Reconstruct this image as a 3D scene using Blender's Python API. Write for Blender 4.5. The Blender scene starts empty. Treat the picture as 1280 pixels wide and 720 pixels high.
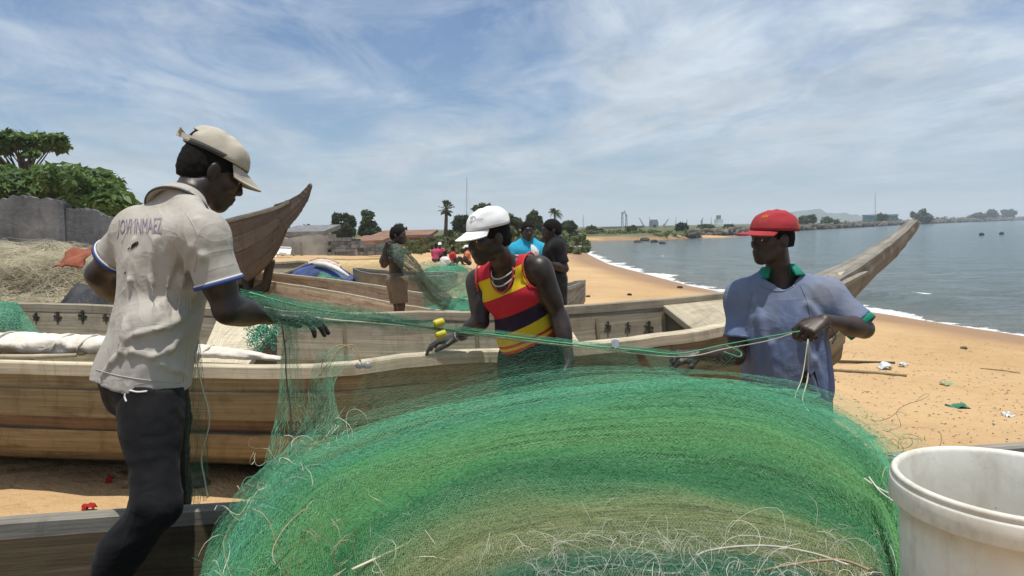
import bpy, bmesh, math, random
import numpy as np
from mathutils import Vector, Matrix
from mathutils.bvhtree import BVHTree

S = bpy.context.scene
COL = S.collection
rnd = random.Random(7)
NR = np.random.RandomState(11)
PI = math.pi

# ------------------------------------------------------------------ camera
CAM_Z = 1.65
F_PX, CX, CY = 853.0, 640.0, 360.0          # photograph pixels (1280 x 720)
PITCH = math.atan(75.0 / F_PX)
ROLL = math.radians(-1.07)
cam_d = bpy.data.cameras.new('camera')
cam_d.sensor_width = 36.0
cam_d.lens = 36.0 * F_PX / 1280.0
cam_d.clip_start = 0.05
cam_d.clip_end = 9000.0
cam = bpy.data.objects.new('camera', cam_d)
COL.objects.link(cam)
CAM_R = Matrix.Rotation(PI / 2 - PITCH, 3, 'X') @ Matrix.Rotation(ROLL, 3, 'Z')
cam.matrix_world = Matrix.Translation((0, 0, CAM_Z)) @ CAM_R.to_4x4()
S.camera = cam

# ------------------------------------------------------------------ sky and sun
SUN_VEC = Vector((0.06, -0.17, 1.0)).normalized()       # towards the sun
SUN_EL = math.asin(SUN_VEC.z)
SUN_AZ = math.atan2(SUN_VEC.x, SUN_VEC.y)
world = bpy.data.worlds.new('World')
S.world = world
world.use_nodes = True
wt = world.node_tree
wn, wl = wt.nodes, wt.links
wn.clear()
w_out = wn.new('ShaderNodeOutputWorld')
w_bg = wn.new('ShaderNodeBackground')
w_bg.inputs['Strength'].default_value = 0.12
sky = wn.new('ShaderNodeTexSky')
sky.sky_type = 'NISHITA'
sky.sun_disc = False
sky.sun_elevation = SUN_EL
sky.sun_rotation = SUN_AZ
sky.air_density = 1.15
sky.dust_density = 0.5
sky.ozone_density = 3.0


def wnode(kind, **kw):
    n = wn.new(kind)
    for k, v in kw.items():
        setattr(n, k, v)
    return n


def wmath(op, a, b=None, c=None):
    n = wnode('ShaderNodeMath', operation=op)
    for i, v in enumerate((a, b, c)):
        if v is None:
            continue
        if isinstance(v, (int, float)):
            n.inputs[i].default_value = v
        else:
            wl.new(v, n.inputs[i])
    return n.outputs[0]


def wramp(src, stops):
    n = wnode('ShaderNodeValToRGB')
    e = n.color_ramp.elements
    while len(e) > 1:
        e.remove(e[-1])
    e[0].position, e[0].color = stops[0][0], (stops[0][1],) * 3 + (1,)
    for p, v in stops[1:]:
        x = e.new(p)
        x.color = (v, v, v, 1)
    wl.new(src, n.inputs[0])
    return n.outputs[0]


w_tc = wnode('ShaderNodeTexCoord')
w_sep = wnode('ShaderNodeSeparateXYZ')
wl.new(w_tc.outputs['Generated'], w_sep.inputs[0])
zz = wmath('ADD', wmath('MAXIMUM', w_sep.outputs['Z'], 0.0), 0.10)
cu = wmath('DIVIDE', w_sep.outputs['X'], zz)
cv = wmath('DIVIDE', w_sep.outputs['Y'], zz)
w_com = wnode('ShaderNodeCombineXYZ')
# cloud deck rolled a little so that its streets run from lower left to upper right
wl.new(wmath('ADD', wmath('MULTIPLY', cu, 0.86), wmath('MULTIPLY', cv, -0.20)), w_com.inputs[0])
wl.new(wmath('ADD', wmath('MULTIPLY', cv, 0.62), wmath('MULTIPLY', cu, 0.40)), w_com.inputs[1])
w_com.inputs[2].default_value = 3.1


def wnoise(scale, detail, rough, dist, off=0.0):
    n = wnode('ShaderNodeTexNoise')
    n.inputs['Scale'].default_value = scale
    n.inputs['Detail'].default_value = detail
    n.inputs['Roughness'].default_value = rough
    n.inputs['Distortion'].default_value = dist
    v = wnode('ShaderNodeVectorMath', operation='ADD')
    wl.new(w_com.outputs[0], v.inputs[0])
    v.inputs[1].default_value = (off, off * 0.7, off * 1.3)
    wl.new(v.outputs[0], n.inputs['Vector'])
    return n.outputs['Fac']


SKY_OFF = 71.4
big = wramp(wnoise(0.50, 5.0, 0.55, 0.5, SKY_OFF), [(0.40, 0), (0.58, 1)])
fine = wramp(wnoise(1.6, 10.0, 0.64, 1.1, SKY_OFF + 2.7), [(0.42, 0), (0.64, 1)])
wisp = wramp(wnoise(4.2, 10.0, 0.70, 0.8, SKY_OFF + 6.7), [(0.40, 0), (0.75, 1)])
mask = wmath('ADD', wmath('MULTIPLY', big, 0.46), wmath('MULTIPLY', fine, 0.34))
mask = wmath('ADD', mask, wmath('MULTIPLY', wmath('MULTIPLY', wisp, wmath('ADD', big, 0.25)), 0.24))
mask = wmath('MINIMUM', wmath('ADD', wmath('MULTIPLY', mask, 1.22), 0.05), 0.96)
# grey bellies in the thicker cloud
belly = wramp(wnoise(2.2, 6.0, 0.6, 0.5, 14.0), [(0.38, 1.0), (0.72, 0.72)])
low = wramp(w_sep.outputs['Z'], [(0.0, 0.74), (0.12, 0.80), (0.40, 1.0)])   # air thickens to the horizon
cloud_c = wnode('ShaderNodeMix', data_type='RGBA')
cloud_c.inputs[0].default_value = 1.0
cl_val = wmath('MULTIPLY', wmath('MULTIPLY', belly, low), 6.7)
cl_rgb = wnode('ShaderNodeCombineColor')
wl.new(wmath('MULTIPLY', cl_val, 0.86), cl_rgb.inputs[0])
wl.new(wmath('MULTIPLY', cl_val, 0.97), cl_rgb.inputs[1])
wl.new(wmath('MULTIPLY', cl_val, 1.08), cl_rgb.inputs[2])
w_mix = wnode('ShaderNodeMix', data_type='RGBA')
wl.new(mask, w_mix.inputs[0])
w_tint = wnode('ShaderNodeMix', data_type='RGBA', blend_type='MULTIPLY')
w_tint.inputs[0].default_value = 1.0
w_tint.inputs[7].default_value = (0.43, 0.56, 0.70, 1)
wl.new(sky.outputs[0], w_tint.inputs[6])
wl.new(w_tint.outputs[2], w_mix.inputs[6])
wl.new(cl_rgb.outputs[0], w_mix.inputs[7])
w_haze = wnode('ShaderNodeMix', data_type='RGBA')
hz = wmath('MULTIPLY', wmath('POWER', 2.718, wmath('MULTIPLY', wmath('MAXIMUM', w_sep.outputs['Z'], 0.0), -15.0)), 0.82)
wl.new(hz, w_haze.inputs[0])
wl.new(w_mix.outputs[2], w_haze.inputs[6])
w_haze.inputs[7].default_value = (2.75, 3.65, 4.55, 1)
wl.new(w_haze.outputs[2], w_bg.inputs['Color'])
wl.new(w_bg.outputs[0], w_out.inputs['Surface'])

sun_d = bpy.data.lights.new('sun', 'SUN')
sun_d.energy = 4.2
sun_d.angle = math.radians(0.6)
sun_d.color = (1.0, 0.955, 0.88)
sun = bpy.data.objects.new('sun', sun_d)
COL.objects.link(sun)
sun.rotation_euler = SUN_VEC.to_track_quat('Z', 'Y').to_euler()
sun.location = (0, 0, 30)

S.view_settings.view_transform = 'Standard'
S.view_settings.look = 'None'
S.view_settings.exposure = 0.22
S.view_settings.gamma = 1.0
S.view_settings.use_curve_mapping = False
S.render.engine = 'CYCLES'
S.cycles.max_bounces = 8
S.cycles.volume_bounces = 1
S.cycles.transparent_max_bounces = 24
S.cycles.use_denoising = True

# ------------------------------------------------------------------ pixel helpers
FWD = CAM_R @ Vector((0, 0, -1))
RGT = CAM_R @ Vector((1, 0, 0))
UPV = CAM_R @ Vector((0, 1, 0))


def ray(x, y):
    return FWD * F_PX + RGT * (x - CX) - UPV * (y - CY)


def P(x, y, Y):
    """photograph pixel -> the world point at world depth Y"""
    d = ray(x, y)
    return Vector((0, 0, CAM_Z)) + d * (Y / d.y)


def PZ(x, y, z):
    """photograph pixel -> the world point at height z"""
    d = ray(x, y)
    return Vector((0, 0, CAM_Z)) + d * ((z - CAM_Z) / d.z)


# ------------------------------------------------------------------ objects
def tag(o, label=None, cat=None, group=None, kind=None):
    if label:
        o['label'] = label
    if cat:
        o['category'] = cat
    if group:
        o['group'] = group
    if kind:
        o['kind'] = kind
    return o


def empty(name, loc=(0, 0, 0), rz=0.0):
    o = bpy.data.objects.new(name, None)
    o.empty_display_size = 0.1
    o.location = loc
    o.rotation_euler = (0, 0, rz)
    COL.objects.link(o)
    return o


def link(name, me, mat=None, parent=None, smooth=False):
    o = bpy.data.objects.new(name, me)
    COL.objects.link(o)
    if mat is not None and len(me.materials) == 0:
        for m in (mat if isinstance(mat, (list, tuple)) else [mat]):
            me.materials.append(m)
    if smooth:
        me.polygons.foreach_set('use_smooth', np.ones(len(me.polygons), dtype=bool))
    if parent is not None:
        o.parent = parent
        if parent.type != 'EMPTY' or parent.location.length > 0 or parent.rotation_euler.z:
            bpy_m = parent_matrix(parent)
            o.matrix_parent_inverse = bpy_m.inverted()
    return o


def parent_matrix(o):
    m = Matrix.Translation(o.location) @ o.rotation_euler.to_matrix().to_4x4()
    m = m @ Matrix.Diagonal(o.scale).to_4x4()
    if o.parent is not None:
        m = parent_matrix(o.parent) @ o.matrix_parent_inverse @ m
    return m


def mesh_np(name, verts, faces, uv=None):
    """verts (n,3); faces (m,3|4) int array or list of lists; uv (n,2) per vertex"""
    me = bpy.data.meshes.new(name)
    verts = np.asarray(verts, dtype=np.float32)
    if isinstance(faces, np.ndarray):
        m, k = faces.shape
        me.vertices.add(len(verts))
        me.vertices.foreach_set('co', verts.ravel())
        me.loops.add(m * k)
        me.loops.foreach_set('vertex_index', faces.astype(np.int32).ravel())
        me.polygons.add(m)
        me.polygons.foreach_set('loop_start', np.arange(0, m * k, k, dtype=np.int32))
        me.update(calc_edges=True)
    else:
        me.from_pydata([tuple(map(float, v)) for v in verts], [], [list(map(int, f)) for f in faces])
        me.update()
    if uv is not None:
        lay = me.uv_layers.new(name='UVMap')
        li = np.empty(len(me.loops), dtype=np.int32)
        me.loops.foreach_get('vertex_index', li)
        lay.data.foreach_set('uv', np.asarray(uv, dtype=np.float32)[li].ravel())
    me.validate()
    return me


def attr(me, name, vals):
    a = me.attributes.new(name, 'FLOAT', 'POINT')
    a.data.foreach_set('value', np.asarray(vals, dtype=np.float32))


class MB:
    """collects simple shapes into ONE mesh"""

    def __init__(self):
        self.v, self.f, self.uv = [], [], []

    def add(self, vs, fs, uvs=None):
        b = len(self.v)
        self.v += [tuple(v) for v in vs]
        self.f += [[i + b for i in f] for f in fs]
        self.uv += list(uvs) if uvs is not None else [(v[0], v[2]) for v in vs]

    def box(self, c, s, rot=None):
        c = Vector(c)
        hx, hy, hz = s[0] / 2, s[1] / 2, s[2] / 2
        vs = [Vector((x, y, z)) for x in (-hx, hx) for y in (-hy, hy) for z in (-hz, hz)]
        uv = [(v.x + v.y, v.z) if s[0] > s[2] else (v.z, v.x + v.y) for v in vs]
        if rot is not None:
            vs = [rot @ v for v in vs]
        self.add([v + c for v in vs], [(0, 1, 3, 2), (4, 6, 7, 5), (0, 4, 5, 1), (2, 3, 7, 6), (0, 2, 6, 4), (1, 5, 7, 3)], uv)

    def tube(self, pts, r, n=6, cap=True):
        pts = [Vector(p) for p in pts]
        m = len(pts)
        rs = r if isinstance(r, (list, tuple, np.ndarray)) else [r] * m
        up = Vector((0, 0, 1))
        vs, uvs, L = [], [], 0.0
        t0 = (pts[1] - pts[0]).normalized()
        a = t0.cross(up)
        if a.length < 1e-3:
            a = t0.cross(Vector((1, 0, 0)))
        a.normalize()
        for i in range(m):
            t = (pts[min(i + 1, m - 1)] - pts[max(i - 1, 0)])
            t = t.normalized() if t.length > 1e-9 else t0
            a = (a - t * a.dot(t))
            a = a.normalized() if a.length > 1e-6 else t.orthogonal().normalized()
            b = t.cross(a)
            if i:
                L += (pts[i] - pts[i - 1]).length
            for k in range(n):
                th = 2 * PI * k / n
                vs.append(pts[i] + (a * math.cos(th) + b * math.sin(th)) * rs[i])
                uvs.append((L, k / n * 2 * PI * rs[i]))
        fs = []
        for i in range(m - 1):
            for k in range(n):
                k2 = (k + 1) % n
                fs.append((i * n + k, i * n + k2, (i + 1) * n + k2, (i + 1) * n + k))
        if cap:
            fs.append(tuple(range(n - 1, -1, -1)))
            fs.append(tuple((m - 1) * n + k for k in range(n)))
        self.add(vs, fs, uvs)

    def build(self, name, mat=None, parent=None, smooth=False):
        me = mesh_np(name, self.v, self.f, self.uv)
        return link(name, me, mat, parent, smooth)


def catmull(pts, n):
    """n samples on a Catmull-Rom curve through pts"""
    p = np.array([list(q) for q in pts], dtype=float)
    k = len(p)
    ext = np.vstack([2 * p[0] - p[1], p, 2 * p[-1] - p[-2]])
    t = np.linspace(0, k - 1 - 1e-9, n)
    i = np.floor(t).astype(int)
    u = (t - i)[:, None]
    a, b, c, d = ext[i], ext[i + 1], ext[i + 2], ext[i + 3]
    return 0.5 * (2 * b + (c - a) * u + (2 * a - 5 * b + 4 * c - d) * u ** 2 + (3 * b - a - 3 * c + d) * u ** 3)


def vnoise(p, seed=0):
    """value noise, p (n,3) -> (n,) in [-1,1]"""
    p = np.asarray(p, dtype=np.float64)
    i = np.floor(p).astype(np.int64)
    f = p - i
    f = f * f * (3 - 2 * f)

    def h(ix, iy, iz):
        n = (ix * 374761393 + iy * 668265263 + iz * 2147483647 + seed * 1274126177) & 0xFFFFFFFF
        n = ((n ^ (n >> 13)) * 1274126177) & 0xFFFFFFFF
        n = n ^ (n >> 16)
        return (n & 0xFFFF) / 32767.5 - 1.0
    out = 0
    for dx in (0, 1):
        wx = f[..., 0] if dx else 1 - f[..., 0]
        for dy in (0, 1):
            wy = f[..., 1] if dy else 1 - f[..., 1]
            for dz in (0, 1):
                wz = f[..., 2] if dz else 1 - f[..., 2]
                out = out + wx * wy * wz * h(i[..., 0] + dx, i[..., 1] + dy, i[..., 2] + dz)
    return out


def fbm(p, oct=4, seed=0):
    p = np.asarray(p, dtype=np.float64)
    s, a, out = 1.0, 0.5, 0
    for k in range(oct):
        out = out + a * vnoise(p * s, seed + k)
        s *= 2.03
        a *= 0.5
    return out
# ------------------------------------------------------------------ materials
class NT:
    def __init__(self, name):
        self.m = bpy.data.materials.new(name)
        self.m.use_nodes = True
        self.t = self.m.node_tree
        self.n, self.l = self.t.nodes, self.t.links
        self.b = self.n['Principled BSDF']
        self.out = self.n['Material Output']

    def node(self, kind, ins=None, **kw):
        n = self.n.new(kind)
        for k, v in kw.items():
            setattr(n, k, v)
        for k, v in (ins or {}).items():
            self.put(n.inputs[k], v)
        return n

    def put(self, sock, v):
        if isinstance(v, bpy.types.NodeSocket):
            self.l.new(v, sock)
        elif isinstance(v, (tuple, list)) and len(v) == 3 and sock.type == 'RGBA':
            sock.default_value = (*v, 1)
        else:
            sock.default_value = v

    def coord(self, kind='Object', scale=(1, 1, 1), off=None):
        tc = self.node('ShaderNodeTexCoord')
        mp = self.node('ShaderNodeMapping', {'Vector': tc.outputs[kind], 'Scale': scale})
        if off is not None:
            self.l.new(off, mp.inputs['Location'])
        return mp.outputs[0]

    def rand(self, mul=37.0):
        oi = self.node('ShaderNodeObjectInfo')
        c = self.node('ShaderNodeCombineXYZ')
        m = self.math('MULTIPLY', oi.outputs['Random'], mul)
        for i in range(3):
            self.l.new(m, c.inputs[i])
        return c.outputs[0], oi.outputs['Random']

    def noise(self, vec, scale, detail=5.0, rough=0.55, dist=0.0):
        return self.node('ShaderNodeTexNoise', {'Vector': vec, 'Scale': scale, 'Detail': detail, 'Roughness': rough, 'Distortion': dist}).outputs['Fac']

    def math(self, op, a, b=0.0, c=0.0):
        n = self.node('ShaderNodeMath', operation=op)
        for i, v in enumerate((a, b, c)):
            self.put(n.inputs[i], v)
        return n.outputs[0]

    def ramp(self, fac, stops, interp='LINEAR'):
        n = self.node('ShaderNodeValToRGB', {'Fac': fac})
        n.color_ramp.interpolation = interp
        e = n.color_ramp.elements
        while len(e) > 1:
            e.remove(e[-1])

        def col(c):
            return (c, c, c, 1) if isinstance(c, (int, float)) else (*c, 1)
        e[0].position, e[0].color = stops[0][0], col(stops[0][1])
        for p, c in stops[1:]:
            e.new(p).color = col(c)
        return n.outputs[0]

    def mix(self, fac, a, b, blend='MIX'):
        n = self.node('ShaderNodeMix', data_type='RGBA', blend_type=blend)
        self.put(n.inputs[0], fac)
        self.put(n.inputs[6], a)
        self.put(n.inputs[7], b)
        return n.outputs[2]

    def attr(self, name):
        return self.node('ShaderNodeAttribute', attribute_name=name).outputs['Fac']

    def bump(self, h, strength=0.3, dist=0.01, prev=None):
        n = self.node('ShaderNodeBump', {'Height': h, 'Strength': strength, 'Distance': dist})
        if prev is not None:
            self.l.new(prev, n.inputs['Normal'])
        return n.outputs[0]

    def done(self, color=None, rough=0.7, spec=0.3, normal=None, **kw):
        if color is not None:
            self.put(self.b.inputs['Base Color'], color)
        self.put(self.b.inputs['Roughness'], rough)
        self.put(self.b.inputs['Specular IOR Level'], spec)
        if normal is not None:
            self.l.new(normal, self.b.inputs['Normal'])
        for k, v in kw.items():
            self.put(self.b.inputs[k], v)
        return self.m


M = {}


def plain(name, col, rough=0.7, spec=0.3, var=0.18, scale=8.0, bump=0.15, bdist=0.004, coord='Object', **kw):
    """a surface of one colour with uneven tone, dirt and a fine relief"""
    n = NT(name)
    r, _ = n.rand()
    v = n.coord(coord, (1, 1, 1), r)
    a = n.noise(v, scale, 6, 0.6)
    b = n.noise(v, scale * 7, 4, 0.6)
    dark = tuple(c * (1 - var * 1.6) for c in col)
    lite = tuple(min(1, c * (1 + var)) for c in col)
    c = n.ramp(a, [(0.3, dark), (0.7, lite)])
    M[name] = n.done(c, rough, spec, n.bump(b, bump, bdist), **kw)
    return M[name]


def wood(name, c1, c2, c3, dark=(0.05, 0.035, 0.025), rough=0.8, streak=0.35, grain=70.0, moss=None):
    """weathered boards, grain along U (metres)"""
    n = NT(name)
    r, rv = n.rand(53.0)
    v = n.coord('UV', (1.6, grain, 1), r)
    v2 = n.coord('UV', (2.4, 11.0, 1), r)
    v3 = n.coord('UV', (1.2, 2.4, 1), r)
    g = n.noise(v, 1.0, 7, 0.62, 0.4)
    s = n.noise(v2, 1.0, 6, 0.6, 0.8)
    st = n.noise(v3, 1.6, 6, 0.62, 0.5)
    c = n.ramp(g, [(0.25, c1), (0.52, c2), (0.78, c3)])
    c = n.mix(n.ramp(s, [(0.52, 0.0), (0.72, streak)]), c, dark)
    c = n.mix(n.ramp(st, [(0.55, 0.0), (0.75, 0.45)]), c, tuple(x * 0.45 for x in c1))
    dr = n.noise(n.coord('UV', (7.0, 2.2, 1), r), 1.0, 7, 0.68, 1.4)
    c = n.mix(n.ramp(dr, [(0.5, 0.0), (0.72, 0.5)]), c, tuple(x * 0.5 for x in c1))
    if moss:
        c = n.mix(n.ramp(n.noise(v3, 3.0, 5, 0.6), [(0.5, 0.0), (0.7, 0.6)]), c, moss)
    hv = n.node('ShaderNodeHueSaturation', {'Value': n.math('ADD', n.math('MULTIPLY', rv, 0.3), 0.85), 'Color': c})
    h = n.math('ADD', n.math('MULTIPLY', g, 0.6), n.math('MULTIPLY', s, 0.8))
    M[name] = n.done(hv.outputs[0], rough, 0.2, n.bump(h, 0.55, 0.006))
    return M[name]


wood('wood_grey', (0.20, 0.17, 0.12), (0.33, 0.28, 0.20), (0.46, 0.40, 0.30))
wood('wood_pale', (0.30, 0.26, 0.185), (0.45, 0.39, 0.28), (0.58, 0.51, 0.38), streak=0.25)
wood('wood_brown', (0.15, 0.12, 0.068), (0.245, 0.20, 0.118), (0.335, 0.28, 0.17), streak=0.5)
wood('wood_log', (0.15, 0.12, 0.075), (0.25, 0.205, 0.13), (0.34, 0.285, 0.19), streak=0.6, grain=40)
wood('wood_dark', (0.045, 0.034, 0.02), (0.085, 0.062, 0.036), (0.13, 0.10, 0.06), streak=0.5, moss=(0.10, 0.095, 0.045))
wood('wood_red', (0.10, 0.064, 0.040), (0.155, 0.105, 0.066), (0.21, 0.15, 0.095), streak=0.5)
wood('wood_tan', (0.40, 0.30, 0.21), (0.52, 0.41, 0.30), (0.62, 0.51, 0.39), dark=(0.13, 0.07, 0.04), streak=0.75, grain=34)
wood('wood_yellow', (0.34, 0.25, 0.12), (0.48, 0.36, 0.18), (0.56, 0.45, 0.26), streak=0.3)
wood('wood_bare', (0.16, 0.145, 0.12), (0.27, 0.25, 0.21), (0.36, 0.33, 0.28), streak=0.5)
wood('wood_prow', (0.065, 0.055, 0.047), (0.12, 0.10, 0.085), (0.19, 0.165, 0.145), dark=(0.15, 0.075, 0.045), streak=0.25)
wood('wood_black', (0.02, 0.017, 0.013), (0.04, 0.033, 0.026), (0.07, 0.06, 0.05))

plain('skin', (0.031, 0.0205, 0.0165), 0.42, 0.42, 0.35, 22, 0.35, 0.002)
plain('skin_brown', (0.046, 0.031, 0.025), 0.47, 0.38, 0.25, 14, 0.25, 0.0015)
plain('skin_warm', (0.105, 0.066, 0.048), 0.45, 0.45, 0.25, 14, 0.25, 0.0015)
plain('nail', (0.17, 0.11, 0.09), 0.35, 0.5, 0.1, 14, 0.05, 0.001)
plain('hair', (0.010, 0.009, 0.008), 0.85, 0.15, 0.3, 160, 0.9, 0.004)
plain('eye_white', (0.55, 0.50, 0.42), 0.2, 0.5, 0.1, 30, 0.0)
plain('eye_dark', (0.012, 0.009, 0.008), 0.15, 0.5, 0.1, 30, 0.0)


def cloth(name, col, weave=900.0, dirt=None, dirt_amt=0.35, var=0.1, rough=0.9, fold=0.25, fade=None):
    n = NT(name)
    r, _ = n.rand()
    v = n.coord('Object', (1, 1, 1), r)
    vs = n.coord('Object', (1, 1, 0.45), r)
    a = n.noise(v, 5.0, 5, 0.6)
    d = n.noise(v, 9.0, 7, 0.65, 0.4)
    c = n.ramp(a, [(0.3, tuple(x * (1 - var * 1.5) for x in col)), (0.7, tuple(min(1, x * (1 + var)) for x in col))])
    if fade:
        c = n.mix(n.ramp(n.noise(v, 3.2, 4, 0.55), [(0.42, 0.0), (0.66, 0.85)]), c, fade)
    if dirt:
        c = n.mix(n.ramp(d, [(0.5, 0.0), (0.72, dirt_amt)]), c, dirt)
    w = n.noise(v, weave, 2, 0.5)
    f = n.noise(vs, 24.0, 3, 0.5, 0.6)
    cr = n.math('ABSOLUTE', n.math('SUBTRACT', n.noise(n.coord('Object', (1.0, 1.0, 0.55), r), 6.5, 2.5, 0.45, 1.6), 0.5))
    cr = n.ramp(cr, [(0.0, 1.0), (0.04, 0.62), (0.10, 0.25), (0.2, 0.0)])
    cr2 = n.math('ABSOLUTE', n.math('SUBTRACT', n.noise(n.coord('Object', (0.6, 0.6, 1.3), r), 8.0, 2.0, 0.45, 1.2), 0.5))
    cr2 = n.ramp(cr2, [(0.0, 1.0), (0.04, 0.6), (0.16, 0.0)])
    b = n.bump(w, 0.25, 0.0008)
    b = n.bump(f, fold, 0.006, b)
    b = n.bump(n.math('ADD', cr, n.math('MULTIPLY', cr2, 0.6)), min(1.0, fold * 1.3), 0.0045, b)
    n.put(n.b.inputs['Sheen Weight'], 0.03)
    M[name] = n.done(c, rough, 0.15, b)
    return M[name]


cloth('shirt_grey', (0.40, 0.375, 0.33), dirt=(0.25, 0.22, 0.18), dirt_amt=0.5, fold=0.3)
cloth('shirt_blue', (0.125, 0.165, 0.285), dirt=(0.16, 0.155, 0.15), dirt_amt=0.55, fade=(0.185, 0.205, 0.245))
cloth('collar_green', (0.015, 0.19, 0.125), fold=0.1)
cloth('trouser_black', (0.0075, 0.0075, 0.0085), dirt=(0.022, 0.021, 0.02), dirt_amt=0.4, rough=0.8)
cloth('shorts_dark', (0.026, 0.030, 0.028), dirt=(0.10, 0.10, 0.085), dirt_amt=0.55)
cloth('shorts_khaki', (0.17, 0.13, 0.09), dirt=(0.08, 0.06, 0.045))
cloth('shirt_black', (0.012, 0.012, 0.014))
cloth('shirt_cyan', (0.03, 0.32, 0.50))
cloth('shirt_white', (0.62, 0.62, 0.62))
cloth('shirt_red', (0.42, 0.03, 0.035))
cloth('shirt_pink', (0.40, 0.06, 0.12))
cloth('shirt_orange', (0.52, 0.17, 0.08))
cloth('cap_white', (0.72, 0.72, 0.71), dirt=(0.45, 0.43, 0.40), fold=0.12, dirt_amt=0.3)
cloth('cap_red', (0.33, 0.035, 0.042), dirt=(0.17, 0.04, 0.035), fold=0.22, dirt_amt=0.6)
cloth('cap_beige', (0.42, 0.385, 0.315), dirt=(0.25, 0.22, 0.17), fold=0.15)
cloth('cap_lining', (0.06, 0.06, 0.058), fold=0.1)
cloth('trim_navy', (0.045, 0.07, 0.20), fold=0.05)
cloth('trim_white', (0.6, 0.6, 0.6), fold=0.05)
cloth('print_purple', (0.20, 0.17, 0.27), fold=0.05, var=0.5, dirt=(0.36, 0.33, 0.31), dirt_amt=0.9)
cloth('print_grey', (0.30, 0.30, 0.33), fold=0.05)
cloth('print_gold', (0.50, 0.20, 0.03), fold=0.05)
cloth('canvas', (0.66, 0.60, 0.52), dirt=(0.38, 0.31, 0.23), fold=0.5, dirt_amt=0.5)
cloth('rag_red', (0.33, 0.02, 0.015))
cloth('rag_orange', (0.26, 0.085, 0.05), dirt=(0.13, 0.05, 0.035), dirt_amt=0.7)
plain('hole', (0.03, 0.026, 0.022), 0.9, 0.1)

# striped vest: bands along the attribute "v" (0 hem .. 1 neckline)
n = NT('vest')
v = n.coord('Object')
band = n.math('ADD', n.attr('v'), n.math('MULTIPLY', n.math('SUBTRACT', n.noise(v, 9, 3, 0.5), 0.5), 0.012))
c = n.ramp(band, [(0.0, (0.42, 0.03, 0.035)), (0.045, (0.58, 0.40, 0.012)), (0.085, (0.42, 0.03, 0.035)), (0.12, (0.54, 0.39, 0.014)), (0.27, (0.022, 0.012, 0.028)), (0.47, (0.40, 0.018, 0.032)), (0.745, (0.58, 0.42, 0.012)), (1.03, (0.40, 0.018, 0.032))], 'CONSTANT')
c = n.mix(n.ramp(n.noise(v, 12, 5, 0.6), [(0.5, 0.0), (0.75, 0.25)]), c, (0.15, 0.11, 0.05))
b = n.bump(n.noise(n.coord('Object', (1, 1, 0.5)), 22, 3, 0.5, 0.5), 0.3, 0.006)
M['vest'] = n.done(c, 0.8, 0.2, b)
plain('vest_piping', (0.52, 0.06, 0.05), 0.8, 0.2, 0.1)

# nets and cords
def twine(name, col, var=0.35, rough=0.55, trans=0.25):
    n = NT(name)
    v = n.coord('Object')
    a = n.noise(v, 2.6, 5, 0.6)
    c = n.ramp(a, [(0.3, tuple(x * (1 - var) for x in col)), (0.7, tuple(min(1, x * (1 + var)) for x in col))])
    n.put(n.b.inputs['Transmission Weight'], 0.0)
    m = n.done(c, rough, 0.4)
    if trans:
        tr = n.node('ShaderNodeBsdfTranslucent', {'Color': c})
        mx = n.node('ShaderNodeMixShader', {0: trans})
        n.l.new(n.b.outputs[0], mx.inputs[1])
        n.l.new(tr.outputs[0], mx.inputs[2])
        n.l.new(mx.outputs[0], n.out.inputs[0])
    M[name] = m
    return m


twine('net_green', (0.060, 0.34, 0.155))
twine('net_teal', (0.11, 0.36, 0.225))
twine('net_grey', (0.16, 0.22, 0.17))
twine('net_olive', (0.34, 0.36, 0.19))
twine('net_dark', (0.06, 0.20, 0.12))
twine('net_beige', (0.48, 0.43, 0.30))
twine('cord_pale', (0.62, 0.60, 0.44))
twine('cord_cream', (0.60, 0.58, 0.49))
twine('cord_tan', (0.42, 0.32, 0.19))
twine('cord_dark', (0.05, 0.055, 0.04), trans=0)
twine('cord_green', (0.12, 0.42, 0.22))
plain('float_yellow', (0.50, 0.42, 0.03), 0.5, 0.4)
plain('float_clear', (0.5, 0.5, 0.48), 0.25, 0.5, **{'Transmission Weight': 0.6})
plain('necklace', (0.45, 0.44, 0.40), 0.3, 0.5)

# dense folded netting: banded along V (0 front .. 1 ridge) with a knotted mesh relief
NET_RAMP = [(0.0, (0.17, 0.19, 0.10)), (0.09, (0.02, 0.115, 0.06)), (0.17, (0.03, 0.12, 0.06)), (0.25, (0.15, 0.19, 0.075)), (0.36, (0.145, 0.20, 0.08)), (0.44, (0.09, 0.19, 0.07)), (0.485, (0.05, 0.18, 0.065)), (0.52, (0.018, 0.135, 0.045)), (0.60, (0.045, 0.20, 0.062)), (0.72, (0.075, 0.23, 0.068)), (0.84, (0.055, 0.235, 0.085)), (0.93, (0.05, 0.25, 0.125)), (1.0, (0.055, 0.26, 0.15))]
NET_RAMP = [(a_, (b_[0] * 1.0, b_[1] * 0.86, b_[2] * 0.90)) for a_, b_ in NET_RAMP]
n = NT('net_mass')
uv = n.coord('UV')
sep = n.node('ShaderNodeSeparateXYZ', {0: uv})
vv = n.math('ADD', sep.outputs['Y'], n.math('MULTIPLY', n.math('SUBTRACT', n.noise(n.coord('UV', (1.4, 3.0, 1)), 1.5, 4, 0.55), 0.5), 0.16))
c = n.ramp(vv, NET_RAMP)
st = n.noise(n.coord('UV', (2.2, 110.0, 1)), 1.0, 6, 0.62, 0.7)
c = n.mix(n.ramp(st, [(0.36, 0.5), (0.54, 0.0)]), c, (0.004, 0.045, 0.022))
c = n.mix(n.ramp(st, [(0.58, 0.0), (0.8, 0.32)]), c, (0.17, 0.36, 0.20))
vo = n.node('ShaderNodeTexVoronoi', {'Vector': n.coord('UV', (130.0, 240.0, 1)), 'Scale': 1.0, 'Randomness': 0.8}, feature='DISTANCE_TO_EDGE')
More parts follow.
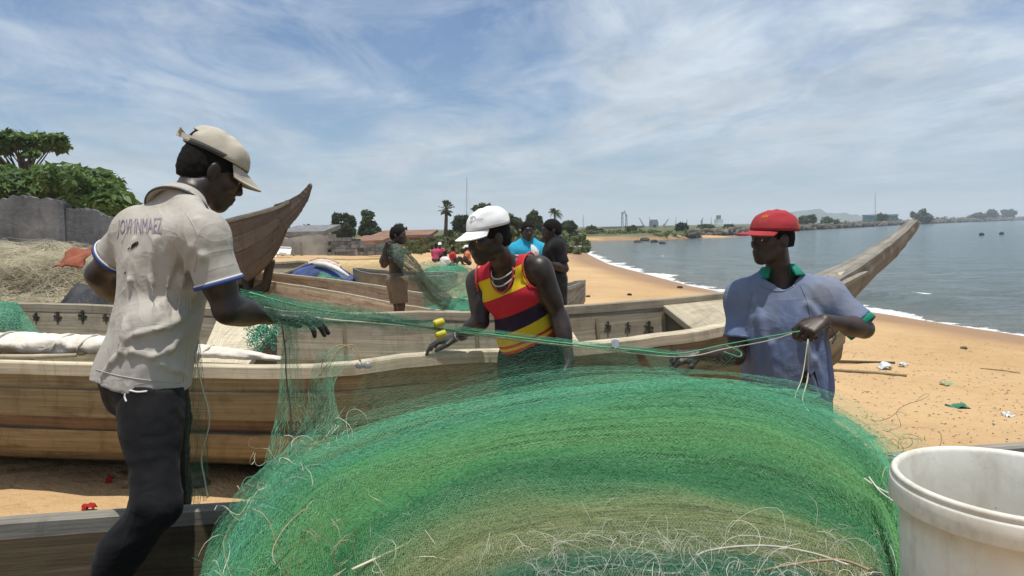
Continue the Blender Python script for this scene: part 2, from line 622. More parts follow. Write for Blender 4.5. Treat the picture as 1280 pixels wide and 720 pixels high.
ed = n.ramp(vo.outputs['Distance'], [(0.03, 1.0), (0.16, 0.0)])
c = n.mix(n.math('MULTIPLY', ed, 0.30), c, (0.17, 0.36, 0.20))
h = n.math('ADD', n.math('MULTIPLY', st, 1.2), n.math('MULTIPLY', ed, 0.35))
M['net_mass'] = n.done(c, 0.7, 0.25, n.bump(h, 0.9, 0.012))

# beige monofilament heap
n = NT('net_heap')
v = n.coord('Object')
c = n.ramp(n.noise(v, 2.2, 7, 0.65, 0.8), [(0.28, (0.12, 0.10, 0.065)), (0.5, (0.30, 0.26, 0.17)), (0.72, (0.48, 0.43, 0.30))])
c = n.mix(n.ramp(n.noise(v, 5.0, 4, 0.5), [(0.58, 0), (0.72, 0.4)]), c, (0.16, 0.19, 0.12))
M['net_heap'] = n.done(c, 0.85, 0.15, n.bump(n.noise(n.coord('Object', (5, 9, 22)), 2.5, 6, 0.7, 1.2), 1.0, 0.05))
n = NT('net_pile_green')
v = n.coord('Object')
c = n.ramp(n.noise(v, 2.6, 6, 0.6, 0.6), [(0.3, (0.03, 0.15, 0.09)), (0.5, (0.08, 0.27, 0.17)), (0.72, (0.22, 0.36, 0.22))])
M['net_pile_green'] = n.done(c, 0.85, 0.15, n.bump(n.noise(v, 14, 6, 0.7, 0.8), 0.9, 0.04))

# bucket plastic
n = NT('bucket_plastic')
v = n.coord('Object')
c = n.ramp(n.noise(v, 6, 6, 0.6), [(0.3, (0.56, 0.53, 0.45)), (0.65, (0.72, 0.70, 0.63))])
c = n.mix(n.ramp(n.noise(n.coord('Object', (1, 1, 0.35)), 16, 7, 0.68), [(0.5, 0.0), (0.75, 0.55)]), c, (0.36, 0.31, 0.21))
c = n.mix(n.ramp(n.noise(v, 7, 8, 0.75), [(0.55, 0.0), (0.66, 0.35)]), c, (0.22, 0.18, 0.12))
c = n.mix(n.ramp(n.noise(v, 40, 3, 0.6), [(0.71, 0.0), (0.74, 0.6)]), c, (0.33, 0.07, 0.05))
M['bucket_plastic'] = n.done(c, 0.45, 0.4, n.bump(n.noise(v, 90, 4, 0.6), 0.2, 0.0015), **{'Subsurface Weight': 0.0})

# sand
n = NT('sand')
v = n.coord('Object')
wet = n.attr('wet')
a = n.noise(v, 0.35, 6, 0.6)
b = n.noise(v, 7.0, 8, 0.65)
g = n.noise(v, 420.0, 2, 0.6)
c = n.ramp(a, [(0.3, (0.42, 0.27, 0.13)), (0.7, (0.53, 0.36, 0.19))])
c = n.mix(n.ramp(b, [(0.52, 0.0), (0.75, 0.4)]), c, (0.33, 0.21, 0.105))
c = n.mix(n.ramp(n.noise(v, 3.1, 7, 0.7), [(0.64, 0.0), (0.69, 0.35)]), c, (0.17, 0.11, 0.06))
c = n.mix(n.ramp(g, [(0.3, 0.25), (0.5, 0.0)]), c, (0.2, 0.12, 0.06))
c = n.mix(n.ramp(g, [(0.55, 0.0), (0.8, 0.3)]), c, (0.75, 0.58, 0.36))
c = n.mix(n.math('MULTIPLY', wet, 0.85), c, (0.25, 0.135, 0.058))
c = n.mix(n.attr('veg'), c, n.ramp(n.noise(v, 0.25, 6, 0.65), [(0.35, (0.05, 0.07, 0.025)), (0.65, (0.13, 0.13, 0.055))]))
foot = n.noise(v, 2.3, 6, 0.62, 0.3)
nb = n.bump(g, 0.25, 0.002)
nb = n.bump(b, 0.5, 0.035, nb)
nb = n.bump(foot, n.math('MULTIPLY', n.math('SUBTRACT', 1.0, wet), 0.8), 0.16, nb)
ft = n.node('ShaderNodeTexVoronoi', {'Vector': n.coord('Object', (1.0, 1.5, 1)), 'Scale': 3.2, 'Randomness': 1.0}, feature='SMOOTH_F1')
nb = n.bump(n.ramp(ft.outputs['Distance'], [(0.1, 0.0), (0.32, 1.0)]), n.math('MULTIPLY', n.math('SUBTRACT', 1.0, wet), 0.45), 0.05, nb)
M['sand'] = n.done(c, n.math('SUBTRACT', 0.95, n.math('MULTIPLY', wet, 0.5)), 0.2, nb)

# sea
n = NT('sea')
v = n.coord('Object')
shore = n.attr('shore')          # metres out from the waterline
c = n.ramp(n.math('MULTIPLY', shore, 0.02), [(0.0, (0.19, 0.16, 0.10)), (0.06, (0.12, 0.145, 0.125)), (0.4, (0.075, 0.125, 0.135)), (1.0, (0.055, 0.105, 0.12))])
wv = n.coord('Object', (0.55, 1.2, 1))
f1 = n.noise(wv, 0.45, 7, 0.62, 0.5)
edge = n.math('ADD', shore, n.math('MULTIPLY', n.math('SUBTRACT', n.noise(v, 0.30, 7, 0.68), 0.5), 4.6))
lace = n.noise(v, 3.6, 7, 0.7, 0.8)
rim = n.ramp(n.math('MULTIPLY', edge, 0.25), [(0.0, 0.95), (0.08, 0.75), (0.18, 0.22), (0.5, 0.08), (0.9, 0.0)])
foam = n.math('GREATER_THAN', n.math('ADD', rim, n.math('MULTIPLY', n.math('SUBTRACT', lace, 0.5), 1.5)), 0.52)
brk = n.math('ABSOLUTE', n.math('SUBTRACT', edge, n.math('ADD', 3.8, n.math('MULTIPLY', n.noise(v, 0.09, 2, 0.5), 2.5))))
brk = n.math('MULTIPLY', n.ramp(n.math('MULTIPLY', brk, 0.5), [(0.0, 1.0), (0.35, 0.0)]), n.ramp(n.noise(v, 0.11, 3, 0.5), [(0.52, 0), (0.62, 1)]))
foam = n.math('MAXIMUM', foam, n.math('GREATER_THAN', n.math('ADD', brk, n.math('MULTIPLY', n.math('SUBTRACT', lace, 0.5), 1.2)), 0.72))
c = n.mix(n.ramp(f1, [(0.35, 0.5), (0.6, 0.0)]), c, (0.045, 0.07, 0.07))  # dark sides of the ripples painted into the water colour
c = n.mix(n.ramp(n.noise(n.coord('Object', (0.35, 1.0, 1)), 0.09, 8, 0.7, 0.4), [(0.42, 0.45), (0.6, 0.0)]), c, (0.05, 0.08, 0.08))  # broader ripple shading for the far water, also painted in
c = n.mix(foam, c, (0.78, 0.79, 0.77))
w1 = n.noise(n.coord('Object', (0.35, 1.1, 1)), 1.5, 6, 0.6, 0.3)
w2 = n.noise(n.coord('Object', (1, 1.6, 1)), 5.0, 4, 0.6, 0.2)
nb = n.bump(w2, 0.9, 0.09)
nb = n.bump(w1, 1.0, 0.6, nb)
nb = n.bump(n.noise(n.coord('Object', (0.3, 0.9, 1)), 0.35, 6, 0.65, 0.3), 0.8, 1.2, nb)
M['sea'] = n.done(c, n.math('ADD', 0.13, n.math('MULTIPLY', foam, 0.7)), 0.5, nb)

# masonry, plants, far things
n = NT('concrete')
v = n.coord('Object')
c = n.ramp(n.noise(v, 0.9, 7, 0.65), [(0.3, (0.075, 0.08, 0.085)), (0.55, (0.15, 0.155, 0.16)), (0.75, (0.24, 0.235, 0.225))])
c = n.mix(n.ramp(n.noise(n.coord('Object', (2, 2, 0.5)), 2.0, 6, 0.65), [(0.5, 0), (0.68, 0.7)]), c, (0.055, 0.06, 0.065))
M['concrete'] = n.done(c, 0.9, 0.2, n.bump(n.noise(v, 9, 7, 0.65), 0.6, 0.03))
plain('block', (0.17, 0.165, 0.155), 0.92, 0.15, 0.4, 2.0, 0.6, 0.03)
plain('block_dark', (0.085, 0.083, 0.08), 0.92, 0.15, 0.4, 2.0, 0.6, 0.03)
plain('plaster', (0.30, 0.29, 0.26), 0.92, 0.15, 0.35, 0.8, 0.4, 0.03)
plain('rust_sheet', (0.23, 0.13, 0.085), 0.8, 0.2, 0.3, 1.5)
plain('zinc_sheet', (0.17, 0.17, 0.165), 0.5, 0.4, 0.25, 1.5)
plain('ochre_wall', (0.33, 0.22, 0.115), 0.9, 0.2, 0.2, 0.8)
plain('bark', (0.13, 0.105, 0.08), 0.9, 0.15, 0.4, 5, 0.8, 0.03)
plain('rock', (0.14, 0.125, 0.105), 0.9, 0.2, 0.45, 0.35, 0.7, 0.3)
plain('rock_dark', (0.085, 0.065, 0.05), 0.9, 0.2, 0.4, 0.8, 0.7, 0.1)
plain('steel_grey', (0.22, 0.24, 0.26), 0.6, 0.4, 0.15)
plain('paint_white', (0.62, 0.63, 0.62), 0.6, 0.4, 0.1)
plain('paint_blue', (0.045, 0.075, 0.20), 0.65, 0.3, 0.4, 3)
plain('paint_teal', (0.05, 0.26, 0.30), 0.6, 0.3, 0.15)
plain('hill_hazed', (0.10, 0.135, 0.13), 0.95, 0.1, 0.25, 0.02, 0.3, 1)  # wooded green with the blue of distance haze painted into the colour
plain('plastic_clear', (0.55, 0.60, 0.62), 0.3, 0.5, 0.1)
plain('tarp_black', (0.035, 0.035, 0.038), 0.6, 0.3, 0.3, 6, 0.5, 0.02)


def leafmat(name, a, b, trans=0.35):
    n = NT(name)
    v = n.coord('Object')
    c = n.ramp(n.noise(v, 0.9, 4, 0.6), [(0.32, a), (0.68, b)])
    m = n.done(c, 0.55, 0.35)
    tr = n.node('ShaderNodeBsdfTranslucent', {'Color': c})
    mx = n.node('ShaderNodeMixShader', {0: trans})
    n.l.new(n.b.outputs[0], mx.inputs[1])
    n.l.new(tr.outputs[0], mx.inputs[2])
    n.l.new(mx.outputs[0], n.out.inputs[0])
    M[name] = m


leafmat('leaf_almond', (0.05, 0.10, 0.022), (0.115, 0.19, 0.042))
leafmat('leaf_dark', (0.022, 0.045, 0.018), (0.05, 0.085, 0.03))
leafmat('leaf_mid', (0.05, 0.08, 0.028), (0.10, 0.135, 0.05))
leafmat('leaf_bush', (0.065, 0.095, 0.03), (0.145, 0.165, 0.06))
leafmat('leaf_palm', (0.03, 0.055, 0.022), (0.07, 0.095, 0.035))
leafmat('leaf_grass', (0.10, 0.12, 0.035), (0.17, 0.17, 0.06))
# ------------------------------------------------------------------ ground and sea
WATER_Z = -0.65
SH_Y = [-60, 0, 13.2, 15.1, 17.2, 23.1, 25.8, 41.6, 56.6, 77, 101, 106, 112, 118]
SH_X = [22, 13.4, 10.0, 9.6, 9.1, 7.1, 6.7, 5.9, 6.4, 7.8, 9.4, 12.5, 19.0, 40.0]
BW_X = [-10, 24, 30, 54, 86, 220, 373, 900, 3000]
BW_Y = [108, 109, 115, 159, 203, 383, 569, 1150, 3000]
HS = [-400, -60, -18, -14.5, -11, -2.0, 0, 5, 30, 400]
HZ = [0.9, 0.45, 0.36, 0.28, 0.03, -0.44, -0.65, -1.1, -2.2, -3.0]


def shore_s(x, y):
    return x - np.interp(y, SH_Y, SH_X)


def ground_h(x, y, detail=True):
    x, y = np.asarray(x, float), np.asarray(y, float)
    h = np.interp(shore_s(x, y), HS, HZ)
    b = y - np.interp(x, BW_X, BW_Y)
    hb = np.interp(b, [-6, 0, 3, 14, 400], [-2.6, -0.8, 0.1, 0.55, 0.8])
    h = np.where(y > 60, np.maximum(h, hb), h)
    if detail:
        p = np.stack([x, y, 0 * x], -1)
        dry = np.clip((-shore_s(x, y) - 1.5) / 2.0, 0, 1)
        near = np.clip((60 - np.hypot(x, y)) / 40, 0, 1)
        h = h + dry * near * (0.05 * fbm(p * 0.9, 3, 3) + 0.035 * fbm(p * 3.1, 3, 9) - 0.05 * np.clip(vnoise(p * np.array([2.6, 3.4, 1.0]) + 17, 12) - 0.35, 0, 1))
        h = h + near * (1 - dry) * 0.012 * fbm(p * 0.8, 2, 5)
    return h


def gz(x, y):
    return float(ground_h(np.array([x]), np.array([y]))[0])


def warp(lo, hi, n, c, k):
    """n coordinates from lo to hi, dense about c"""
    a, b = math.asinh((lo - c) / k), math.asinh((hi - c) / k)
    return c + k * np.sinh(np.linspace(a, b, n))


def grid_faces(nx, ny):
    i = np.arange(nx - 1)[:, None] * ny + np.arange(ny - 1)[None, :]
    return np.stack([i, i + ny, i + ny + 1, i + 1], -1).reshape(-1, 4)


gx = warp(-900, 3200, 420, 3.0, 4.0)
gy = warp(-60, 3400, 440, 6.0, 4.5)
X, Y = np.meshgrid(gx, gy, indexing='ij')
Z = ground_h(X.ravel(), Y.ravel())
me = mesh_np('ground', np.stack([X.ravel(), Y.ravel(), Z], 1), grid_faces(len(gx), len(gy)))
s = shore_s(X.ravel(), Y.ravel())
wobble = 0.7 * fbm(np.stack([Y.ravel() * 0.22, X.ravel() * 0.1, 0 * s], -1), 3, 21)
attr(me, 'wet', np.where(Y.ravel() < 118, np.clip((s + 2.9 + wobble) / 1.5, 0, 1), 0))
xg, yg = X.ravel(), Y.ravel()
sg_ = np.where(yg < 118, shore_s(xg, yg), -5)
veg = np.clip((yg - 62 + 6 * fbm(np.stack([xg * 0.1, yg * 0.1, 0 * xg], -1), 3, 2)) / 8, 0, 1) * np.clip((-sg_ - 9) / 5, 0, 1)
bl = yg - np.interp(xg, BW_X, BW_Y)
veg = np.maximum(veg, np.where(yg > 60, np.clip((bl - 3) / 3, 0, 1), 0))
veg = np.maximum(veg, np.where((yg > 98) & (Z > -0.15), 1.0, 0.0) * np.clip((yg - 98) / 6, 0, 1))
attr(me, 'veg', veg)
ground = tag(link('ground', me, M['sand'], smooth=True), 'warm orange sand beach sloping down to the sea', None, None, 'structure')

wx = warp(-30, 4200, 300, 8.0, 7.0)
wy = warp(-60, 4600, 330, 16.0, 9.0)
X, Y = np.meshgrid(wx, wy, indexing='ij')
xf, yf = X.ravel(), Y.ravel()
s = shore_s(xf, yf)
s = np.where(yf > 101, np.minimum(np.abs(s), np.abs(np.interp(xf, BW_X, BW_Y) - yf)) + 2, s)
near = np.clip((90 - np.hypot(xf, yf)) / 60, 0, 1)
sw = np.clip(s / 4, 0, 1) * near
ph = s * 1.5 + 1.6 * fbm(np.stack([yf * 0.08, s * 0.1, 0 * s], -1), 2, 4) * 3
zw = WATER_Z + sw * (0.05 * np.sin(ph) * np.exp(-s / 14) + 0.05 * fbm(np.stack([xf * 0.5, yf * 0.9, 0 * s], -1), 3, 8))
# the little breaker just off the waterline
crest = 3.6 + 1.2 * np.sin(yf * 0.13) + 0.6 * np.sin(yf * 0.41 + 1)
zw += near * 0.13 * np.exp(-((s - crest) / 0.55) ** 2) * np.clip(0.4 + 0.9 * np.sin(yf * 0.21 + 2.0), 0, 1)
me = mesh_np('sea', np.stack([xf, yf, zw], 1), grid_faces(len(wx), len(wy)))
attr(me, 'shore', s)
tag(link('sea', me, M['sea'], smooth=True), 'grey green sea with foam along the beach', None, None, 'structure')


# ------------------------------------------------------------------ vegetation
def leaf_cloud(centres, radii, n, size, flat=0.5, seed=0, droop=0.0, squash=1.0):
    """n two-sided leaf quads spread through a set of ellipsoid clumps -> verts, faces"""
    r = np.random.RandomState(seed)
    c = np.asarray(centres, float)
    rad = np.asarray(radii, float)
    if rad.ndim == 1:
        rad = np.stack([rad, rad, rad * squash], 1)
    w = (rad.prod(1)) ** 0.67
    k = r.choice(len(c), n, p=w / w.sum())
    d = r.normal(size=(n, 3))
    d /= np.linalg.norm(d, axis=1)[:, None]
    rr = r.uniform(0.35, 1.0, n) ** 0.6
    p = c[k] + d * rad[k] * rr[:, None]
    nor = d * (1 - flat) + np.array([0, 0, 1.0]) * flat + r.normal(scale=0.45, size=(n, 3))
    nor /= np.linalg.norm(nor, axis=1)[:, None]
    a = np.cross(nor, r.normal(size=(n, 3)))
    a /= np.linalg.norm(a, axis=1)[:, None]
    b = np.cross(nor, a)
    s = size * r.uniform(0.6, 1.35, n)[:, None]
    v = np.stack([p - a * s, p + b * s * 0.42, p + a * s - np.array([0, 0, droop]) * s, p - b * s * 0.42], 1).reshape(-1, 3)
    f = np.arange(4 * n).reshape(-1, 4)
    return v, f


def limb_mesh(mb, base, tips, r0, r1=0.02, n=6, bend=0.15, seed=0):
    q = random.Random(seed)
    base = Vector(base)
    for t in tips:
        t = Vector(t)
        m = base.lerp(t, 0.5) + Vector((q.uniform(-1, 1), q.uniform(-1, 1), q.uniform(-0.2, 0.6))) * bend * (t - base).length
        pts = catmull([base, m, t], 6)
        mb.tube(pts, np.linspace(r0, r1, 6), n)


def tree(name, label, x, y, h, clumps, leaf, nleaf, lsize, trunk_r, cat='tree', group=None, trunk_top=None, flat=0.5, seed=1, squash=0.7):
    """clumps: list of (dx, dy, z, r) relative to the foot"""
    z0 = gz(x, y) - 0.05
    root = tag(empty(name, (x, y, z0)), label, cat, group)
    mb = MB()
    tt = trunk_top or h * 0.55
    mb.tube(catmull([(0, 0, 0), (0.04 * h, 0, tt * 0.5), (0, 0.02 * h, tt)], 7) + np.array([x, y, z0]), np.linspace(trunk_r, trunk_r * 0.6, 7), 8)
    fork = Vector((x, y, z0 + tt * 0.75))
    limb_mesh(mb, fork, [(x + c[0] * 0.85, y + c[1] * 0.85, z0 + c[2]) for c in clumps], trunk_r * 0.5, trunk_r * 0.1, 5, 0.1, seed)
    mb.build('trunk', M['bark'], root, True)
    cs = [(x + c[0], y + c[1], z0 + c[2]) for c in clumps]
    v, f = leaf_cloud(cs, [c[3] for c in clumps], nleaf, lsize, flat, seed, 0.3, squash)
    link('crown', mesh_np('crown', v, f), M[leaf], root)
    return root


def clumpset(w, zlo, zhi, r, n, seed, depth=None):
    q = random.Random(seed)
    out = []
    for _ in range(n):
        a, b = q.uniform(-1, 1), q.uniform(-1, 1)
        z = q.uniform(0, 1)
        lim = math.sqrt(max(0.05, 1 - (2 * z - 1) ** 2 * 0.75))
        out.append((a * w * lim, b * (depth or w) * lim, zlo + z * (zhi - zlo), r * q.uniform(0.65, 1.25)))
    return out


# sea almond trees above the ruined wall
q = random.Random(3)
cl = []
for i in range(60):
    u = q.uniform(0, 1)
    px = -60 + 222 * u
    top = 212 + max(0, (px - 95) / 65) ** 1.6 * 40
    p = P(px, top + q.uniform(6, 46) * (1 - 0.5 * max(0, (px - 95) / 65)), 26 + q.uniform(-2.5, 2.5))
    cl.append((p.x, p.y, p.z, q.uniform(0.45, 0.95)))
bx, by = -19.5, 26.0
bz = gz(bx, by) - 0.05
tree('almond_tree', 'broad sea almond tree spreading low over the ruined grey wall', bx, by, 4.6, [(c[0] - bx, c[1] - by, c[2] - bz, c[3]) for c in cl], 'leaf_almond', 11000, 0.20, 0.22, flat=0.6, seed=5, squash=0.55)
p0 = P(28, 200, 30)
cl = []
for i in range(34):
    px = q.uniform(-45, 80)
    py = 184 + q.gauss(0, 6) - 14 * math.exp(-((px - 30) / 22) ** 2) * q.uniform(0, 1.2)
    p = P(px, py, 30 + q.uniform(-1.6, 1.6))
    cl.append((p.x - p0.x, p.y - p0.y, p.z - gz(p0.x, p0.y) + 0.05, q.uniform(0.28, 0.6)))
tree('almond_tree', 'tall flat topped almond tree on a thin stem above the other crown', p0.x, p0.y, 7.0, cl, 'leaf_almond', 3600, 0.22, 0.13, trunk_top=4.6, flat=0.7, seed=6, squash=0.5)


def round_tree(px, top, bot, wpx, Y, label, leaf='leaf_dark', n=2600, seed=1, cat='tree', name='round_tree', lsize=None, group=None, nclump=34):
    c = P(px, bot, Y)
    t = P(px, top, Y)
    w = wpx / 2 * Y / F_PX
    z0 = gz(c.x, Y)
    h = t.z - z0
    zb = max(c.z - z0, 0.12 * h)
    r = max(w * 0.27, 0.15)
    return tree(name, label, c.x, Y, h, clumpset(w * 0.75, zb + r * 0.5, h - r * 0.6, r, nclump, seed), leaf, n, lsize or max(0.10, Y * 0.0042), max(0.05, w * 0.09), cat, group, trunk_top=max(0.3, zb + 0.3 * (h - zb)), flat=0.25, seed=seed, squash=0.9)


round_tree(428, 266, 300, 32, 62, 'dense dark round tree just behind the block wall, beside a taller one', n=3000, seed=11)
round_tree(463, 263, 300, 28, 60, 'tall narrow dark tree behind the block wall beside the red brown roof', n=3000, seed=12)
round_tree(353, 276, 300, 22, 70, 'thin sparse grey green tree behind the raised canoe bow', 'leaf_mid', 700, 13)
round_tree(578, 269, 296, 26, 66, 'dark green tree standing beside the tall palmyra palm', n=2000, seed=14)
round_tree(604, 252, 296, 30, 80, 'high rounded tree showing just above the white cap', 'leaf_mid', 2200, 15)
round_tree(641, 268, 300, 30, 66, 'grey green tree behind the cyan shirted man and white cap', 'leaf_mid', 2400, 16)
round_tree(668, 263, 300, 22, 72, 'upright green tree between the cyan and black shirted men', 'leaf_mid', 1900, 17)
round_tree(712, 276, 304, 26, 74, 'feathery dark bush tree at the end of the beach scrub', 'leaf_palm', 2600, 18)
round_tree(500, 279, 300, 18, 76, 'small dark tree over the ochre shed behind the bare chested boy', n=1400, seed=19)
round_tree(699, 280, 304, 16, 70, 'low dark shrub tree behind the black shirted man', n=1300, seed=20)


def palm(px, top, Y, label, fan, wpx, trunk_px=None, seed=1, name='palm_tree', n_fr=26):
    """px, top: the middle of the crown"""
    c = P(px, top, Y)
    z0 = gz(c.x, Y) - 0.1
    root = tag(empty(name, (c.x, Y, z0)), label, 'palm tree')
    q = random.Random(seed)
    mb = MB()
    lean = q.uniform(-0.25, 0.25)
    rr = 0.13 if fan else 0.10
    pts = catmull([(c.x - lean, Y, z0), (c.x - lean * 0.4, Y, (z0 + c.z) / 2), (c.x, Y, c.z)], 8)
    mb.tube(pts, np.linspace(rr * 1.5, rr, 8), 8)
    mb.build('trunk', M['bark'], root, True)
    R = wpx / 2 * Y / F_PX
    for k in range(n_fr):
        az = 2 * PI * (k * 0.618 + q.uniform(-0.05, 0.05))
        el = q.uniform(-1.1, 1.35) if fan else q.uniform(-0.5, 1.15)
        d = Vector((math.cos(az) * math.cos(el), math.sin(az) * math.cos(el), math.sin(el)))
        side = d.cross(Vector((0, 0, 1)))
        side = side.normalized() if side.length > 0.05 else Vector((1, 0, 0))
        up = side.cross(d)
        fb = MB()
        if fan:
            o = c + d * R * 0.62
            L = R * 0.36
            vs, fs = [o], []
            m = 11
            for j in range(m):
                a = -2.5 + 5.0 * j / (m - 1)
                tip = o + (d * math.cos(a) + side * math.sin(a)) * L * q.uniform(0.85, 1.05) + up * L * 0.15 * math.sin(3 * a)
                e = o + (d * math.cos(a + 0.17) + side * math.sin(a + 0.17)) * L * 0.55
                vs += [tip, e]
            for j in range(m):
                fs.append((0, 1 + 2 * j, 2 + 2 * j))
                if j < m - 1:
                    fs.append((0, 2 + 2 * j, 3 + 2 * j))
            fb.add(vs, fs)
            fb.tube([c, o], [0.03, 0.02], 4)
        else:
            m = 9
            sp = []
            for j in range(m):
                t = j / (m - 1)
                sp.append(c + d * R * t - Vector((0, 0, 1)) * R * 0.62 * t * t * math.cos(el * 0.8))
            fb.tube(sp, np.linspace(0.03, 0.008, m), 4)
            for j in range(1, m):
                t = j / (m - 1)
                ll = R * 0.34 * math.sin(PI * min(1, 0.18 + 0.8 * t)) + 0.05
                for sgn in (-1, 1):
                    for e in (0.0, 0.5):
                        b0 = sp[j].lerp(sp[j - 1], e)
                        tip = b0 + side * sgn * ll * 0.75 + d * ll * 0.45 - Vector((0, 0, 1)) * ll * 0.45
                        fb.add([b0 - d * 0.045 * R, b0 + d * 0.045 * R, tip], [(0, 1, 2)])
        fb.build('frond', M['leaf_palm'], root)
    return root


palm(558, 261, 60, 'tall palmyra palm with a round head of fan leaves', True, 25, seed=2, n_fr=30)
palm(693, 266, 92, 'slim coconut palm with drooping fronds over the beach scrub', False, 23, seed=3, n_fr=20)
palm(384, 284, 60, 'small coconut palm head above the plastered wall', False, 18, seed=4, n_fr=18)


def scrub(name, label, pts, n, size, leaf, kind='stuff', cat=None, squash=0.8, seed=0):
    """pts: (px, top, bottom, Y, radius_px)"""
    cs, rs = [], []
    q = random.Random(seed)
    for (px, top, bot, Y, wpx) in pts:
        w = wpx * Y / F_PX
        a, b = P(px, top, Y), P(px, bot, Y)
        for k in range(7):
            t = q.uniform(0, 1)
            r = w * q.uniform(0.3, 0.5)
            cs.append((a.x + q.uniform(-w, w), Y + q.uniform(-2, 2), max(b.z, gz(a.x, Y)) * t + (a.z - r * 0.6) * (1 - t)))
            rs.append(r)
    v, f = leaf_cloud(cs, rs, n, size, 0.3, seed, 0.2, squash)
    o = link(name, mesh_np(name, v, f), M[leaf])
    return tag(o, label, cat, None, kind)


q = random.Random(9)
scrub('undergrowth', 'dense green beach scrub behind the seated group', [(px, 286 + q.uniform(0, 8) + (5 if px < 560 else 0), 318, 54 + q.uniform(0, 18), 13) for px in range(508, 728, 5)], 24000, 0.26, 'leaf_bush', seed=4)
scrub('undergrowth', 'low yellow green weeds in front of the ochre shed', [(px, 304 + q.uniform(0, 4), 320, 44 + q.uniform(0, 6), 8) for px in range(508, 610, 7)], 5000, 0.16, 'leaf_grass', seed=5)
scrub('undergrowth', 'green bushes lining the low sandy bank by the bay', [(px, 288 + q.uniform(0, 5), 299, 118 + q.uniform(0, 8), 8) for px in range(722, 822, 6)], 4200, 0.40, 'leaf_bush', seed=6)


# ------------------------------------------------------------------ ruined walls and sheds
def rough_wall(name, label, top, Y0, Y1, mat, thick=0.25, z_bot=None, parent=None, cat='wall'):
    """top: (px, y) outline from one end to the other"""
    n = len(top)
    out, zb = [], []
    for i, (x, y) in enumerate(top):
        Yc = Y0 + (Y1 - Y0) * i / (n - 1)
        p = P(x, y, Yc)
        out.append(p)
    dense = []
    for i in range(n - 1):
        for k in range(6):
            t = k / 6
            p = out[i].lerp(out[i + 1], t)
            dense.append(p + Vector((0, 0, rnd.uniform(-0.04, 0.04))))
    dense.append(out[-1])
    vs, fs = [], []
    for p in dense:
        g = gz(p.x, p.y) - 0.1
        for k in range(5):
            z = g + (p.z - g) * k / 4
            vs.append((p.x, p.y + 0.05 * float(fbm(np.array([[p.x * 0.7, z * 0.9, 1.0]]), 3, 5)[0]), z))
        vs.append((p.x, p.y + thick, p.z - 0.03))
        vs.append((p.x, p.y + thick, g))
    m = 7
    for i in range(len(dense) - 1):
        for k in range(m - 1):
            fs.append((i * m + k, (i + 1) * m + k, (i + 1) * m + k + 1, i * m + k + 1))
    e = len(dense) - 1
    fs.append(tuple(range(m)))
    fs.append(tuple(e * m + k for k in range(m - 1, -1, -1)))
    o = link(name, mesh_np(name, vs, fs), mat, parent)
    if parent is None:
        tag(o, label, cat)
    return o


rough_wall('ruined_wall', 'crumbling dark grey concrete wall behind the pale net heap', [(-70, 252), (-20, 250), (0, 249), (18, 245), (45, 246), (72, 250), (79, 254), (81, 261), (100, 261), (118, 262), (124, 268), (140, 272), (150, 276), (210, 284)], 14.5, 15.5, M['concrete'])

# block wall further along the beach: courses of blocks, part plastered
wb = tag(empty('block_wall', P(400, 327, 38)), 'broken low block wall, half plastered, under the dark trees', 'wall')
z_base = gz(*P(400, 327, 38).xy) - 0.05


def wall_span(px0, px1, top0, top1, Y, mat, name):
    mb = MB()
    a, b = P(px0, top0, Y), P(px1, top1, Y)
    n = 9
    vs, fs = [], []
    for i in range(n):
        t = i / (n - 1)
        p = a.lerp(b, t)
        z = p.z + rnd.uniform(-0.08, 0.08)
        vs += [(p.x, Y, z_base), (p.x, Y, z), (p.x, Y + 0.2, z), (p.x, Y + 0.2, z_base)]
    for i in range(n - 1):
        for k in range(3):
            fs.append((i * 4 + k, i * 4 + k + 1, i * 4 + 5 + k, i * 4 + 4 + k))
    fs += [(3, 2, 1, 0), ((n - 1) * 4, (n - 1) * 4 + 1, (n - 1) * 4 + 2, (n - 1) * 4 + 3)]
    mb.add(vs, fs)
    mb.build(name, mat, wb)


wall_span(312, 352, 305, 300, 38.5, M['plaster'], 'plaster_panel')
wall_span(352, 410, 297, 294, 38, M['plaster'], 'plaster_panel')
wall_span(410, 482, 312, 314, 38, M['block_dark'], 'wall_core')
wall_span(404, 450, 297, 299, 38.3, M['block_dark'], 'wall_core')
blk = MB()
blk.box((0, 0, 0), (0.43, 0.2, 0.185))
bme = mesh_np('brick', blk.v, blk.f, blk.uv)
bme.materials.append(M['block'])
for row in range(5):
    for k in range(7):
        px = 414 + k * 10.1 + (row % 2) * 5
        if row > 2 and k > 3:
            continue
        if row > 3 and k > 2:
            continue
        c = P(px, 300, 37.93)
        o = bpy.data.objects.new('brick', bme)
        COL.objects.link(o)
        o.location = (c.x + rnd.uniform(-0.01, 0.01), 37.9 + rnd.uniform(-0.02, 0.03), z_base + 0.12 + row * 0.2)
        o.parent = wb
        o.matrix_parent_inverse = parent_matrix(wb).inverted()
mb = MB()
for (px, y0, y1, Yp) in ((352, 300, 330, 37.4), (366, 302, 330, 37.3), (445, 311, 330, 37.4), (376, 303, 330, 37.3)):
    a, b = P(px, y0, Yp), P(px, y1, Yp)
    pb = MB()
    pb.tube([a, (a.x + 0.03, a.y, min(b.z, z_base + 0.1))], 0.07, 6)
    pb.build('post', M['wood_bare'], wb)

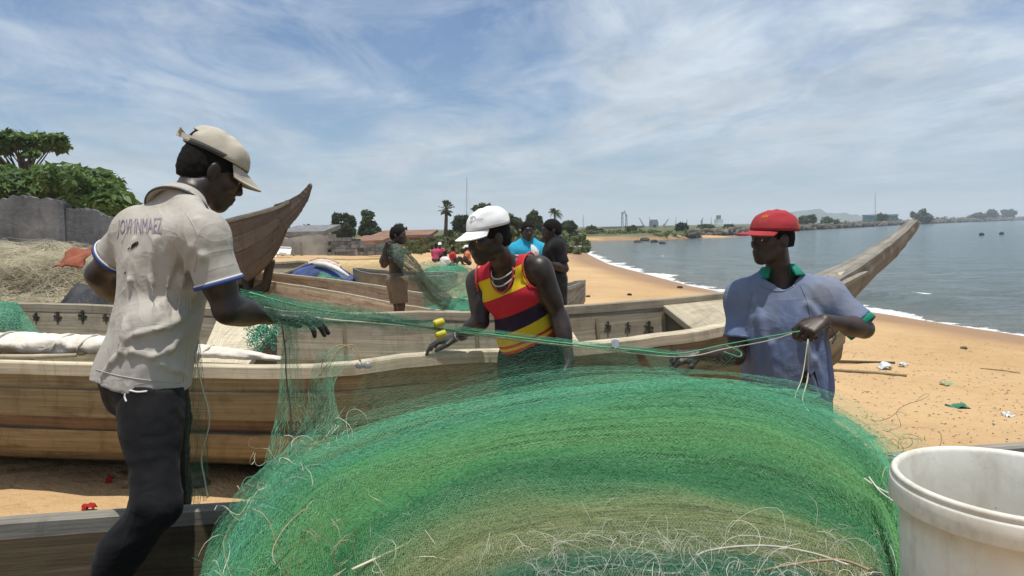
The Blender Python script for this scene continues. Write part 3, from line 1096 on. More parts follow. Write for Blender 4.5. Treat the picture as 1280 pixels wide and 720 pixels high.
shed = tag(empty('tin_shed', P(455, 325, 46)), 'low shed with a rusty red brown roof behind the block wall', 'shed')
def slab(px0, px1, y0, y1, Y, depth, mat, name, root, tilt=0.0):
    a, b = P(px0, y0, Y), P(px1, y1, Y)
    mb = MB()
    vs = [(a.x, Y, a.z), (b.x, Y, a.z), (b.x, Y, b.z), (a.x, Y, b.z)]
    vs += [(v[0], Y + depth, v[2] + tilt) for v in vs]
    mb.add(vs, [(0, 1, 2, 3), (5, 4, 7, 6), (1, 5, 6, 2), (4, 0, 3, 7), (4, 5, 1, 0), (3, 2, 6, 7)])
    return mb.build(name, mat, root)


slab(438, 474, 305, 326, 46, 4, M['block_dark'], 'wall', shed)
slab(436, 478, 301, 305.5, 45.6, 5, M['rust_sheet'], 'roof', shed, 0.3)
shed = tag(empty('ochre_shed', P(500, 318, 56)), 'long ochre mud shed behind the bare chested boy', 'shed')
slab(466, 536, 297, 322, 56, 5, M['ochre_wall'], 'wall', shed)
slab(463, 538, 294.5, 297, 55.6, 6, M['rust_sheet'], 'roof', shed, 0.4)
slab(478, 484, 303, 322, 55.95, 0.1, M['hole'], 'doorway', shed)
slab(520, 527, 302, 309, 55.95, 0.1, M['hole'], 'window', shed)
shed = tag(empty('zinc_shed', P(370, 300, 50)), 'pale zinc roofed shed over the plastered wall', 'shed')
slab(350, 404, 294, 325, 50, 4, M['plaster'], 'wall', shed)
slab(346, 405, 290, 294.5, 49.6, 5, M['zinc_sheet'], 'roof', shed, 0.5)
# white sheet metal scraps leaning at the foot of the wall
for i, (px, y, w, hh, mt) in enumerate(((348, 314, 30, 5, 'paint_white'), (332, 322, 26, 5, 'paint_white'), (322, 309, 18, 4, 'canvas'))):
    c = P(px, y, 35 + i)
    mb = MB()
    sc = (35 + i) / F_PX
    mb.box((0, 0, 0), (w * sc, 0.6, 0.05))
    mb.box((0, 0.28, 0.06), (w * sc * 0.96, 0.04, 0.10))
    mb.box((w * sc * 0.2, -0.1, 0.05), (w * sc * 0.3, 0.3, 0.06))
    o = mb.build('scrap_sheet', M[mt])
    o.location = c
    o.rotation_euler = (0.5, 0.08 * (-1) ** i, 0.2)
    tag(o, ['long white scrap sheet slumped at the plastered wall', 'white scrap sheet lying lowest below the wall', 'dull canvas coloured scrap sheet under the zinc shed'][i], 'scrap')

# ------------------------------------------------------------------ far shore: breakwater, port, hill
def bw_point(t):
    """t 0..1 along the breakwater"""
    i = t * 5
    xs, ys = [30, 54, 86, 220, 373, 900], [115, 159, 203, 383, 569, 1150]
    return np.interp(i, range(6), xs), np.interp(i, range(6), ys)


vs, fs = [], []
q = np.random.RandomState(5)
for i in range(2200):
    t = q.uniform(0, 1) ** 0.9
    x, y = bw_point(t)
    d = math.hypot(x, y)
    sz = q.uniform(0.4, 1.0) * (0.34 + d * 0.0034)
    off = q.uniform(-0.5, 1.0)
    hgt = 1.4 * math.exp(-(off * 1.2) ** 2) * (0.75 + d * 0.0011)
    c = np.array([x - off * sz * 0.8, y + off * 3, WATER_Z + hgt * q.uniform(0.15, 1.0)])
    dirs = q.normal(size=(8, 3))
    b = len(vs)
    box = np.array([(a, b2, c2) for a in (-1, 1) for b2 in (-1, 1) for c2 in (-1, 1)], float)
    box = box * np.array([0.75, 0.7, 0.5]) * sz + q.normal(scale=0.16 * sz, size=(8, 3))
    th = q.uniform(0, PI)
    R = np.array([[math.cos(th), -math.sin(th), 0], [math.sin(th), math.cos(th), 0], [0, 0, 1]])
    vs += list(box @ R.T + c)
    fs += [[b + k for k in f] for f in ((0, 1, 3, 2), (4, 6, 7, 5), (0, 4, 5, 1), (2, 3, 7, 6), (0, 2, 6, 4), (1, 5, 7, 3))]
tag(link('breakwater_rubble', mesh_np('breakwater_rubble', vs, np.array(fs)), M['rock']), 'long breakwater of tumbled grey brown rocks across the bay', None, None, 'stuff')

# rocky point at the end of the beach
for i, (px, y, w) in enumerate(((806, 299, 11), (818, 301, 9), (797, 301, 8), (828, 302.5, 7))):
    c = PZ(px, y + 2, WATER_Z)
    bm = bmesh.new()
    bmesh.ops.create_icosphere(bm, subdivisions=2, radius=1.0)
    s = w * c.y / F_PX * 0.6
    for v in bm.verts:
        k = 1 + 0.35 * float(fbm(np.array([v.co[:]]) * 1.3 + i * 7, 3)[0])
        v.co = Vector((v.co.x * s * k, v.co.y * s * k, v.co.z * s * 0.55 * k))
    me = bpy.data.meshes.new('shore_rock')
    bm.to_mesh(me)
    bm.free()
    o = link('shore_rock', me, M['rock_dark'])
    o.location = (c.x, c.y, WATER_Z + s * 0.15)
    tag(o, 'dark rock off the tip of the low sandy bank', 'rock', 'dark rocks at the tip of the beach')

far_lab = {
    739: 'small round bush tree on the far bank next to the scrub', 750: 'tiny bush tree beside another on the far bank',
    789: 'bushy tree before the port buildings', 853: 'round dark bush tree standing alone before the port cranes', 883: 'low bush tree on the breakwater behind the red cap peak',
    912: 'small bush tree by the white harbour building', 1008: 'wide low tree below the hazy hill', 1035: 'bushy tree at the foot of the hazy hill',
    1101: 'tree in front of the blue green warehouse', 1152: 'big dark round tree on the breakwater above the canoe bow tip', 1222: 'low spreading bush on the far breakwater',
    1240: 'rounded bush tree on the far breakwater, next to another', 1260: 'rounded bush tree near the open end of the breakwater'}
for i, (px, top, bot, w, Y, lf) in enumerate(((739, 283, 297, 13, 140, 'leaf_mid'), (750, 287, 297, 9, 140, 'leaf_dark'), (789, 282, 300, 14, 122, 'leaf_mid'), (853, 279, 297, 17, 128, 'leaf_dark'), (883, 281, 293, 22, 165, 'leaf_mid'), (912, 281, 292, 12, 180, 'leaf_mid'), (1008, 268, 286, 26, 225, 'leaf_mid'), (1035, 272, 285, 22, 255, 'leaf_mid'), (1101, 266, 282, 16, 330, 'leaf_mid'), (1152, 262, 280, 28, 415, 'leaf_dark'), (1222, 266, 275, 18, 640, 'leaf_mid'), (1240, 263, 275, 16, 720, 'leaf_dark'), (1260, 262, 274, 14, 820, 'leaf_dark'))):
    round_tree(px, top, bot, w, Y, far_lab[px], lf, 900, 40 + i, name='bush_tree', lsize=Y * 0.0034, nclump=16)
q = random.Random(12)
scrub('vegetation', 'low green growth along the top of the breakwater', [(px, y0 - 3 - q.uniform(0, 4), y0 + 1, Y, 9) for (px, y0, Y) in [(830 + 10 * k, 296.5 - 0.056 * 10 * k, float(np.interp(830 + 10 * k, [830, 860, 930, 1000, 1130, 1200, 1280], [113, 118, 163, 208, 392, 580, 1100]))) for k in range(44)]], 9000, 0.9, 'leaf_bush', seed=7)

vs, fs = [], []
n = 40
for i in range(n):
    t = i / (n - 1)
    px = 985 + 120 * t
    y = 273 - 11 * math.exp(-((px - 1022) / 16) ** 2) - 6 * math.exp(-((px - 1058) / 20) ** 2) - 1.2 * math.sin(px * 0.4)
    p = P(px, y, 1500)
    b = P(px, 284, 1500)
    vs += [(p.x, 1460, b.z - 12), (p.x, 1500, p.z), (p.x, 1640, p.z * 0.9), (p.x, 1700, b.z - 12)]
for i in range(n - 1):
    for k in range(3):
        fs.append((i * 4 + k, i * 4 + 4 + k, i * 4 + 5 + k, i * 4 + 1 + k))
tag(link('hill', mesh_np('hill', vs, fs), M['hill_hazed'], None, True), 'low hazy wooded hill far beyond the bay', None, None, 'structure')


def lattice_crane(px, base, top, Y, jib, label, mat='steel_grey', wpx=3.0):
    a, b = P(px, base, Y), P(px, top, Y)
    root = tag(empty('harbour_crane', a), label, 'crane')
    sc = Y / F_PX
    m = MB()
    for sx in (-1, 1):
        m.tube([(a.x + sx * wpx * sc * 0.5, Y, a.z), (a.x + sx * wpx * sc * 0.2, Y, b.z)], 0.42 * sc, 4)
    for k in range(6):
        z0, z1 = a.z + (b.z - a.z) * k / 6, a.z + (b.z - a.z) * (k + 1) / 6
        w0, w1 = wpx * sc * (0.5 - 0.05 * k), wpx * sc * (0.5 - 0.05 * (k + 1))
        m.tube([(a.x - w0, Y, z0), (a.x + w1, Y, z1)], 0.28 * sc, 3)
    m.build('mast', M[mat], root)
    m = MB()
    e = P(px + jib[0], top + jib[1], Y)
    m.tube([(b.x, Y, b.z - 3 * sc), e], [0.7 * sc, 0.3 * sc], 4)
    m.tube([b, e], 0.22 * sc, 3)
    m.build('jib', M[mat], root)
    m = MB()
    m.box((b.x, Y, a.z + (b.z - a.z) * 0.35), (wpx * sc * 1.4, 2, 2.4 * sc))
    m.build('cab', M[mat], root)


lattice_crane(778, 296, 265, 300, (4, -2), 'twin legged harbour crane with its jib nearly upright')
lattice_crane(783, 296, 268, 310, (-3, -4), 'harbour crane standing close beside the upright one')
lattice_crane(805, 294, 281, 300, (-6, -9), 'small harbour crane leaning its jib over the sheds')
lattice_crane(830, 293, 280, 320, (6, -7), 'low harbour crane next to the silo block')
lattice_crane(877, 292, 275, 340, (2, -3), 'thin harbour crane near the white harbour building')
lattice_crane(858, 292, 278, 340, (1, -4), 'thin harbour crane behind the round dark bush')


def harbour_block(parts, Y, label, name='harbour_building', cat='building'):
    px = parts[0][0]
    root = tag(empty(name, P(px, 297, Y)), label, cat)
    for (x0, x1, y0, y1, dy, mat, nm) in parts:
        slab(x0, x1, y0, y1, Y + dy, Y * 0.02, M[mat], nm, root)


harbour_block([(756, 776, 285, 297, 0, 'steel_grey', 'wall'), (755, 777, 283.6, 285.1, -1, 'zinc_sheet', 'roof'), (760, 763, 288, 291, -0.4, 'hole', 'window'), (767, 770, 288, 291, -0.4, 'hole', 'window')], 290, 'long grey harbour shed at the foot of the upright cranes')
harbour_block([(784, 803, 284, 297, 0, 'plaster', 'wall'), (783, 804, 282.4, 284.1, -1, 'rust_sheet', 'roof'), (788, 791, 287, 290, -0.4, 'hole', 'window'), (795, 798, 287, 290, -0.4, 'hole', 'window')], 285, 'pale harbour shed with a brown roof between the cranes')
harbour_block([(815, 823, 277, 296, 0, 'steel_grey', 'wall'), (816, 822, 274.5, 277.1, 0.5, 'steel_grey', 'roof'), (817, 820, 281, 284, -0.4, 'hole', 'window')], 300, 'tall grey silo block in the port')
harbour_block([(895, 908, 280, 292, 0, 'paint_white', 'wall'), (898, 904, 274, 280.1, 0.4, 'paint_white', 'tower'), (900.3, 901.2, 269, 274.1, 0.8, 'steel_grey', 'aerial'), (897, 899, 283, 285, -0.4, 'hole', 'window'), (902, 904, 283, 285, -0.4, 'hole', 'window')], 330, 'white harbour building with a stepped tower and aerial')
harbour_block([(1087, 1122, 269.5, 281, 0, 'paint_teal', 'wall'), (1086, 1123, 268.3, 269.6, -1.5, 'steel_grey', 'roof'), (1104, 1109, 274, 281, -0.5, 'steel_grey', 'door')], 450, 'blue green warehouse on the far shore')


harbour_block([(833, 842, 284, 296, 0, 'paint_white', 'wall'), (832.5, 842.5, 282.6, 284.1, -0.4, 'steel_grey', 'roof'), (836, 838, 288, 296, -0.5, 'steel_grey', 'ladder')], 310, 'squat white storage tank beside the silo block', 'storage_tank', 'tank')
harbour_block([(864, 892, 287, 294, 0, 'steel_grey', 'wall'), (863, 893, 285.6, 287.1, -1, 'rust_sheet', 'roof'), (868, 871, 289, 294, -0.5, 'hole', 'door'), (880, 883, 289, 294, -0.5, 'hole', 'door')], 320, 'long low harbour warehouse with a rusty roof near the white harbour building')
harbour_block([(918, 934, 284, 291, 0, 'plaster', 'wall'), (917, 935, 282.7, 284.1, -1, 'zinc_sheet', 'roof'), (923, 925, 286, 289, -0.5, 'hole', 'window')], 340, 'pale gabled harbour shed hidden partly by the red cap')
harbour_block([(742, 754, 288, 297, 0, 'rust_sheet', 'wall'), (741, 755, 286.8, 288.1, -1, 'zinc_sheet', 'roof')], 280, 'small rust coloured harbour shed at the start of the port')


def mast(px, y0, y1, Y, label, r=0.35):
    a, b = P(px, y0, Y), P(px, y1, Y)
    root = tag(empty('radio_mast', a), label, 'mast')
    m = MB()
    m.tube([a, b], [r * Y / F_PX, r * 0.6 * Y / F_PX], 4)
    m.build('pole', M['steel_grey'], root)
    m = MB()
    for k in (0.45, 0.9):
        c = Vector(a).lerp(b, k)
        m.tube([c, (c.x + (b.z - a.z) * 0.10, Y, a.z)], 0.06 * Y / F_PX, 3)
        m.tube([c, (c.x - (b.z - a.z) * 0.10, Y, a.z)], 0.06 * Y / F_PX, 3)
    m.build('guy_wire', M['steel_grey'], root)


mast(583.5, 296, 222, 200, 'tall thin radio mast rising beside the palmyra palm', 0.42)
mast(1094, 280, 241, 600, 'thin radio mast over the blue green warehouse', 0.40)
mast(845, 294, 272, 330, 'short harbour light mast behind the storage tank', 0.4)
mast(812, 296, 271, 320, 'thin harbour mast beside the tall silo', 0.4)
mast(889, 292, 272, 345, 'slim harbour mast next to the white harbour building', 0.4)
mast(729, 298, 268, 260, 'faint radio mast above the low sandy bank', 0.36)
# two small buoys far out
for i, (px, y) in enumerate(((1227, 294), (1252, 293))):
    c = PZ(px, y, WATER_Z)
    bm = bmesh.new()
    bmesh.ops.create_uvsphere(bm, u_segments=10, v_segments=6, radius=0.35)
    for v in bm.verts:
        v.co.z *= 0.7 if v.co.z < 0 else 1.0
        if v.co.z > 0.2:
            v.co.x *= 0.45
            v.co.y *= 0.45
    me = bpy.data.meshes.new('buoy')
    bm.to_mesh(me)
    bm.free()
    o = link('buoy', me, M['tarp_black'], None, True)
    o.location = (c.x, c.y, WATER_Z + 0.08)
    tag(o, 'small dark buoy floating out in the bay', 'buoy', 'dark buoys in the bay')
# ------------------------------------------------------------------ canoes
PROFILE = [(0, 0), (0.02, 0.10), (0.05, 0.25), (0.10, 0.45), (0.20, 0.66), (0.38, 0.84), (0.62, 0.95), (1.0, 1.0)]


class Hull:
    """planked canoe between a near and a far gunwale (lists of points) over a keel (heights)"""

    def __init__(self, near, far, keel_z, n=44, profile=PROFILE):
        self.N, self.F = catmull(near, n), catmull(far, n)
        mid = (np.array([list(p) for p in near]) + np.array([list(p) for p in far])) / 2
        mid[:, 2] = keel_z
        self.K = catmull(mid, n)
        self.n = n
        self.pa = np.array(profile)

    def at(self, side, i, b):
        """station i (array), fraction b of the depth -> points"""
        G = (self.N if side < 0 else self.F)[i]
        K = self.K[i]
        a = np.interp(b, self.pa[:, 1], self.pa[:, 0])
        p = G + (K - G) * a
        p[..., 2] = G[..., 2] + (K[..., 2] - G[..., 2]) * b
        return p

    def inward(self, side, i):
        d = (self.F[i] - self.N[i])
        d[..., 2] = 0
        d = d / np.maximum(np.linalg.norm(d, axis=-1), 1e-6)[..., None]
        return d if side < 0 else -d

    def strake(self, side, b0, b1, th, name, mat, parent, out=0.0, i0=0, i1=None, rows=4, seed=0, jit=0.004):
        idx = np.arange(i0, (self.n if i1 is None else i1))
        inn = self.inward(side, idx)
        nz = np.random.RandomState(seed + 5)
        ring, uv = [], []
        cl = np.concatenate([[0], np.cumsum(np.linalg.norm(np.diff(self.N[idx], axis=0), axis=1))])
        e0 = jit * np.convolve(nz.normal(size=len(idx) + 4), np.ones(5) / 5, 'valid') / 0.3
        for k in range(rows):
            b = b0 + (b1 - b0) * k / (rows - 1)
            p = self.at(side, idx, b) - inn * (out + e0[:, None])
            if k == 0:
                p[:, 2] -= 0.003
            ring.append(p)
            uv.append(np.stack([cl, np.full_like(cl, b * 0.7)], 1))
        for k in range(rows - 1, -1, -1):
            b = b0 + (b1 - b0) * k / (rows - 1)
            p = self.at(side, idx, b) + inn * th
            if b > 0.6:
                p[:, 2] += th * 0.7
            ring.append(p)
            uv.append(np.stack([cl, np.full_like(cl, b * 0.7 + 0.03)], 1))
        m = len(ring)
        V = np.stack(ring, 1).reshape(-1, 3)
        U = np.stack(uv, 1).reshape(-1, 2)
        fs = []
        L = len(idx)
        for i in range(L - 1):
            for k in range(m):
                k2 = (k + 1) % m
                fs.append((i * m + k, i * m + k2, (i + 1) * m + k2, (i + 1) * m + k))
        fs.append(tuple(range(m - 1, -1, -1)))
        fs.append(tuple((L - 1) * m + k for k in range(m)))
        return link(name, mesh_np(name, V, fs, U), mat, parent)

    def rail(self, side, w, h, name, mat, parent, i0=0, i1=None, lift=0.0, seed=0, outw=0.012):
        idx = np.arange(i0, (self.n if i1 is None else i1))
        G = (self.N if side < 0 else self.F)[idx].copy()
        nz = np.random.RandomState(seed)
        wob = 0.004 * np.convolve(nz.normal(size=len(idx) + 4), np.ones(5) / 5, 'valid') / 0.4
        inn = self.inward(side, idx)
        G = G - inn * outw
        G[:, 2] += lift + wob
        cl = np.concatenate([[0], np.cumsum(np.linalg.norm(np.diff(G, axis=0), axis=1))])
        z = np.array([0, 0, 1.0])
        c = 0.007
        prof = [(0, -h), (0, -c), (c, 0), (w - c, 0), (w, -c), (w, -h)]
        ring = [G + inn * a + z * b for a, b in prof]
        uv = [np.stack([cl, np.full_like(cl, k * 0.03)], 1) for k in range(6)]
        m = 6
        V = np.stack(ring, 1).reshape(-1, 3)
        U = np.stack(uv, 1).reshape(-1, 2)
        fs = []
        L = len(idx)
        for i in range(L - 1):
            for k in range(m):
                k2 = (k + 1) % m
                fs.append((i * m + k, i * m + k2, (i + 1) * m + k2, (i + 1) * m + k))
        fs.append(tuple(range(m - 1, -1, -1)))
        fs.append(tuple((L - 1) * m + k for k in range(m)))
        return link(name, mesh_np(name, V, fs, U), mat, parent)

    def bottom(self, name, mat, parent, b0=0.72, th=0.05):
        idx = np.arange(self.n)
        rows = []
        bs = [b0, 0.84, 0.95, 1.0]
        for b in bs:
            rows.append(self.at(-1, idx, b))
        for b in bs[-2::-1]:
            rows.append(self.at(1, idx, b))
        m = len(rows)
        up = np.array([0, 0, th])
        V = np.concatenate([np.stack(rows, 1), np.stack([r + up for r in rows], 1)[:, ::-1]], 1)
        m2 = V.shape[1]
        cl = np.concatenate([[0], np.cumsum(np.linalg.norm(np.diff(self.N, axis=0), axis=1))])
        U = np.stack([np.repeat(cl[:, None], m2, 1), np.repeat((np.arange(m2) * 0.12)[None], len(cl), 0)], -1).reshape(-1, 2)
        fs = []
        for i in range(self.n - 1):
            for k in range(m2):
                k2 = (k + 1) % m2
                fs.append((i * m2 + k, i * m2 + k2, (i + 1) * m2 + k2, (i + 1) * m2 + k))
        fs.append(tuple(range(m2 - 1, -1, -1)))
        fs.append(tuple((self.n - 1) * m2 + k for k in range(m2)))
        return link(name, mesh_np(name, V.reshape(-1, 3), fs, U), mat, parent, True)

    def find_x(self, side, x):
        G = self.N if side < 0 else self.F
        return int(np.argmin(np.abs(G[:, 0] - x)))


def board(name, mat, parent, quad, th):
    """a plank whose top face is the four given corners"""
    qd = [Vector(p) for p in quad]
    nor = (qd[1] - qd[0]).cross(qd[3] - qd[0]).normalized()
    if nor.z < 0:
        nor = -nor
    c = 0.006
    mid = sum(qd, Vector()) / 4
    top = [p + (mid - p).normalized() * c for p in qd]
    up = [p - nor * c for p in qd]
    lo = [p - nor * th for p in qd]
    L = (qd[1] - qd[0]).length
    W = (qd[3] - qd[0]).length
    uv1 = [(0, 0), (L, 0), (L, W), (0, W)] if L > W else [(0, 0), (0, L), (W, L), (W, 0)]
    mb = MB()
    mb.add(top + up + lo, [(0, 1, 2, 3), (0, 4, 5, 1), (1, 5, 6, 2), (2, 6, 7, 3), (3, 7, 4, 0), (4, 8, 9, 5), (5, 9, 10, 6), (6, 10, 11, 7), (7, 11, 8, 4), (11, 10, 9, 8)], uv1 * 3)
    return mb.build(name, mat, parent)


# ---- the big planked canoe across the middle
nearG = [P(-420, 446, 4.3), P(-200, 446, 3.75), P(0, 452, 3.45), P(200, 455.5, 3.40), P(400, 455.5, 3.42), P(545, 441.5, 3.5), P(717, 431.5, 3.62), P(898, 409, 3.90), P(1000, 379, 4.25), P(1058, 352, 4.55)]
farG = [P(-330, 371, 4.9), P(-150, 375, 5.05), P(0, 378, 5.1), P(180, 382, 5.06), P(350, 388, 5.0), P(480, 390, 4.97), P(600, 388, 4.95), P(702, 383, 4.92), P(905, 364, 4.84), P(1046, 345, 4.66)]
# resample both to matching stations
nearG, farG = catmull(nearG, 12), catmull(farG, 12)
kz = [gz(*((nearG[i][:2] + farG[i][:2]) / 2)) for i in range(12)]
kz = [max(0.02, min(0.36, k)) for k in kz]
kz[-1] = 0.70
kz[-2] = 0.42
kz[-3] = 0.22
boat = tag(empty('planked_canoe', (0, 4.3, 0.1)), 'long planked wooden canoe with pale gunwales where the white capped man leans', 'boat')
H = Hull(nearG, farG, kz, 60)
MAINB = H
for sd in (-1, 1):
    w1, w2, w3, w4 = ('wood_brown', 'wood_brown', 'wood_red', 'wood_log') if sd < 0 else ('wood_grey', 'wood_grey', 'wood_brown', 'wood_log')
    H.rail(sd, 0.085 if sd < 0 else 0.06, 0.062, 'gunwale', M['wood_pale' if sd < 0 else 'wood_grey'], boat, seed=3 + sd)
    H.strake(sd, 0.065, 0.205, 0.03, 'plank', M[w1], boat, 0.004, seed=1 + sd)
    H.strake(sd, 0.195, 0.415, 0.03, 'plank', M[w2], boat, 0.012, seed=2 + sd)
    H.strake(sd, 0.405, 0.535, 0.035, 'plank', M[w3], boat, 0.0, seed=4 + sd)
    H.strake(sd, 0.525, 0.75, 0.05, 'plank', M[w4], boat, 0.02, seed=6 + sd, rows=5)
H.bottom('hull_bottom', M['wood_log'], boat)
# inner lining boards seams and pegs: dark fishbone patches on the inside of the far planking
def peg(px, y, Y, s, parent, k):
    c = P(px, y, Y)
    mb = MB()
    sc = s * Y / F_PX
    mb.box((0, 0, 0), (sc * 1.0, 0.008, sc * 0.26), Matrix.Rotation(0.15, 3, 'Y'))
    mb.box((sc * 0.03, -0.002, 0), (sc * 0.26, 0.009, sc * 1.3), Matrix.Rotation(-0.12, 3, 'Y'))
    mb.box((-sc * 0.1, -0.001, sc * 0.42), (sc * 0.55, 0.008, sc * 0.14), Matrix.Rotation(-0.2, 3, 'Y'))
    o = mb.build('peg_patch', M['wood_black'], parent)
    return c, o


for k, (px, y, s) in enumerate(((760, 407, 8), (785, 407, 7), (811, 409, 12), (45, 396, 8), (72, 396, 10), (103, 395, 11), (132, 397, 8))):
    i = int(np.argmin(np.abs(H.F[:, 0] / H.F[:, 1] - (px - CX) / F_PX)))
    inn_ = H.inward(1, np.array([i]))[0]
    ln = [H.at(1, np.array([i]), b_)[0] + inn_ * 0.036 for b_ in np.linspace(0.08, 0.5, 60)]
    d_ = ray(px, y)
    el_ = [abs((p_[2] - CAM_Z) / p_[1] - d_.z / d_.y) for p_ in ln]
    c = Vector(ln[int(np.argmin(el_))])
    c, o = peg(px, y, c.y, s, boat, k)
    o.location = c
    o.rotation_euler = (-0.1, rnd.uniform(-0.15, 0.15), 0)
# thwarts
def on_rail(side, px, drop, inset=0.05):
    G = H.N if side < 0 else H.F
    i = int(np.argmin(np.abs(G[:, 0] / G[:, 1] - (px - CX) / F_PX)))
    p = Vector(G[i]) + Vector(H.inward(side, np.array([i]))[0]) * inset
    p.z -= drop
    return p


board('thwart', M['wood_pale'], boat, [on_rail(1, 836, 0.05), on_rail(-1, 905, 0.10), on_rail(-1, 985, 0.08), on_rail(1, 908, 0.05)], 0.045)
board('thwart', M['wood_pale'], boat, [on_rail(1, 640, 0.02), on_rail(-1, 700, 0.06), on_rail(-1, 752, 0.06), on_rail(1, 700, 0.02)], 0.04)
board('thwart', M['wood_pale'], boat, [on_rail(1, 275, 0.09), on_rail(-1, 226, 0.05), on_rail(-1, 305, 0.05), on_rail(1, 350, 0.09)], 0.04)
board('thwart', M['wood_grey'], boat, [on_rail(1, -60, 0.08), on_rail(-1, -200, 0.08), on_rail(-1, -130, 0.08), on_rail(1, -10, 0.08)], 0.04)
# ribs inside the far planking
for px in (735, 830, 420, 590):
    i = int(np.argmin(np.abs(H.F[:, 0] / H.F[:, 1] - (px - CX) / F_PX)))
    pts = [Vector(H.at(1, np.array([i]), b)[0]) + Vector(H.inward(1, np.array([i]))[0]) * 0.045 for b in (0.11, 0.3, 0.5, 0.72)]
    mb = MB()
    mb.tube(pts, 0.012, 4)
    mb.build('rib', M['wood_brown'], boat)


def prow(name, mat, parent, axis, w, d, uvk=1.0):
    """stem timber swept along axis; w width, d depth per point; section a wedge: flat top, keel edge below"""
    ax = catmull(axis, 22)
    ws, ds = np.interp(np.linspace(0, 1, 22), np.linspace(0, 1, len(w)), w), np.interp(np.linspace(0, 1, 22), np.linspace(0, 1, len(d)), d)
    vs, uv, fs, L = [], [], [], 0
    up = Vector((0, 0, 1))
    for i in range(22):
        t = Vector(ax[min(i + 1, 21)]) - Vector(ax[max(i - 1, 0)])
        t.normalize()
        side = t.cross(up).normalized()
        n_ = side.cross(t)
        c = Vector(ax[i])
        if i:
            L += (c - Vector(ax[i - 1])).length
        j = 0.004
        for k, (a, b) in enumerate(((-1, 0), (-0.85, 0.03), (0.85, 0.03), (1, 0), (0.8, -0.55), (0.28, -1), (-0.28, -1), (-0.8, -0.55))):
            vs.append(c + side * (a * ws[i] / 2 + rnd.uniform(-j, j)) + n_ * (b * ds[i] + rnd.uniform(-j, j)))
            uv.append((L, k * 0.06))
    for i in range(21):
        for k in range(8):
            fs.append((i * 8 + k, i * 8 + (k + 1) % 8, (i + 1) * 8 + (k + 1) % 8, (i + 1) * 8 + k))
    fs.append(tuple(range(7, -1, -1)))
    fs.append(tuple(21 * 8 + k for k in range(8)))
    mb = MB()
    mb.add(vs, fs, uv)
    return mb.build(name, mat, parent)


stem = prow('stem', M['wood_bare'], boat, [P(985, 366, 4.35), P(1040, 343, 4.58), P(1085, 318, 4.74), P(1118, 295, 4.86), P(1142, 275.5, 4.97)], [0.32, 0.22, 0.13, 0.10, 0.07], [0.32, 0.25, 0.16, 0.13, 0.08])
# the carved breast hook seat on the stem
board('breast_hook', M['wood_bare'], boat, [P(1034, 344, 4.47), P(1071, 337, 4.62), P(1086, 339, 4.62), P(1052, 357, 4.40)], 0.07)
board('breast_hook', M['wood_pale'], boat, [P(1046, 341, 4.50), P(1074, 333.5, 4.66), P(1078, 336, 4.66), P(1052, 346, 4.48)], 0.03)

# ---- the canoe in front that holds the green net and the bucket
g0, g1 = Vector((-1.40, 1.87, 0.86)), Vector((1.76, 2.35, 0.86))
dr = (g1 - g0).normalized()
pr = Vector((dr.y, -dr.x, 0))
farN = [g0 - dr * 3.0 - Vector((0, 0.42, -0.16)), g0 - dr * 1.6 - Vector((0, 0.08, -0.04)), g0, g0.lerp(g1, 0.5) + Vector((0, 0.03, -0.015)), g1, g1 + dr * 1.5 - Vector((0, 0.10, -0.05)), g1 + dr * 2.8 - Vector((0, 0.45, -0.2))]
nearN = [farN[0] + pr * 0.30, farN[1] + pr * 1.05, farN[2] + pr * 1.28, farN[3] + pr * 1.34, farN[4] + pr * 1.28, farN[5] + pr * 1.05, farN[6] + pr * 0.30]
boat2 = tag(empty('planked_canoe', (0.2, 1.5, 0.1)), 'dark weathered canoe with a grey gunwale, loaded with the green net and bucket', 'boat')
H2 = Hull(nearN, farN, [0.42, 0.27, 0.22, 0.15, 0.08, 0.15, 0.35], 40)
for sd in (-1, 1):
    H2.rail(sd, 0.05, 0.05, 'gunwale', M['wood_bare'], boat2, seed=13 + sd)
    H2.strake(sd, 0.07, 0.34, 0.03, 'plank', M['wood_dark'], boat2, 0.004, seed=11 + sd)
    H2.strake(sd, 0.345, 0.72, 0.035, 'plank', M['wood_dark'], boat2, 0.012, seed=12 + sd)
H2.bottom('hull_bottom', M['wood_dark'], boat2, 0.70)
def cross_board(x0, x1, z, mat):
    a = H2.find_x(1, x0)
    b = H2.find_x(1, x1)
    F0, F1, N0, N1 = [Vector(H2.F[a]), Vector(H2.F[b]), Vector(H2.N[a]), Vector(H2.N[b])]
    qd = [N0.lerp(F0, 0.06), N1.lerp(F1, 0.06), N1.lerp(F1, 0.94), N0.lerp(F0, 0.94)]
    for p in qd:
        p.z = z
    board('thwart', M[mat], boat2, qd, 0.035)


cross_board(0.55, 1.25, 0.80, 'wood_grey')
cross_board(1.27, 1.75, 0.80, 'wood_grey')
cross_board(-0.25, 0.10, 0.72, 'wood_grey')


# ---- canoes drawn up behind
def simple_canoe(name, label, near, far, keel, planks, railmat=None, n=34, bottom=None, prof=PROFILE, extra=None, railw=0.06):
    c = sum((Vector(p) for p in near), Vector()) / len(near)
    root = tag(empty(name, (c.x, c.y, min(keel))), label, 'boat')
    h = Hull(near, far, keel, n, prof)
    for sd in (-1, 1):
        if railmat:
            h.rail(sd, railw, 0.05, 'gunwale', M[railmat], root, seed=31 + sd)
        for k, (b0, b1, mt) in enumerate(planks):
            h.strake(sd, b0, b1, 0.035, 'plank', M[mt], root, 0.008 * (k % 2), seed=33 + k + sd)
    h.bottom('hull_bottom', M[bottom or planks[-1][2]], root, planks[-1][1] - 0.01)
    if extra:
        extra(root, h)
    return root


def gkeel(pts, lift):
    return [gz(p[0], p[1]) + l for p, l in zip(pts, lift)]


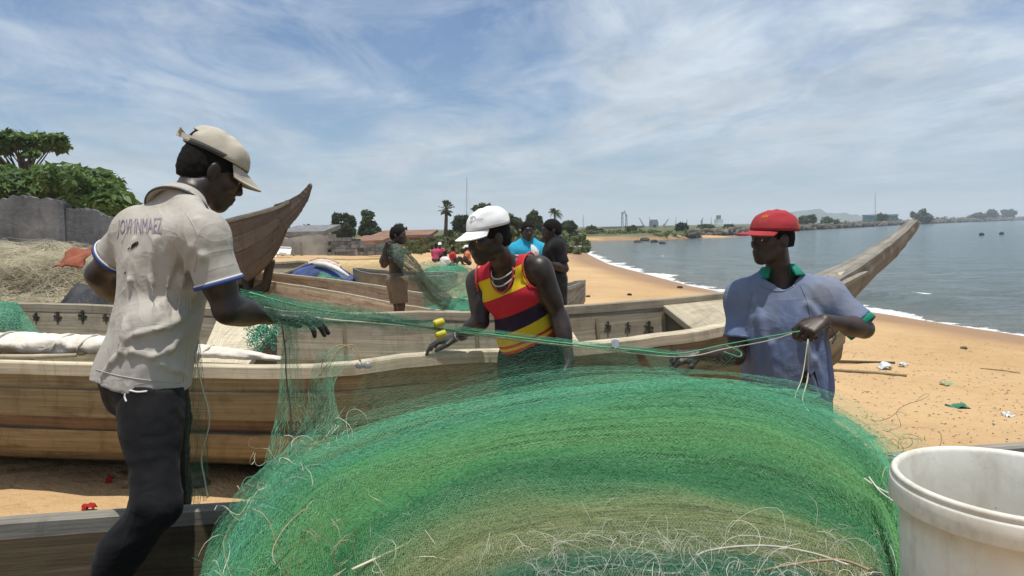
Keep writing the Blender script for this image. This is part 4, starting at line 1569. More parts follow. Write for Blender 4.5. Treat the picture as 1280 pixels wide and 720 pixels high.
def canoe_px(name, label, tops_near, tops_far, lift, planks, rail, **kw):
    """tops: (px, y, Y) lists"""
    ne = [P(*t) for t in tops_near]
    fa = [P(*t) for t in tops_far]
    mid = [(a + b) / 2 for a, b in zip(ne, fa)]
    return simple_canoe(name, label, ne, fa, gkeel(mid, lift), planks, rail, **kw)


# tan dugout behind the big canoe
canoe_px('dugout_canoe', 'tan streaked dugout canoe lying just beyond the big planked canoe',
         [(293, 338, 12.3), (302, 346, 11.9), (370, 356, 11.0), (440, 368, 10.1), (520, 383, 9.1), (600, 391, 8.5), (690, 388, 8.3), (700, 383, 8.5)],
         [(296, 334, 12.5), (318, 338, 12.4), (385, 345.5, 11.9), (455, 354, 11.1), (530, 366, 10.1), (610, 375, 9.4), (685, 376, 8.9), (702, 381, 8.6)],
         [0.42, 0.12, 0.03, 0.02, 0.02, 0.02, 0.06, 0.35], [(0.06, 0.30, 'wood_tan'), (0.302, 0.75, 'wood_tan')], 'wood_pale', prof=[(0, 0), (-0.03, 0.15), (-0.03, 0.35), (0.02, 0.6), (0.15, 0.8), (0.5, 0.96), (1, 1)])
# grey canoe with the white gunwale, its tip by the blue cover
canoe_px('dugout_canoe', 'grey open canoe with bleached white gunwales, its tip beside the blue tarpaulin boat',
         [(250, 352, 13.0), (300, 345, 13.2), (335, 344, 13.6), (362, 338, 14.4), (384, 328, 15.4)],
         [(255, 335, 14.6), (305, 331, 15.0), (335, 328, 15.2), (362, 326, 15.4), (385, 325.5, 15.6)],
         [0.1, 0.03, 0.03, 0.12, 0.5], [(0.06, 0.4, 'wood_grey'), (0.402, 0.75, 'wood_grey')], 'wood_pale', railw=0.10)
# grey upturned tip canoe beside the boy
canoe_px('dugout_canoe', 'grey pointed dugout canoe on the sand behind the bare chested boy',
         [(441, 335, 14.0), (455, 340, 13.2), (480, 343, 12.4), (510, 345, 12.2), (545, 344, 12.4), (570, 341, 12.8)],
         [(442, 334.5, 14.1), (462, 336, 13.8), (488, 338, 13.4), (515, 339, 13.2), (548, 339, 13.2), (572, 340, 13.0)],
         [0.38, 0.10, 0.03, 0.03, 0.06, 0.4], [(0.06, 0.4, 'wood_grey'), (0.402, 0.75, 'wood_grey')], 'wood_bare')
# small canoe whose bow shows behind the black shirted man
canoe_px('dugout_canoe', 'small dark canoe whose pointed bow sticks out past the black shirted man',
         [(640, 364, 9.6), (665, 365, 9.4), (690, 363, 9.4), (708, 359, 9.6), (731, 349.5, 10.1)],
         [(642, 357, 10.2), (668, 358, 10.2), (692, 356, 10.2), (710, 353, 10.2), (732, 349, 10.3)],
         [0.3, 0.05, 0.03, 0.10, 0.55], [(0.05, 0.4, 'wood_bare'), (0.402, 0.75, 'wood_bare')], 'wood_bare')


# long canoe hull turned over, ochre
def upturned(name, label, pts, r, mat):
    """keel-up hull: pts (px, y, Y) along the ridge"""
    c = P(*pts[len(pts) // 2])
    root = tag(empty(name, (c.x, c.y, gz(c.x, c.y))), label, 'boat')
    ax = catmull([P(*p) for p in pts], 26)
    vs, fs, uv = [], [], []
    m = 11
    for i in range(26):
        t = i / 25
        w = r * (max(0.02, 1 - abs(2 * t - 1) ** 3.0)) ** 0.6
        tan = Vector(ax[min(25, i + 1)]) - Vector(ax[max(0, i - 1)])
        s = tan.cross(Vector((0, 0, 1))).normalized()
        zg = gz(ax[i][0], ax[i][1])
        for k in range(m):
            a = PI * k / (m - 1)
            zz_ = zg + (ax[i][2] - zg) * math.sin(a) ** 0.7
            vs.append((ax[i][0] + s.x * math.cos(a) * w, ax[i][1] + s.y * math.cos(a) * w, zz_))
            uv.append((t * 5, k * 0.1))
    for i in range(25):
        for k in range(m - 1):
            fs.append((i * m + k, i * m + k + 1, i * m + m + k + 1, i * m + m + k))
    fs.append(tuple(range(m)))
    fs.append(tuple(25 * m + k for k in range(m - 1, -1, -1)))
    mb = MB()
    mb.add(vs, fs, uv)
    mb.build('hull', M[mat], root, True)
    for sd in (-1, 1):
        ed = []
        for i in range(1, 25):
            j = i * m + (0 if sd > 0 else m - 1)
            ed.append(Vector(vs[j]) + Vector((0, 0, 0.02)))
        e = MB()
        e.tube(ed, 0.03, 5)
        e.build('gunwale', M[mat], root)
    k = MB()
    k.tube([Vector(p) + Vector((0, 0, 0.01)) for p in ax[2:-2]], 0.03, 5)
    k.build('keel', M[mat], root)
    return root


upturned('upturned_canoe', 'long ochre upturned canoe hull lying along the foot of the block wall', [(392, 327, 21), (410, 324.5, 20.6), (440, 325, 20.2), (470, 324, 19.8), (492, 324, 19.5)], 0.42, 'wood_yellow')
upturned('upturned_canoe', 'small brown upturned canoe behind the blue tarpaulin boat', [(384, 327.5, 19), (400, 323, 18.8), (415, 325, 18.6), (426, 331, 18.4)], 0.35, 'wood_tan')

# blue hull with white edge and green netting thrown on it
root = upturned('upturned_canoe', 'blue boat with a white edge lying over, green netting thrown on it', [(362, 345, 14.6), (380, 334, 14.4), (400, 330, 14.2), (424, 336, 14.0), (442, 347, 13.8)], 0.50, 'paint_blue')
mb = MB()
mb.tube([P(393, 329.5, 14.0), P(408, 331, 13.85), P(422, 336.5, 13.7), P(436, 345.5, 13.5)], [0.05, 0.06, 0.05, 0.03], 6)
mb.build('edge_strip', M['paint_white'], root, True)

# tall bow of the planked canoe behind the man in the grey shirt
def tall_extra(root, h):
    prow('stem', M['wood_prow'], root, [P(348, 257, 10.45), P(363, 250.5, 10.28), P(377, 242, 10.15), P(388, 229.5, 10.05)], [0.16, 0.10, 0.065, 0.04], [0.42, 0.30, 0.17, 0.06])


tall = canoe_px('high_bow_canoe', 'weathered canoe with a tall rising bow behind the man in the grey polo shirt',
                [(90, 318, 13.2), (150, 305, 12.6), (220, 290, 11.8), (293, 272, 10.9), (335, 261, 10.45), (362, 250, 10.2)],
                [(110, 308, 14.4), (175, 297, 13.8), (245, 283, 13.0), (305, 268, 11.8), (342, 258, 10.9), (366, 249, 10.35)],
                [0.05, 0.05, 0.12, 0.50, 1.0, 1.62], [(0.03, 0.26, 'wood_prow'), (0.262, 0.50, 'wood_prow'), (0.502, 0.76, 'wood_prow')], 'wood_bare', extra=tall_extra,
                prof=[(0, 0), (0.10, 0.15), (0.22, 0.35), (0.42, 0.6), (0.62, 0.78), (0.82, 0.92), (1, 1)])
# trestle logs under the raised bow
for i, (px, y, Y) in enumerate(((316, 327, 11.2), (296, 330, 11.6))):
    c = P(px, y, Y)
    mb = MB()
    mb.tube([(c.x - 0.5, c.y, gz(c.x, c.y) + 0.12), (c.x + 0.15, c.y + 0.1, gz(c.x, c.y) + 0.45), (c.x + 0.3, c.y, gz(c.x, c.y) + 0.9)], [0.11, 0.09, 0.07], 8)
    mb.tube([(c.x - 0.1, c.y + 0.05, gz(c.x, c.y) + 0.3), (c.x - 0.25, c.y + 0.1, gz(c.x, c.y) + 0.75)], [0.06, 0.035], 6)
    tag(mb.build('driftwood_log', M['wood_black']), ['dark forked driftwood log beneath the tall canoe bow', 'dark forked log propped further under the high bow canoe'][i], 'log')
# ------------------------------------------------------------------ people: bodies grown as one surface from a distance field
def npv(p):
    return np.array(list(p), dtype=np.float64)


def unit(v):
    v = npv(v)
    return v / max(1e-9, np.linalg.norm(v))


class Field:
    def __init__(self, lo, hi, res):
        self.lo, self.res = npv(lo), res
        self.n = np.ceil((npv(hi) - self.lo) / res).astype(int) + 1
        self.a = np.full(self.n, 0.5, dtype=np.float32)

    def box(self, lo, hi):
        i0 = np.clip(np.floor((lo - self.lo) / self.res).astype(int), 0, self.n - 1)
        i1 = np.clip(np.ceil((hi - self.lo) / self.res).astype(int) + 1, 1, self.n)
        if np.any(i1 <= i0):
            return None, None
        sl = tuple(slice(a, b) for a, b in zip(i0, i1))
        ax = [self.lo[k] + np.arange(i0[k], i1[k]) * self.res for k in range(3)]
        return sl, ax

    def put(self, sl, d, k, cut=False):
        a = self.a[sl]
        if cut:
            d = -d
            h = np.clip(0.5 - 0.5 * (d - a) / max(k, 1e-5), 0, 1)
            self.a[sl] = d + (a - d) * h + k * h * (1 - h)
        else:
            h = np.clip(0.5 + 0.5 * (a - d) / max(k, 1e-5), 0, 1)
            self.a[sl] = a + (d - a) * h - k * h * (1 - h)

    def clipd(self, d, ax, clip):
        for (p, nn) in clip or ():
            p, nn = npv(p), unit(nn)
            e = (ax[0] - p[0])[:, None, None] * nn[0] + (ax[1] - p[1])[None, :, None] * nn[1] + (ax[2] - p[2])[None, None, :] * nn[2]
            d = np.maximum(d, e)
        return d

    def cone(self, a, b, ra, rb, k=0.02, cut=False, clip=None):
        a, b = npv(a), npv(b)
        m = max(ra, rb) + 0.02 + 2 * k
        sl, ax = self.box(np.minimum(a, b) - m, np.maximum(a, b) + m)
        if sl is None:
            return
        ab = b - a
        L2 = max(1e-9, ab @ ab)
        dx, dy, dz = (ax[0] - a[0])[:, None, None], (ax[1] - a[1])[None, :, None], (ax[2] - a[2])[None, None, :]
        t = np.clip((dx * ab[0] + dy * ab[1] + dz * ab[2]) / L2, 0, 1)
        d = np.sqrt((dx - t * ab[0]) ** 2 + (dy - t * ab[1]) ** 2 + (dz - t * ab[2]) ** 2) - (ra + t * (rb - ra))
        self.put(sl, self.clipd(d, ax, clip).astype(np.float32), k, cut)

    def ell(self, c, R, r, k=0.02, cut=False, clip=None):
        """R rows = unit axes"""
        c, R, r = npv(c), np.asarray(R, float), npv(r)
        m = max(r) + 0.02 + 2 * k
        sl, ax = self.box(c - m, c + m)
        if sl is None:
            return
        dx, dy, dz = (ax[0] - c[0])[:, None, None], (ax[1] - c[1])[None, :, None], (ax[2] - c[2])[None, None, :]
        q = [(dx * R[i][0] + dy * R[i][1] + dz * R[i][2]) for i in range(3)]
        k0 = np.sqrt(sum((q[i] / r[i]) ** 2 for i in range(3)))
        k1 = np.sqrt(sum((q[i] / r[i] ** 2) ** 2 for i in range(3)))
        d = k0 * (k0 - 1) / np.maximum(k1, 1e-6)
        self.put(sl, self.clipd(d, ax, clip).astype(np.float32), k, cut)

    def plane(self, p, nn):
        """keep the side opposite to nn"""
        ax = [self.lo[k] + np.arange(self.n[k]) * self.res for k in range(3)]
        self.a = self.clipd(self.a, ax, [(p, nn)]).astype(np.float32)

    def band(self, fn, w=0.035):
        i = np.nonzero(np.abs(self.a) < w)
        p = self.lo + np.stack(i, 1) * self.res
        self.a[i] += fn(p).astype(np.float32)

    def mesh(self, name, smooth=2):
        a = self.a
        s = a < 0
        c = np.zeros(np.array(a.shape) - 1, dtype=np.int8)
        for dx in (0, 1):
            for dy in (0, 1):
                for dz in (0, 1):
                    c += s[dx:dx + c.shape[0], dy:dy + c.shape[1], dz:dz + c.shape[2]]
        act = (c > 0) & (c < 8)
        idx = np.full(c.shape, -1, dtype=np.int32)
        cells = np.argwhere(act)
        idx[act] = np.arange(len(cells))
        acc = np.zeros((len(cells), 3))
        cnt = np.zeros(len(cells))
        corners = [(dx, dy, dz) for dx in (0, 1) for dy in (0, 1) for dz in (0, 1)]
        val = {k: a[cells[:, 0] + k[0], cells[:, 1] + k[1], cells[:, 2] + k[2]] for k in corners}
        for k in corners:
            for ax in range(3):
                if k[ax]:
                    continue
                k2 = list(k)
                k2[ax] = 1
                va, vb = val[k], val[tuple(k2)]
                m = (va < 0) != (vb < 0)
                t = va[m] / (va[m] - vb[m])
                p = np.tile(np.array(k, float), (m.sum(), 1))
                p[:, ax] += t
                acc[m] += p
                cnt[m] += 1
        v = self.lo + (cells + acc / np.maximum(cnt, 1)[:, None]) * self.res
        faces = []
        for ax in range(3):
            sh = [slice(None)] * 3
            lo_, hi_ = list(sh), list(sh)
            lo_[ax], hi_[ax] = slice(0, -1), slice(1, None)
            e = np.argwhere(s[tuple(lo_)] != s[tuple(hi_)])
            o1, o2 = (ax + 1) % 3, (ax + 2) % 3
            ok = (e[:, o1] > 0) & (e[:, o2] > 0) & (e[:, o1] < a.shape[o1] - 1) & (e[:, o2] < a.shape[o2] - 1)
            e = e[ok]

            def cell(d1, d2):
                q = e.copy()
                q[:, o1] -= d1
                q[:, o2] -= d2
                return idx[q[:, 0], q[:, 1], q[:, 2]]
            f = np.stack([cell(1, 1), cell(0, 1), cell(0, 0), cell(1, 0)], 1)
            inside = s[e[:, 0], e[:, 1], e[:, 2]]
            f[~inside] = f[~inside][:, ::-1]
            faces.append(f)
        f = np.concatenate(faces)
        for _ in range(smooth):
            sm = np.zeros_like(v)
            n = np.zeros(len(v))
            for k in range(4):
                i, j = f[:, k], f[:, (k + 1) % 4]
                for d in range(3):
                    sm[:, d] += np.bincount(i, v[j, d], len(v)) + np.bincount(j, v[i, d], len(v))
                n += np.bincount(i, minlength=len(v)) + np.bincount(j, minlength=len(v))
            v = v * 0.5 + 0.5 * sm / np.maximum(n, 1)[:, None]
        return mesh_np(name, v, f), v


def frame(fwd, up):
    f = unit(fwd)
    l = unit(np.cross(npv(up), f))
    u = np.cross(f, l)
    return np.array([f, l, u])          # rows: forward, left, up


class Body:
    """J: joints (world points); head = centre, hf/hu its facing and up; sc = head scale"""

    def __init__(self, J, hf, hu=(0, 0, 1), sc=0.93, res=0.006, build=1.0, hands=None, feet=True, detail=True):
        self.J = {k: npv(v) for k, v in J.items()}
        J = self.J
        self.H = frame(hf, hu)
        self.sc, self.res, self.bd = sc, res, build
        lat = unit(J['shL'] - J['shR'])
        up = unit(J['neck'] - J['pelvis'])
        self.T = frame(np.cross(lat, up), up)      # torso rows: forward, left, up
        lo = np.min(list(J.values()), axis=0) - 0.22
        hi = np.max(list(J.values()), axis=0) + 0.22
        self.lo, self.hi = lo, hi
        F = Field(lo, hi, res)
        self.torso(F, 0.0, 0.04)
        self.arms(F)
        self.legs(F, feet)
        self.head(F, detail)
        for side, h in (hands or {}).items():
            self.hand(F, side, **h)
        self.me, self.v = F.mesh('person', 1)

    def torso(self, F, inf, k, hips=True):
        J, T, b = self.J, self.T, self.bd
        pe, nk = J['pelvis'], J['neck']
        ch = J.get('chest', pe + (nk - pe) * 0.68)
        ab = pe + (ch - pe) * 0.45
        f, l, u = T
        RL = np.array([l, f, u])
        if hips:
            F.ell(pe, RL, np.array([0.155, 0.105, 0.125]) * b + inf, k)
        F.ell(ab, RL, np.array([0.135, 0.095, 0.15]) * b + inf, k)
        F.ell(ch, RL, np.array([0.155, 0.108, 0.175]) * b + inf, k)
        sh = (J['shL'] + J['shR']) / 2
        F.cone(J['shL'], J['shR'], 0.058 * b + inf, 0.058 * b + inf, k)
        for s in ('shL', 'shR'):
            F.cone(nk + u * 0.035, J[s] + u * 0.012, 0.036 * b + inf, 0.034 * b + inf, k)
            F.ell(ch + f * 0.055 * b + (J[s] - sh) * 0.42 + u * 0.02, RL, np.array([0.07, 0.05, 0.06]) * b + inf, k * 0.6)
            F.ell(ch - f * 0.065 * b + (J[s] - sh) * 0.5 + u * 0.05, RL, np.array([0.065, 0.04, 0.08]) * b + inf, k * 0.6)

    def arms(self, F, inf=0.0):
        J, b = self.J, self.bd
        for s in 'LR':
            sh, el, wr = J['sh' + s], J['el' + s], J['wr' + s]
            F.cone(sh, el, 0.055 * b + inf, 0.040 * b + inf, 0.03)
            m = sh + (el - sh) * 0.18
            F.ell(m, frame(el - sh, (0.1, 0.2, 1)), np.array([0.085, 0.058, 0.058]) * b + inf, 0.03)
            F.ell(sh + (el - sh) * 0.55, frame(el - sh, (0.1, 0.2, 1)), np.array([0.08, 0.048, 0.048]) * b + inf, 0.03)
            F.cone(el, wr, 0.042 * b + inf, 0.027 * b + inf, 0.02)
            F.ell(el + (wr - el) * 0.28, frame(wr - el, (0.1, 0.2, 1)), np.array([0.085, 0.044, 0.044]) * b + inf, 0.025)

    def legs(self, F, feet=True, inf=0.0):
        J, b = self.J, self.bd
        f = self.T[0].copy()
        for s in 'LR':
            hp, kn, an = J['hp' + s], J['kn' + s], J['an' + s]
            F.cone(hp, kn, 0.085 * b + inf, 0.055 * b + inf, 0.04)
            F.ell(hp + (kn - hp) * 0.3, frame(kn - hp, f), np.array([0.16, 0.085, 0.08]) * b + inf, 0.03)
            F.cone(kn, an, 0.052 * b + inf, 0.035 * b + inf, 0.03)
            F.ell(kn + (an - kn) * 0.3 - f * 0.018, frame(an - kn, f), np.array([0.13, 0.052, 0.052]) * b + inf, 0.03)
            if feet:
                ff = unit(np.array([f[0], f[1], 0]))
                to = J.get('to' + s, an + ff * 0.16 - np.array([0, 0, 0.055]))
                F.cone(an, an - ff * 0.03 - np.array([0, 0, 0.04]), 0.036, 0.03, 0.02)
                F.cone(an - np.array([0, 0, 0.035]), to, 0.034, 0.022, 0.02)
                lt = np.array([-ff[1], ff[0], 0])
                F.cone(to - lt * 0.025, to + lt * 0.025, 0.018, 0.016, 0.015)

    def hp(self, x, y, z):
        f, l, u = self.H
        return self.J['head'] + (f * x + l * y + u * z) * self.sc

    def head(self, F, detail=True):
        s = self.sc
        H = self.H
        hp = self.hp
        E = lambda c, r, k=0.015, cut=False: F.ell(hp(*c), H, np.array(r) * s, k * s, cut)
        C = lambda a, b, ra, rb, k=0.015, cut=False: F.cone(hp(*a), hp(*b), ra * s, rb * s, k * s, cut)
        F.cone(self.J['neck'] - self.T[2] * 0.03, hp(-0.03, 0, -0.06), 0.060 * self.bd, 0.056 * s, 0.025)
        E((-0.012, 0, 0.035), (0.100, 0.077, 0.090))
        E((0.022, 0, -0.02), (0.072, 0.062, 0.085), 0.03)
        for y in (-1, 1):
            C((-0.01, y * 0.050, -0.055), (0.060, y * 0.018, -0.100), 0.022, 0.020, 0.03)
            C((-0.02, y * 0.045, -0.06), (-0.035, y * 0.03, -0.13), 0.02, 0.022, 0.03)
        E((0.070, 0, -0.106), (0.021, 0.024, 0.018), 0.025)
        E((0.080, 0, -0.068), (0.020, 0.030, 0.030), 0.025)
        if not detail:
            C((0.090, 0, 0.012), (0.108, 0, -0.030), 0.009, 0.014, 0.012)
            return
        for y in (-1, 1):
            E((0.066, y * 0.044, -0.022), (0.024, 0.020, 0.018), 0.025)
            E((0.100, y * 0.033, 0.003), (0.014, 0.017, 0.012), 0.014, True)
            E((0.080, y * 0.033, 0.002), (0.012, 0.015, 0.011), 0.006)
            E((0.099, y * 0.015, -0.036), (0.012, 0.010, 0.009), 0.007)
        C((0.086, -0.036, 0.026), (0.086, 0.036, 0.026), 0.013, 0.013, 0.02)
        C((0.090, 0, 0.012), (0.111, 0, -0.030), 0.009, 0.013, 0.012)
        E((0.099, 0, -0.061), (0.011, 0.025, 0.0085), 0.006)
        E((0.096, 0, -0.077), (0.012, 0.022, 0.0095), 0.006)
        C((0.107, -0.02, -0.069), (0.107, 0.02, -0.069), 0.002, 0.002, 0.004, True)
        for y in (-1, 1):
            f, l, u = H
            R = np.array([unit(f - l * y * 0.35), unit(l * y + f * 0.35), u])
            F.ell(hp(-0.012, y * 0.082, -0.006), R, np.array([0.021, 0.009, 0.034]) * s, 0.006)
            E((-0.002, y * 0.093, -0.006), (0.010, 0.008, 0.017), 0.006, True)

    def hand(self, F, side, d, back, thumb, curl=(0.5, 0.5, 0.5, 0.5), tcurl=0.4, spread=0.09, scale=1.0):
        w = self.J['wr' + side]
        d = unit(d)
        bk = npv(back)
        bk = unit(bk - d * (bk @ d))
        t = npv(thumb)
        t = unit(t - d * (t @ d) - bk * (t @ bk))
        s = scale
        self.tips = getattr(self, 'tips', {})
        tips = []
        for i, o in enumerate((0.033, 0.011, -0.011, -0.031)):
            kn = w + d * (0.092, 0.096, 0.090, 0.082)[i] * s + t * o * s + bk * (0.004 if i in (1, 2) else 0.0)
            F.cone(w + t * o * 0.45 * s + d * 0.01, kn, 0.0155 * s, 0.0125 * s, 0.012)
            dr = unit(d + t * spread * (1.5 - i))
            p = kn
            ang = 0.0
            L = (0.044, 0.049, 0.045, 0.035)[i]
            c = curl[i]
            for j, (fr, a) in enumerate(((1.0, c), (0.62, c * 1.25), (0.5, c * 0.8))):
                ang += a
                q = p + (dr * math.cos(ang) - bk * math.sin(ang)) * L * fr * s
                F.cone(p, q, (0.0105 - 0.0010 * j) * s, (0.0098 - 0.0010 * j) * s, 0.003)
                p = q
            tips.append(p)
        b0 = w + d * 0.018 * s + t * 0.022 * s - bk * 0.006
        b1 = b0 + unit(d * 0.75 + t * 0.75 - bk * 0.25) * 0.045 * s
        d2 = unit(d * math.cos(tcurl) + t * (0.45 - tcurl * 0.5) - bk * math.sin(tcurl) * 0.9)
        b2 = b1 + d2 * 0.034 * s
        b3 = b2 + unit(d2 + d * 0.3 - bk * 0.1) * 0.026 * s
        F.cone(b0, b1, 0.017 * s, 0.013 * s, 0.010)
        F.cone(b1, b2, 0.0125 * s, 0.011 * s, 0.004)
        F.cone(b2, b3, 0.011 * s, 0.009 * s, 0.003)
        tips.append(b3)
        self.tips[side] = tips

    def mid_torso(self):
        return self.J['pelvis'], self.J['neck']


def wrinkle(amp, freq, axis, stretch=3.0, seed=0, lo=0.0):
    """folds that run along axis"""
    ax = unit(axis)

    def fn(p):
        along = p @ ax
        q = p - np.outer(along, ax) * (1 - 1 / stretch)
        n1 = vnoise(q * freq, seed)
        n2 = vnoise(q * freq * 2.3 + 11, seed + 1)
        r = (1 - np.abs(n1)) ** 2 * 1.4 - 0.7
        return -amp * (0.75 * r + 0.4 * n2)
    return fn


def sub_field(B, res=None, pad=0.05):
    return Field(B.lo - pad, B.hi + pad, res or B.res)


def finish(me, name, mat, parent):
    return link(name, me, mat, parent, True)


def lathe_band(prof, centre, axis, ref, n=40, a0=0.0, a1=2 * PI, squash=(1.0, 1.0)):
    """profile (radius, height) swept about an axis -> MB"""
    ax = unit(axis)
    r = npv(ref)
    x = unit(r - ax * (r @ ax))
    y = np.cross(ax, x)
    full = abs(a1 - a0 - 2 * PI) < 1e-6
    m = len(prof)
    vs, fs, uv = [], [], []
    steps = n if full else n + 1
    for i in range(steps):
        th = a0 + (a1 - a0) * i / n
        for (rr, h) in prof:
            vs.append(npv(centre) + (x * math.cos(th) * squash[0] + y * math.sin(th) * squash[1]) * rr + ax * h)
            uv.append((th * 0.1, h))
    for i in range(n):
        j = (i + 1) % steps
        for k in range(m):
            k2 = (k + 1) % m
            fs.append((i * m + k, i * m + k2, j * m + k2, j * m + k))
    if not full:
        fs.append(tuple(range(m)))
        fs.append(tuple(n * m + k for k in range(m - 1, -1, -1)))
    mb = MB()
    mb.add(vs, fs, uv)
    return mb


def cuff(a, b, t, r, w, name, mat, parent, th=0.006, flare=0.0):
    """band round the limb a->b at fraction t"""
    a, b = npv(a), npv(b)
    c = a + (b - a) * t
    mb = lathe_band([(r, -w / 2), (r + th, -w / 2), (r + th + flare, w / 2), (r + flare, w / 2)], c, b - a, (0.3, 0.2, 1), 32)
    return mb.build(name, mat, parent, True)


def cap(B, parent, mat, tilt=0.0, yaw=0.0, size=1.0, brim_len=0.075, brim_curve=0.022, off=(0, 0, 0), open_back=False, droop=0.25, lining=None, tall=1.0):
    """baseball cap: crown of six panels, peak, button, sweat band"""
    f, l, u = B.H
    f2 = unit(f * math.cos(yaw) + l * math.sin(yaw))
    l2 = np.cross(u, f2)
    f3 = unit(f2 * math.cos(tilt) - u * math.sin(tilt))
    u3 = np.cross(f3, l2)
    s = B.sc * size
    c = B.hp(-0.012, 0, 0.040) + (f * off[0] + l * off[1] + u * off[2])
    A, Bq, Cq = 0.109 * s, 0.089 * s, 0.100 * s * tall
    n, m = 48, 14
    q = np.random.RandomState(4)
    vs, fs = [], []

    def pt(az, el, grow=0.0):
        seam = 0.0022 * abs(math.cos(az * 3)) ** 0.5
        den = 0.006 * float(vnoise(np.array([[math.cos(az) * 2, math.sin(az) * 2, el * 3]]), 5)[0])
        cr = math.cos(el) ** 0.72
        return c + (f3 * math.cos(az) * (A + grow + seam + den) + l2 * math.sin(az) * (Bq + grow + seam + den)) * cr + u3 * math.sin(el) ** 0.92 * (Cq + grow + den)
    els = np.linspace(0.0, PI / 2 - 0.02, m)
    for g in (0.0, -0.004):
        for e in els:
            for k in range(n):
                az = 2 * PI * k / n
                vs.append(pt(az, e, g))
    tot = n * m
    for L in (0, 1):
        for i in range(m - 1):
            for k in range(n):
                k2 = (k + 1) % n
                az = 2 * PI * (k + 0.5) / n
                if open_back and abs(az - PI) < 0.42 and els[i] < 0.55 and i > 1:
                    continue
                quad = (L * tot + i * n + k, L * tot + i * n + k2, L * tot + (i + 1) * n + k2, L * tot + (i + 1) * n + k)
                fs.append(quad if L == 0 else quad[::-1])
    for k in range(n):
        k2 = (k + 1) % n
        fs.append((k, tot + k, tot + k2, k2))
    fs.append(tuple((m - 1) * n + k for k in range(n)))
    mb = MB()
    mb.add(vs, fs)
    cr = mb.build('cap', mat, parent, True)
    # peak
    vs, fs = [], []
    na, nb = 22, 7
    for layer in (0, 1):
        for j in range(nb):
            t = j / (nb - 1)
            for i in range(na):
                a = -1.15 + 2.3 * i / (na - 1)
                base = c + f3 * math.cos(a) * A * 1.0 + l2 * math.sin(a) * Bq * 1.0
                reach = brim_len * s * max(0.0, math.cos(a * 1.28)) ** 0.55
                p = base + f3 * reach * t + l2 * math.sin(a) * 0.006 * t
                p = p - u3 * (droop * reach * t + brim_curve * t * (math.sin(a)) ** 2 + 0.002 + layer * 0.0035)
                vs.append(p)
    for layer in (0, 1):
        o = layer * na * nb
        for j in range(nb - 1):
            for i in range(na - 1):
                quad = (o + j * na + i, o + j * na + i + 1, o + (j + 1) * na + i + 1, o + (j + 1) * na + i)
                fs.append(quad[::-1] if layer == 0 else quad)
    e = (nb - 1) * na
    for i in range(na - 1):
        fs.append((e + i, e + i + 1, na * nb + e + i + 1, na * nb + e + i))
    mb = MB()
    mb.add(vs, fs)
    mb.build('peak', mat, cr, True)
    tip = pt(0, PI / 2 - 0.02)
    mb = lathe_band([(0.001, 0.006), (0.006, 0.005), (0.008, 0.0), (0.001, -0.001)], tip, u3, f3, 12)
    mb.build('button', mat, cr, True)
    mb = lathe_band([(1.0 - 0.0, 0), (1.0, 0.014), (0.975, 0.014), (0.975, 0)], c, u3, f3, 48, squash=(A * 0.995, Bq * 0.995))
    mb.build('sweat_band', M['cap_lining'] if lining is None else lining, cr, True)
    if open_back:
        for sg, lift in ((1, 0.010), (-1, 0.0)):
            a0 = PI - sg * 0.45
            p0, p1 = pt(a0, 0.05), pt(PI + sg * 0.1, 0.05)
            out = -f3 * 0.026 * s
            mb = MB()
            mb.add([p0, p0 + u3 * 0.016, p1 + out + u3 * (0.016 + lift), p1 + out + u3 * lift], [(0, 1, 2, 3)])
            o = mb.build('strap', mat, cr)
            o.modifiers.new('s', 'SOLIDIFY').thickness = 0.003
    return cr, (c, f3, l2, u3, A, Bq, Cq, pt)


def hair_of(B, parent, thick=0.006, line=0.02, back=-0.07, mat='hair'):
    """short cropped hair on the skull"""
    f, l, u = B.H
    s = B.sc
    c = B.hp(-0.012, 0, 0.035)
    F = Field(c - 0.16, c + 0.16, max(0.004, B.res * 0.8))
    F.ell(c, B.H, np.array([0.100, 0.077, 0.090]) * s + thick, 0.01)
    F.ell(B.hp(-0.045, 0, -0.01), B.H, np.array([0.07, 0.070, 0.075]) * s + thick * 0.8, 0.02)
    F.plane(B.hp(0.06, 0, line), unit(f * 0.75 - u * 0.66))
    F.plane(B.hp(-0.05, 0, back), -u)
    F.band(lambda p: 0.0025 * vnoise(p * 130, 3), 0.02)
    me, _ = F.mesh('hair', 1)
    return finish(me, 'hair', M[mat], parent)


def eyes_of(B, parent):
    for y in (-1, 1):
        for nm, dx, r, mt in (('eye', 0.0815, 0.0118, 'eye_white'),):
            bm = bmesh.new()
            bmesh.ops.create_uvsphere(bm, u_segments=12, v_segments=8, radius=r * B.sc)
            me = bpy.data.meshes.new(nm)
            bm.to_mesh(me)
            bm.free()
            o = link(nm, me, M[mt], None, True)
            o.location = Vector(B.hp(dx, y * 0.033, 0.001))
            o.parent = parent
            bm = bmesh.new()
            bmesh.ops.create_uvsphere(bm, u_segments=10, v_segments=6, radius=0.0062 * B.sc)
            me = bpy.data.meshes.new('iris')
            bm.to_mesh(me)
            bm.free()
            i = link('iris', me, M['eye_dark'], None, True)
            i.location = Vector(B.hp(dx + 0.0068, y * 0.033, 0.001)) - o.location
            i.parent = o


def surface_print(me_target, mb, name, mat, parent, direction, off=0.0015):
    """drop a flat print onto a garment along a direction"""
    bvh = BVHTree.FromPolygons([v.co[:] for v in me_target.vertices], [p.vertices[:] for p in me_target.polygons])
    d = Vector(unit(direction))
    out = []
    for v in mb.v:
        hit, nor, _, _ = bvh.ray_cast(Vector(v) - d * 0.6, d, 1.5)
        out.append((hit - d * off) if hit is not None else Vector(v))
    mb.v = [tuple(v) for v in out]
    return mb.build(name, mat, parent)


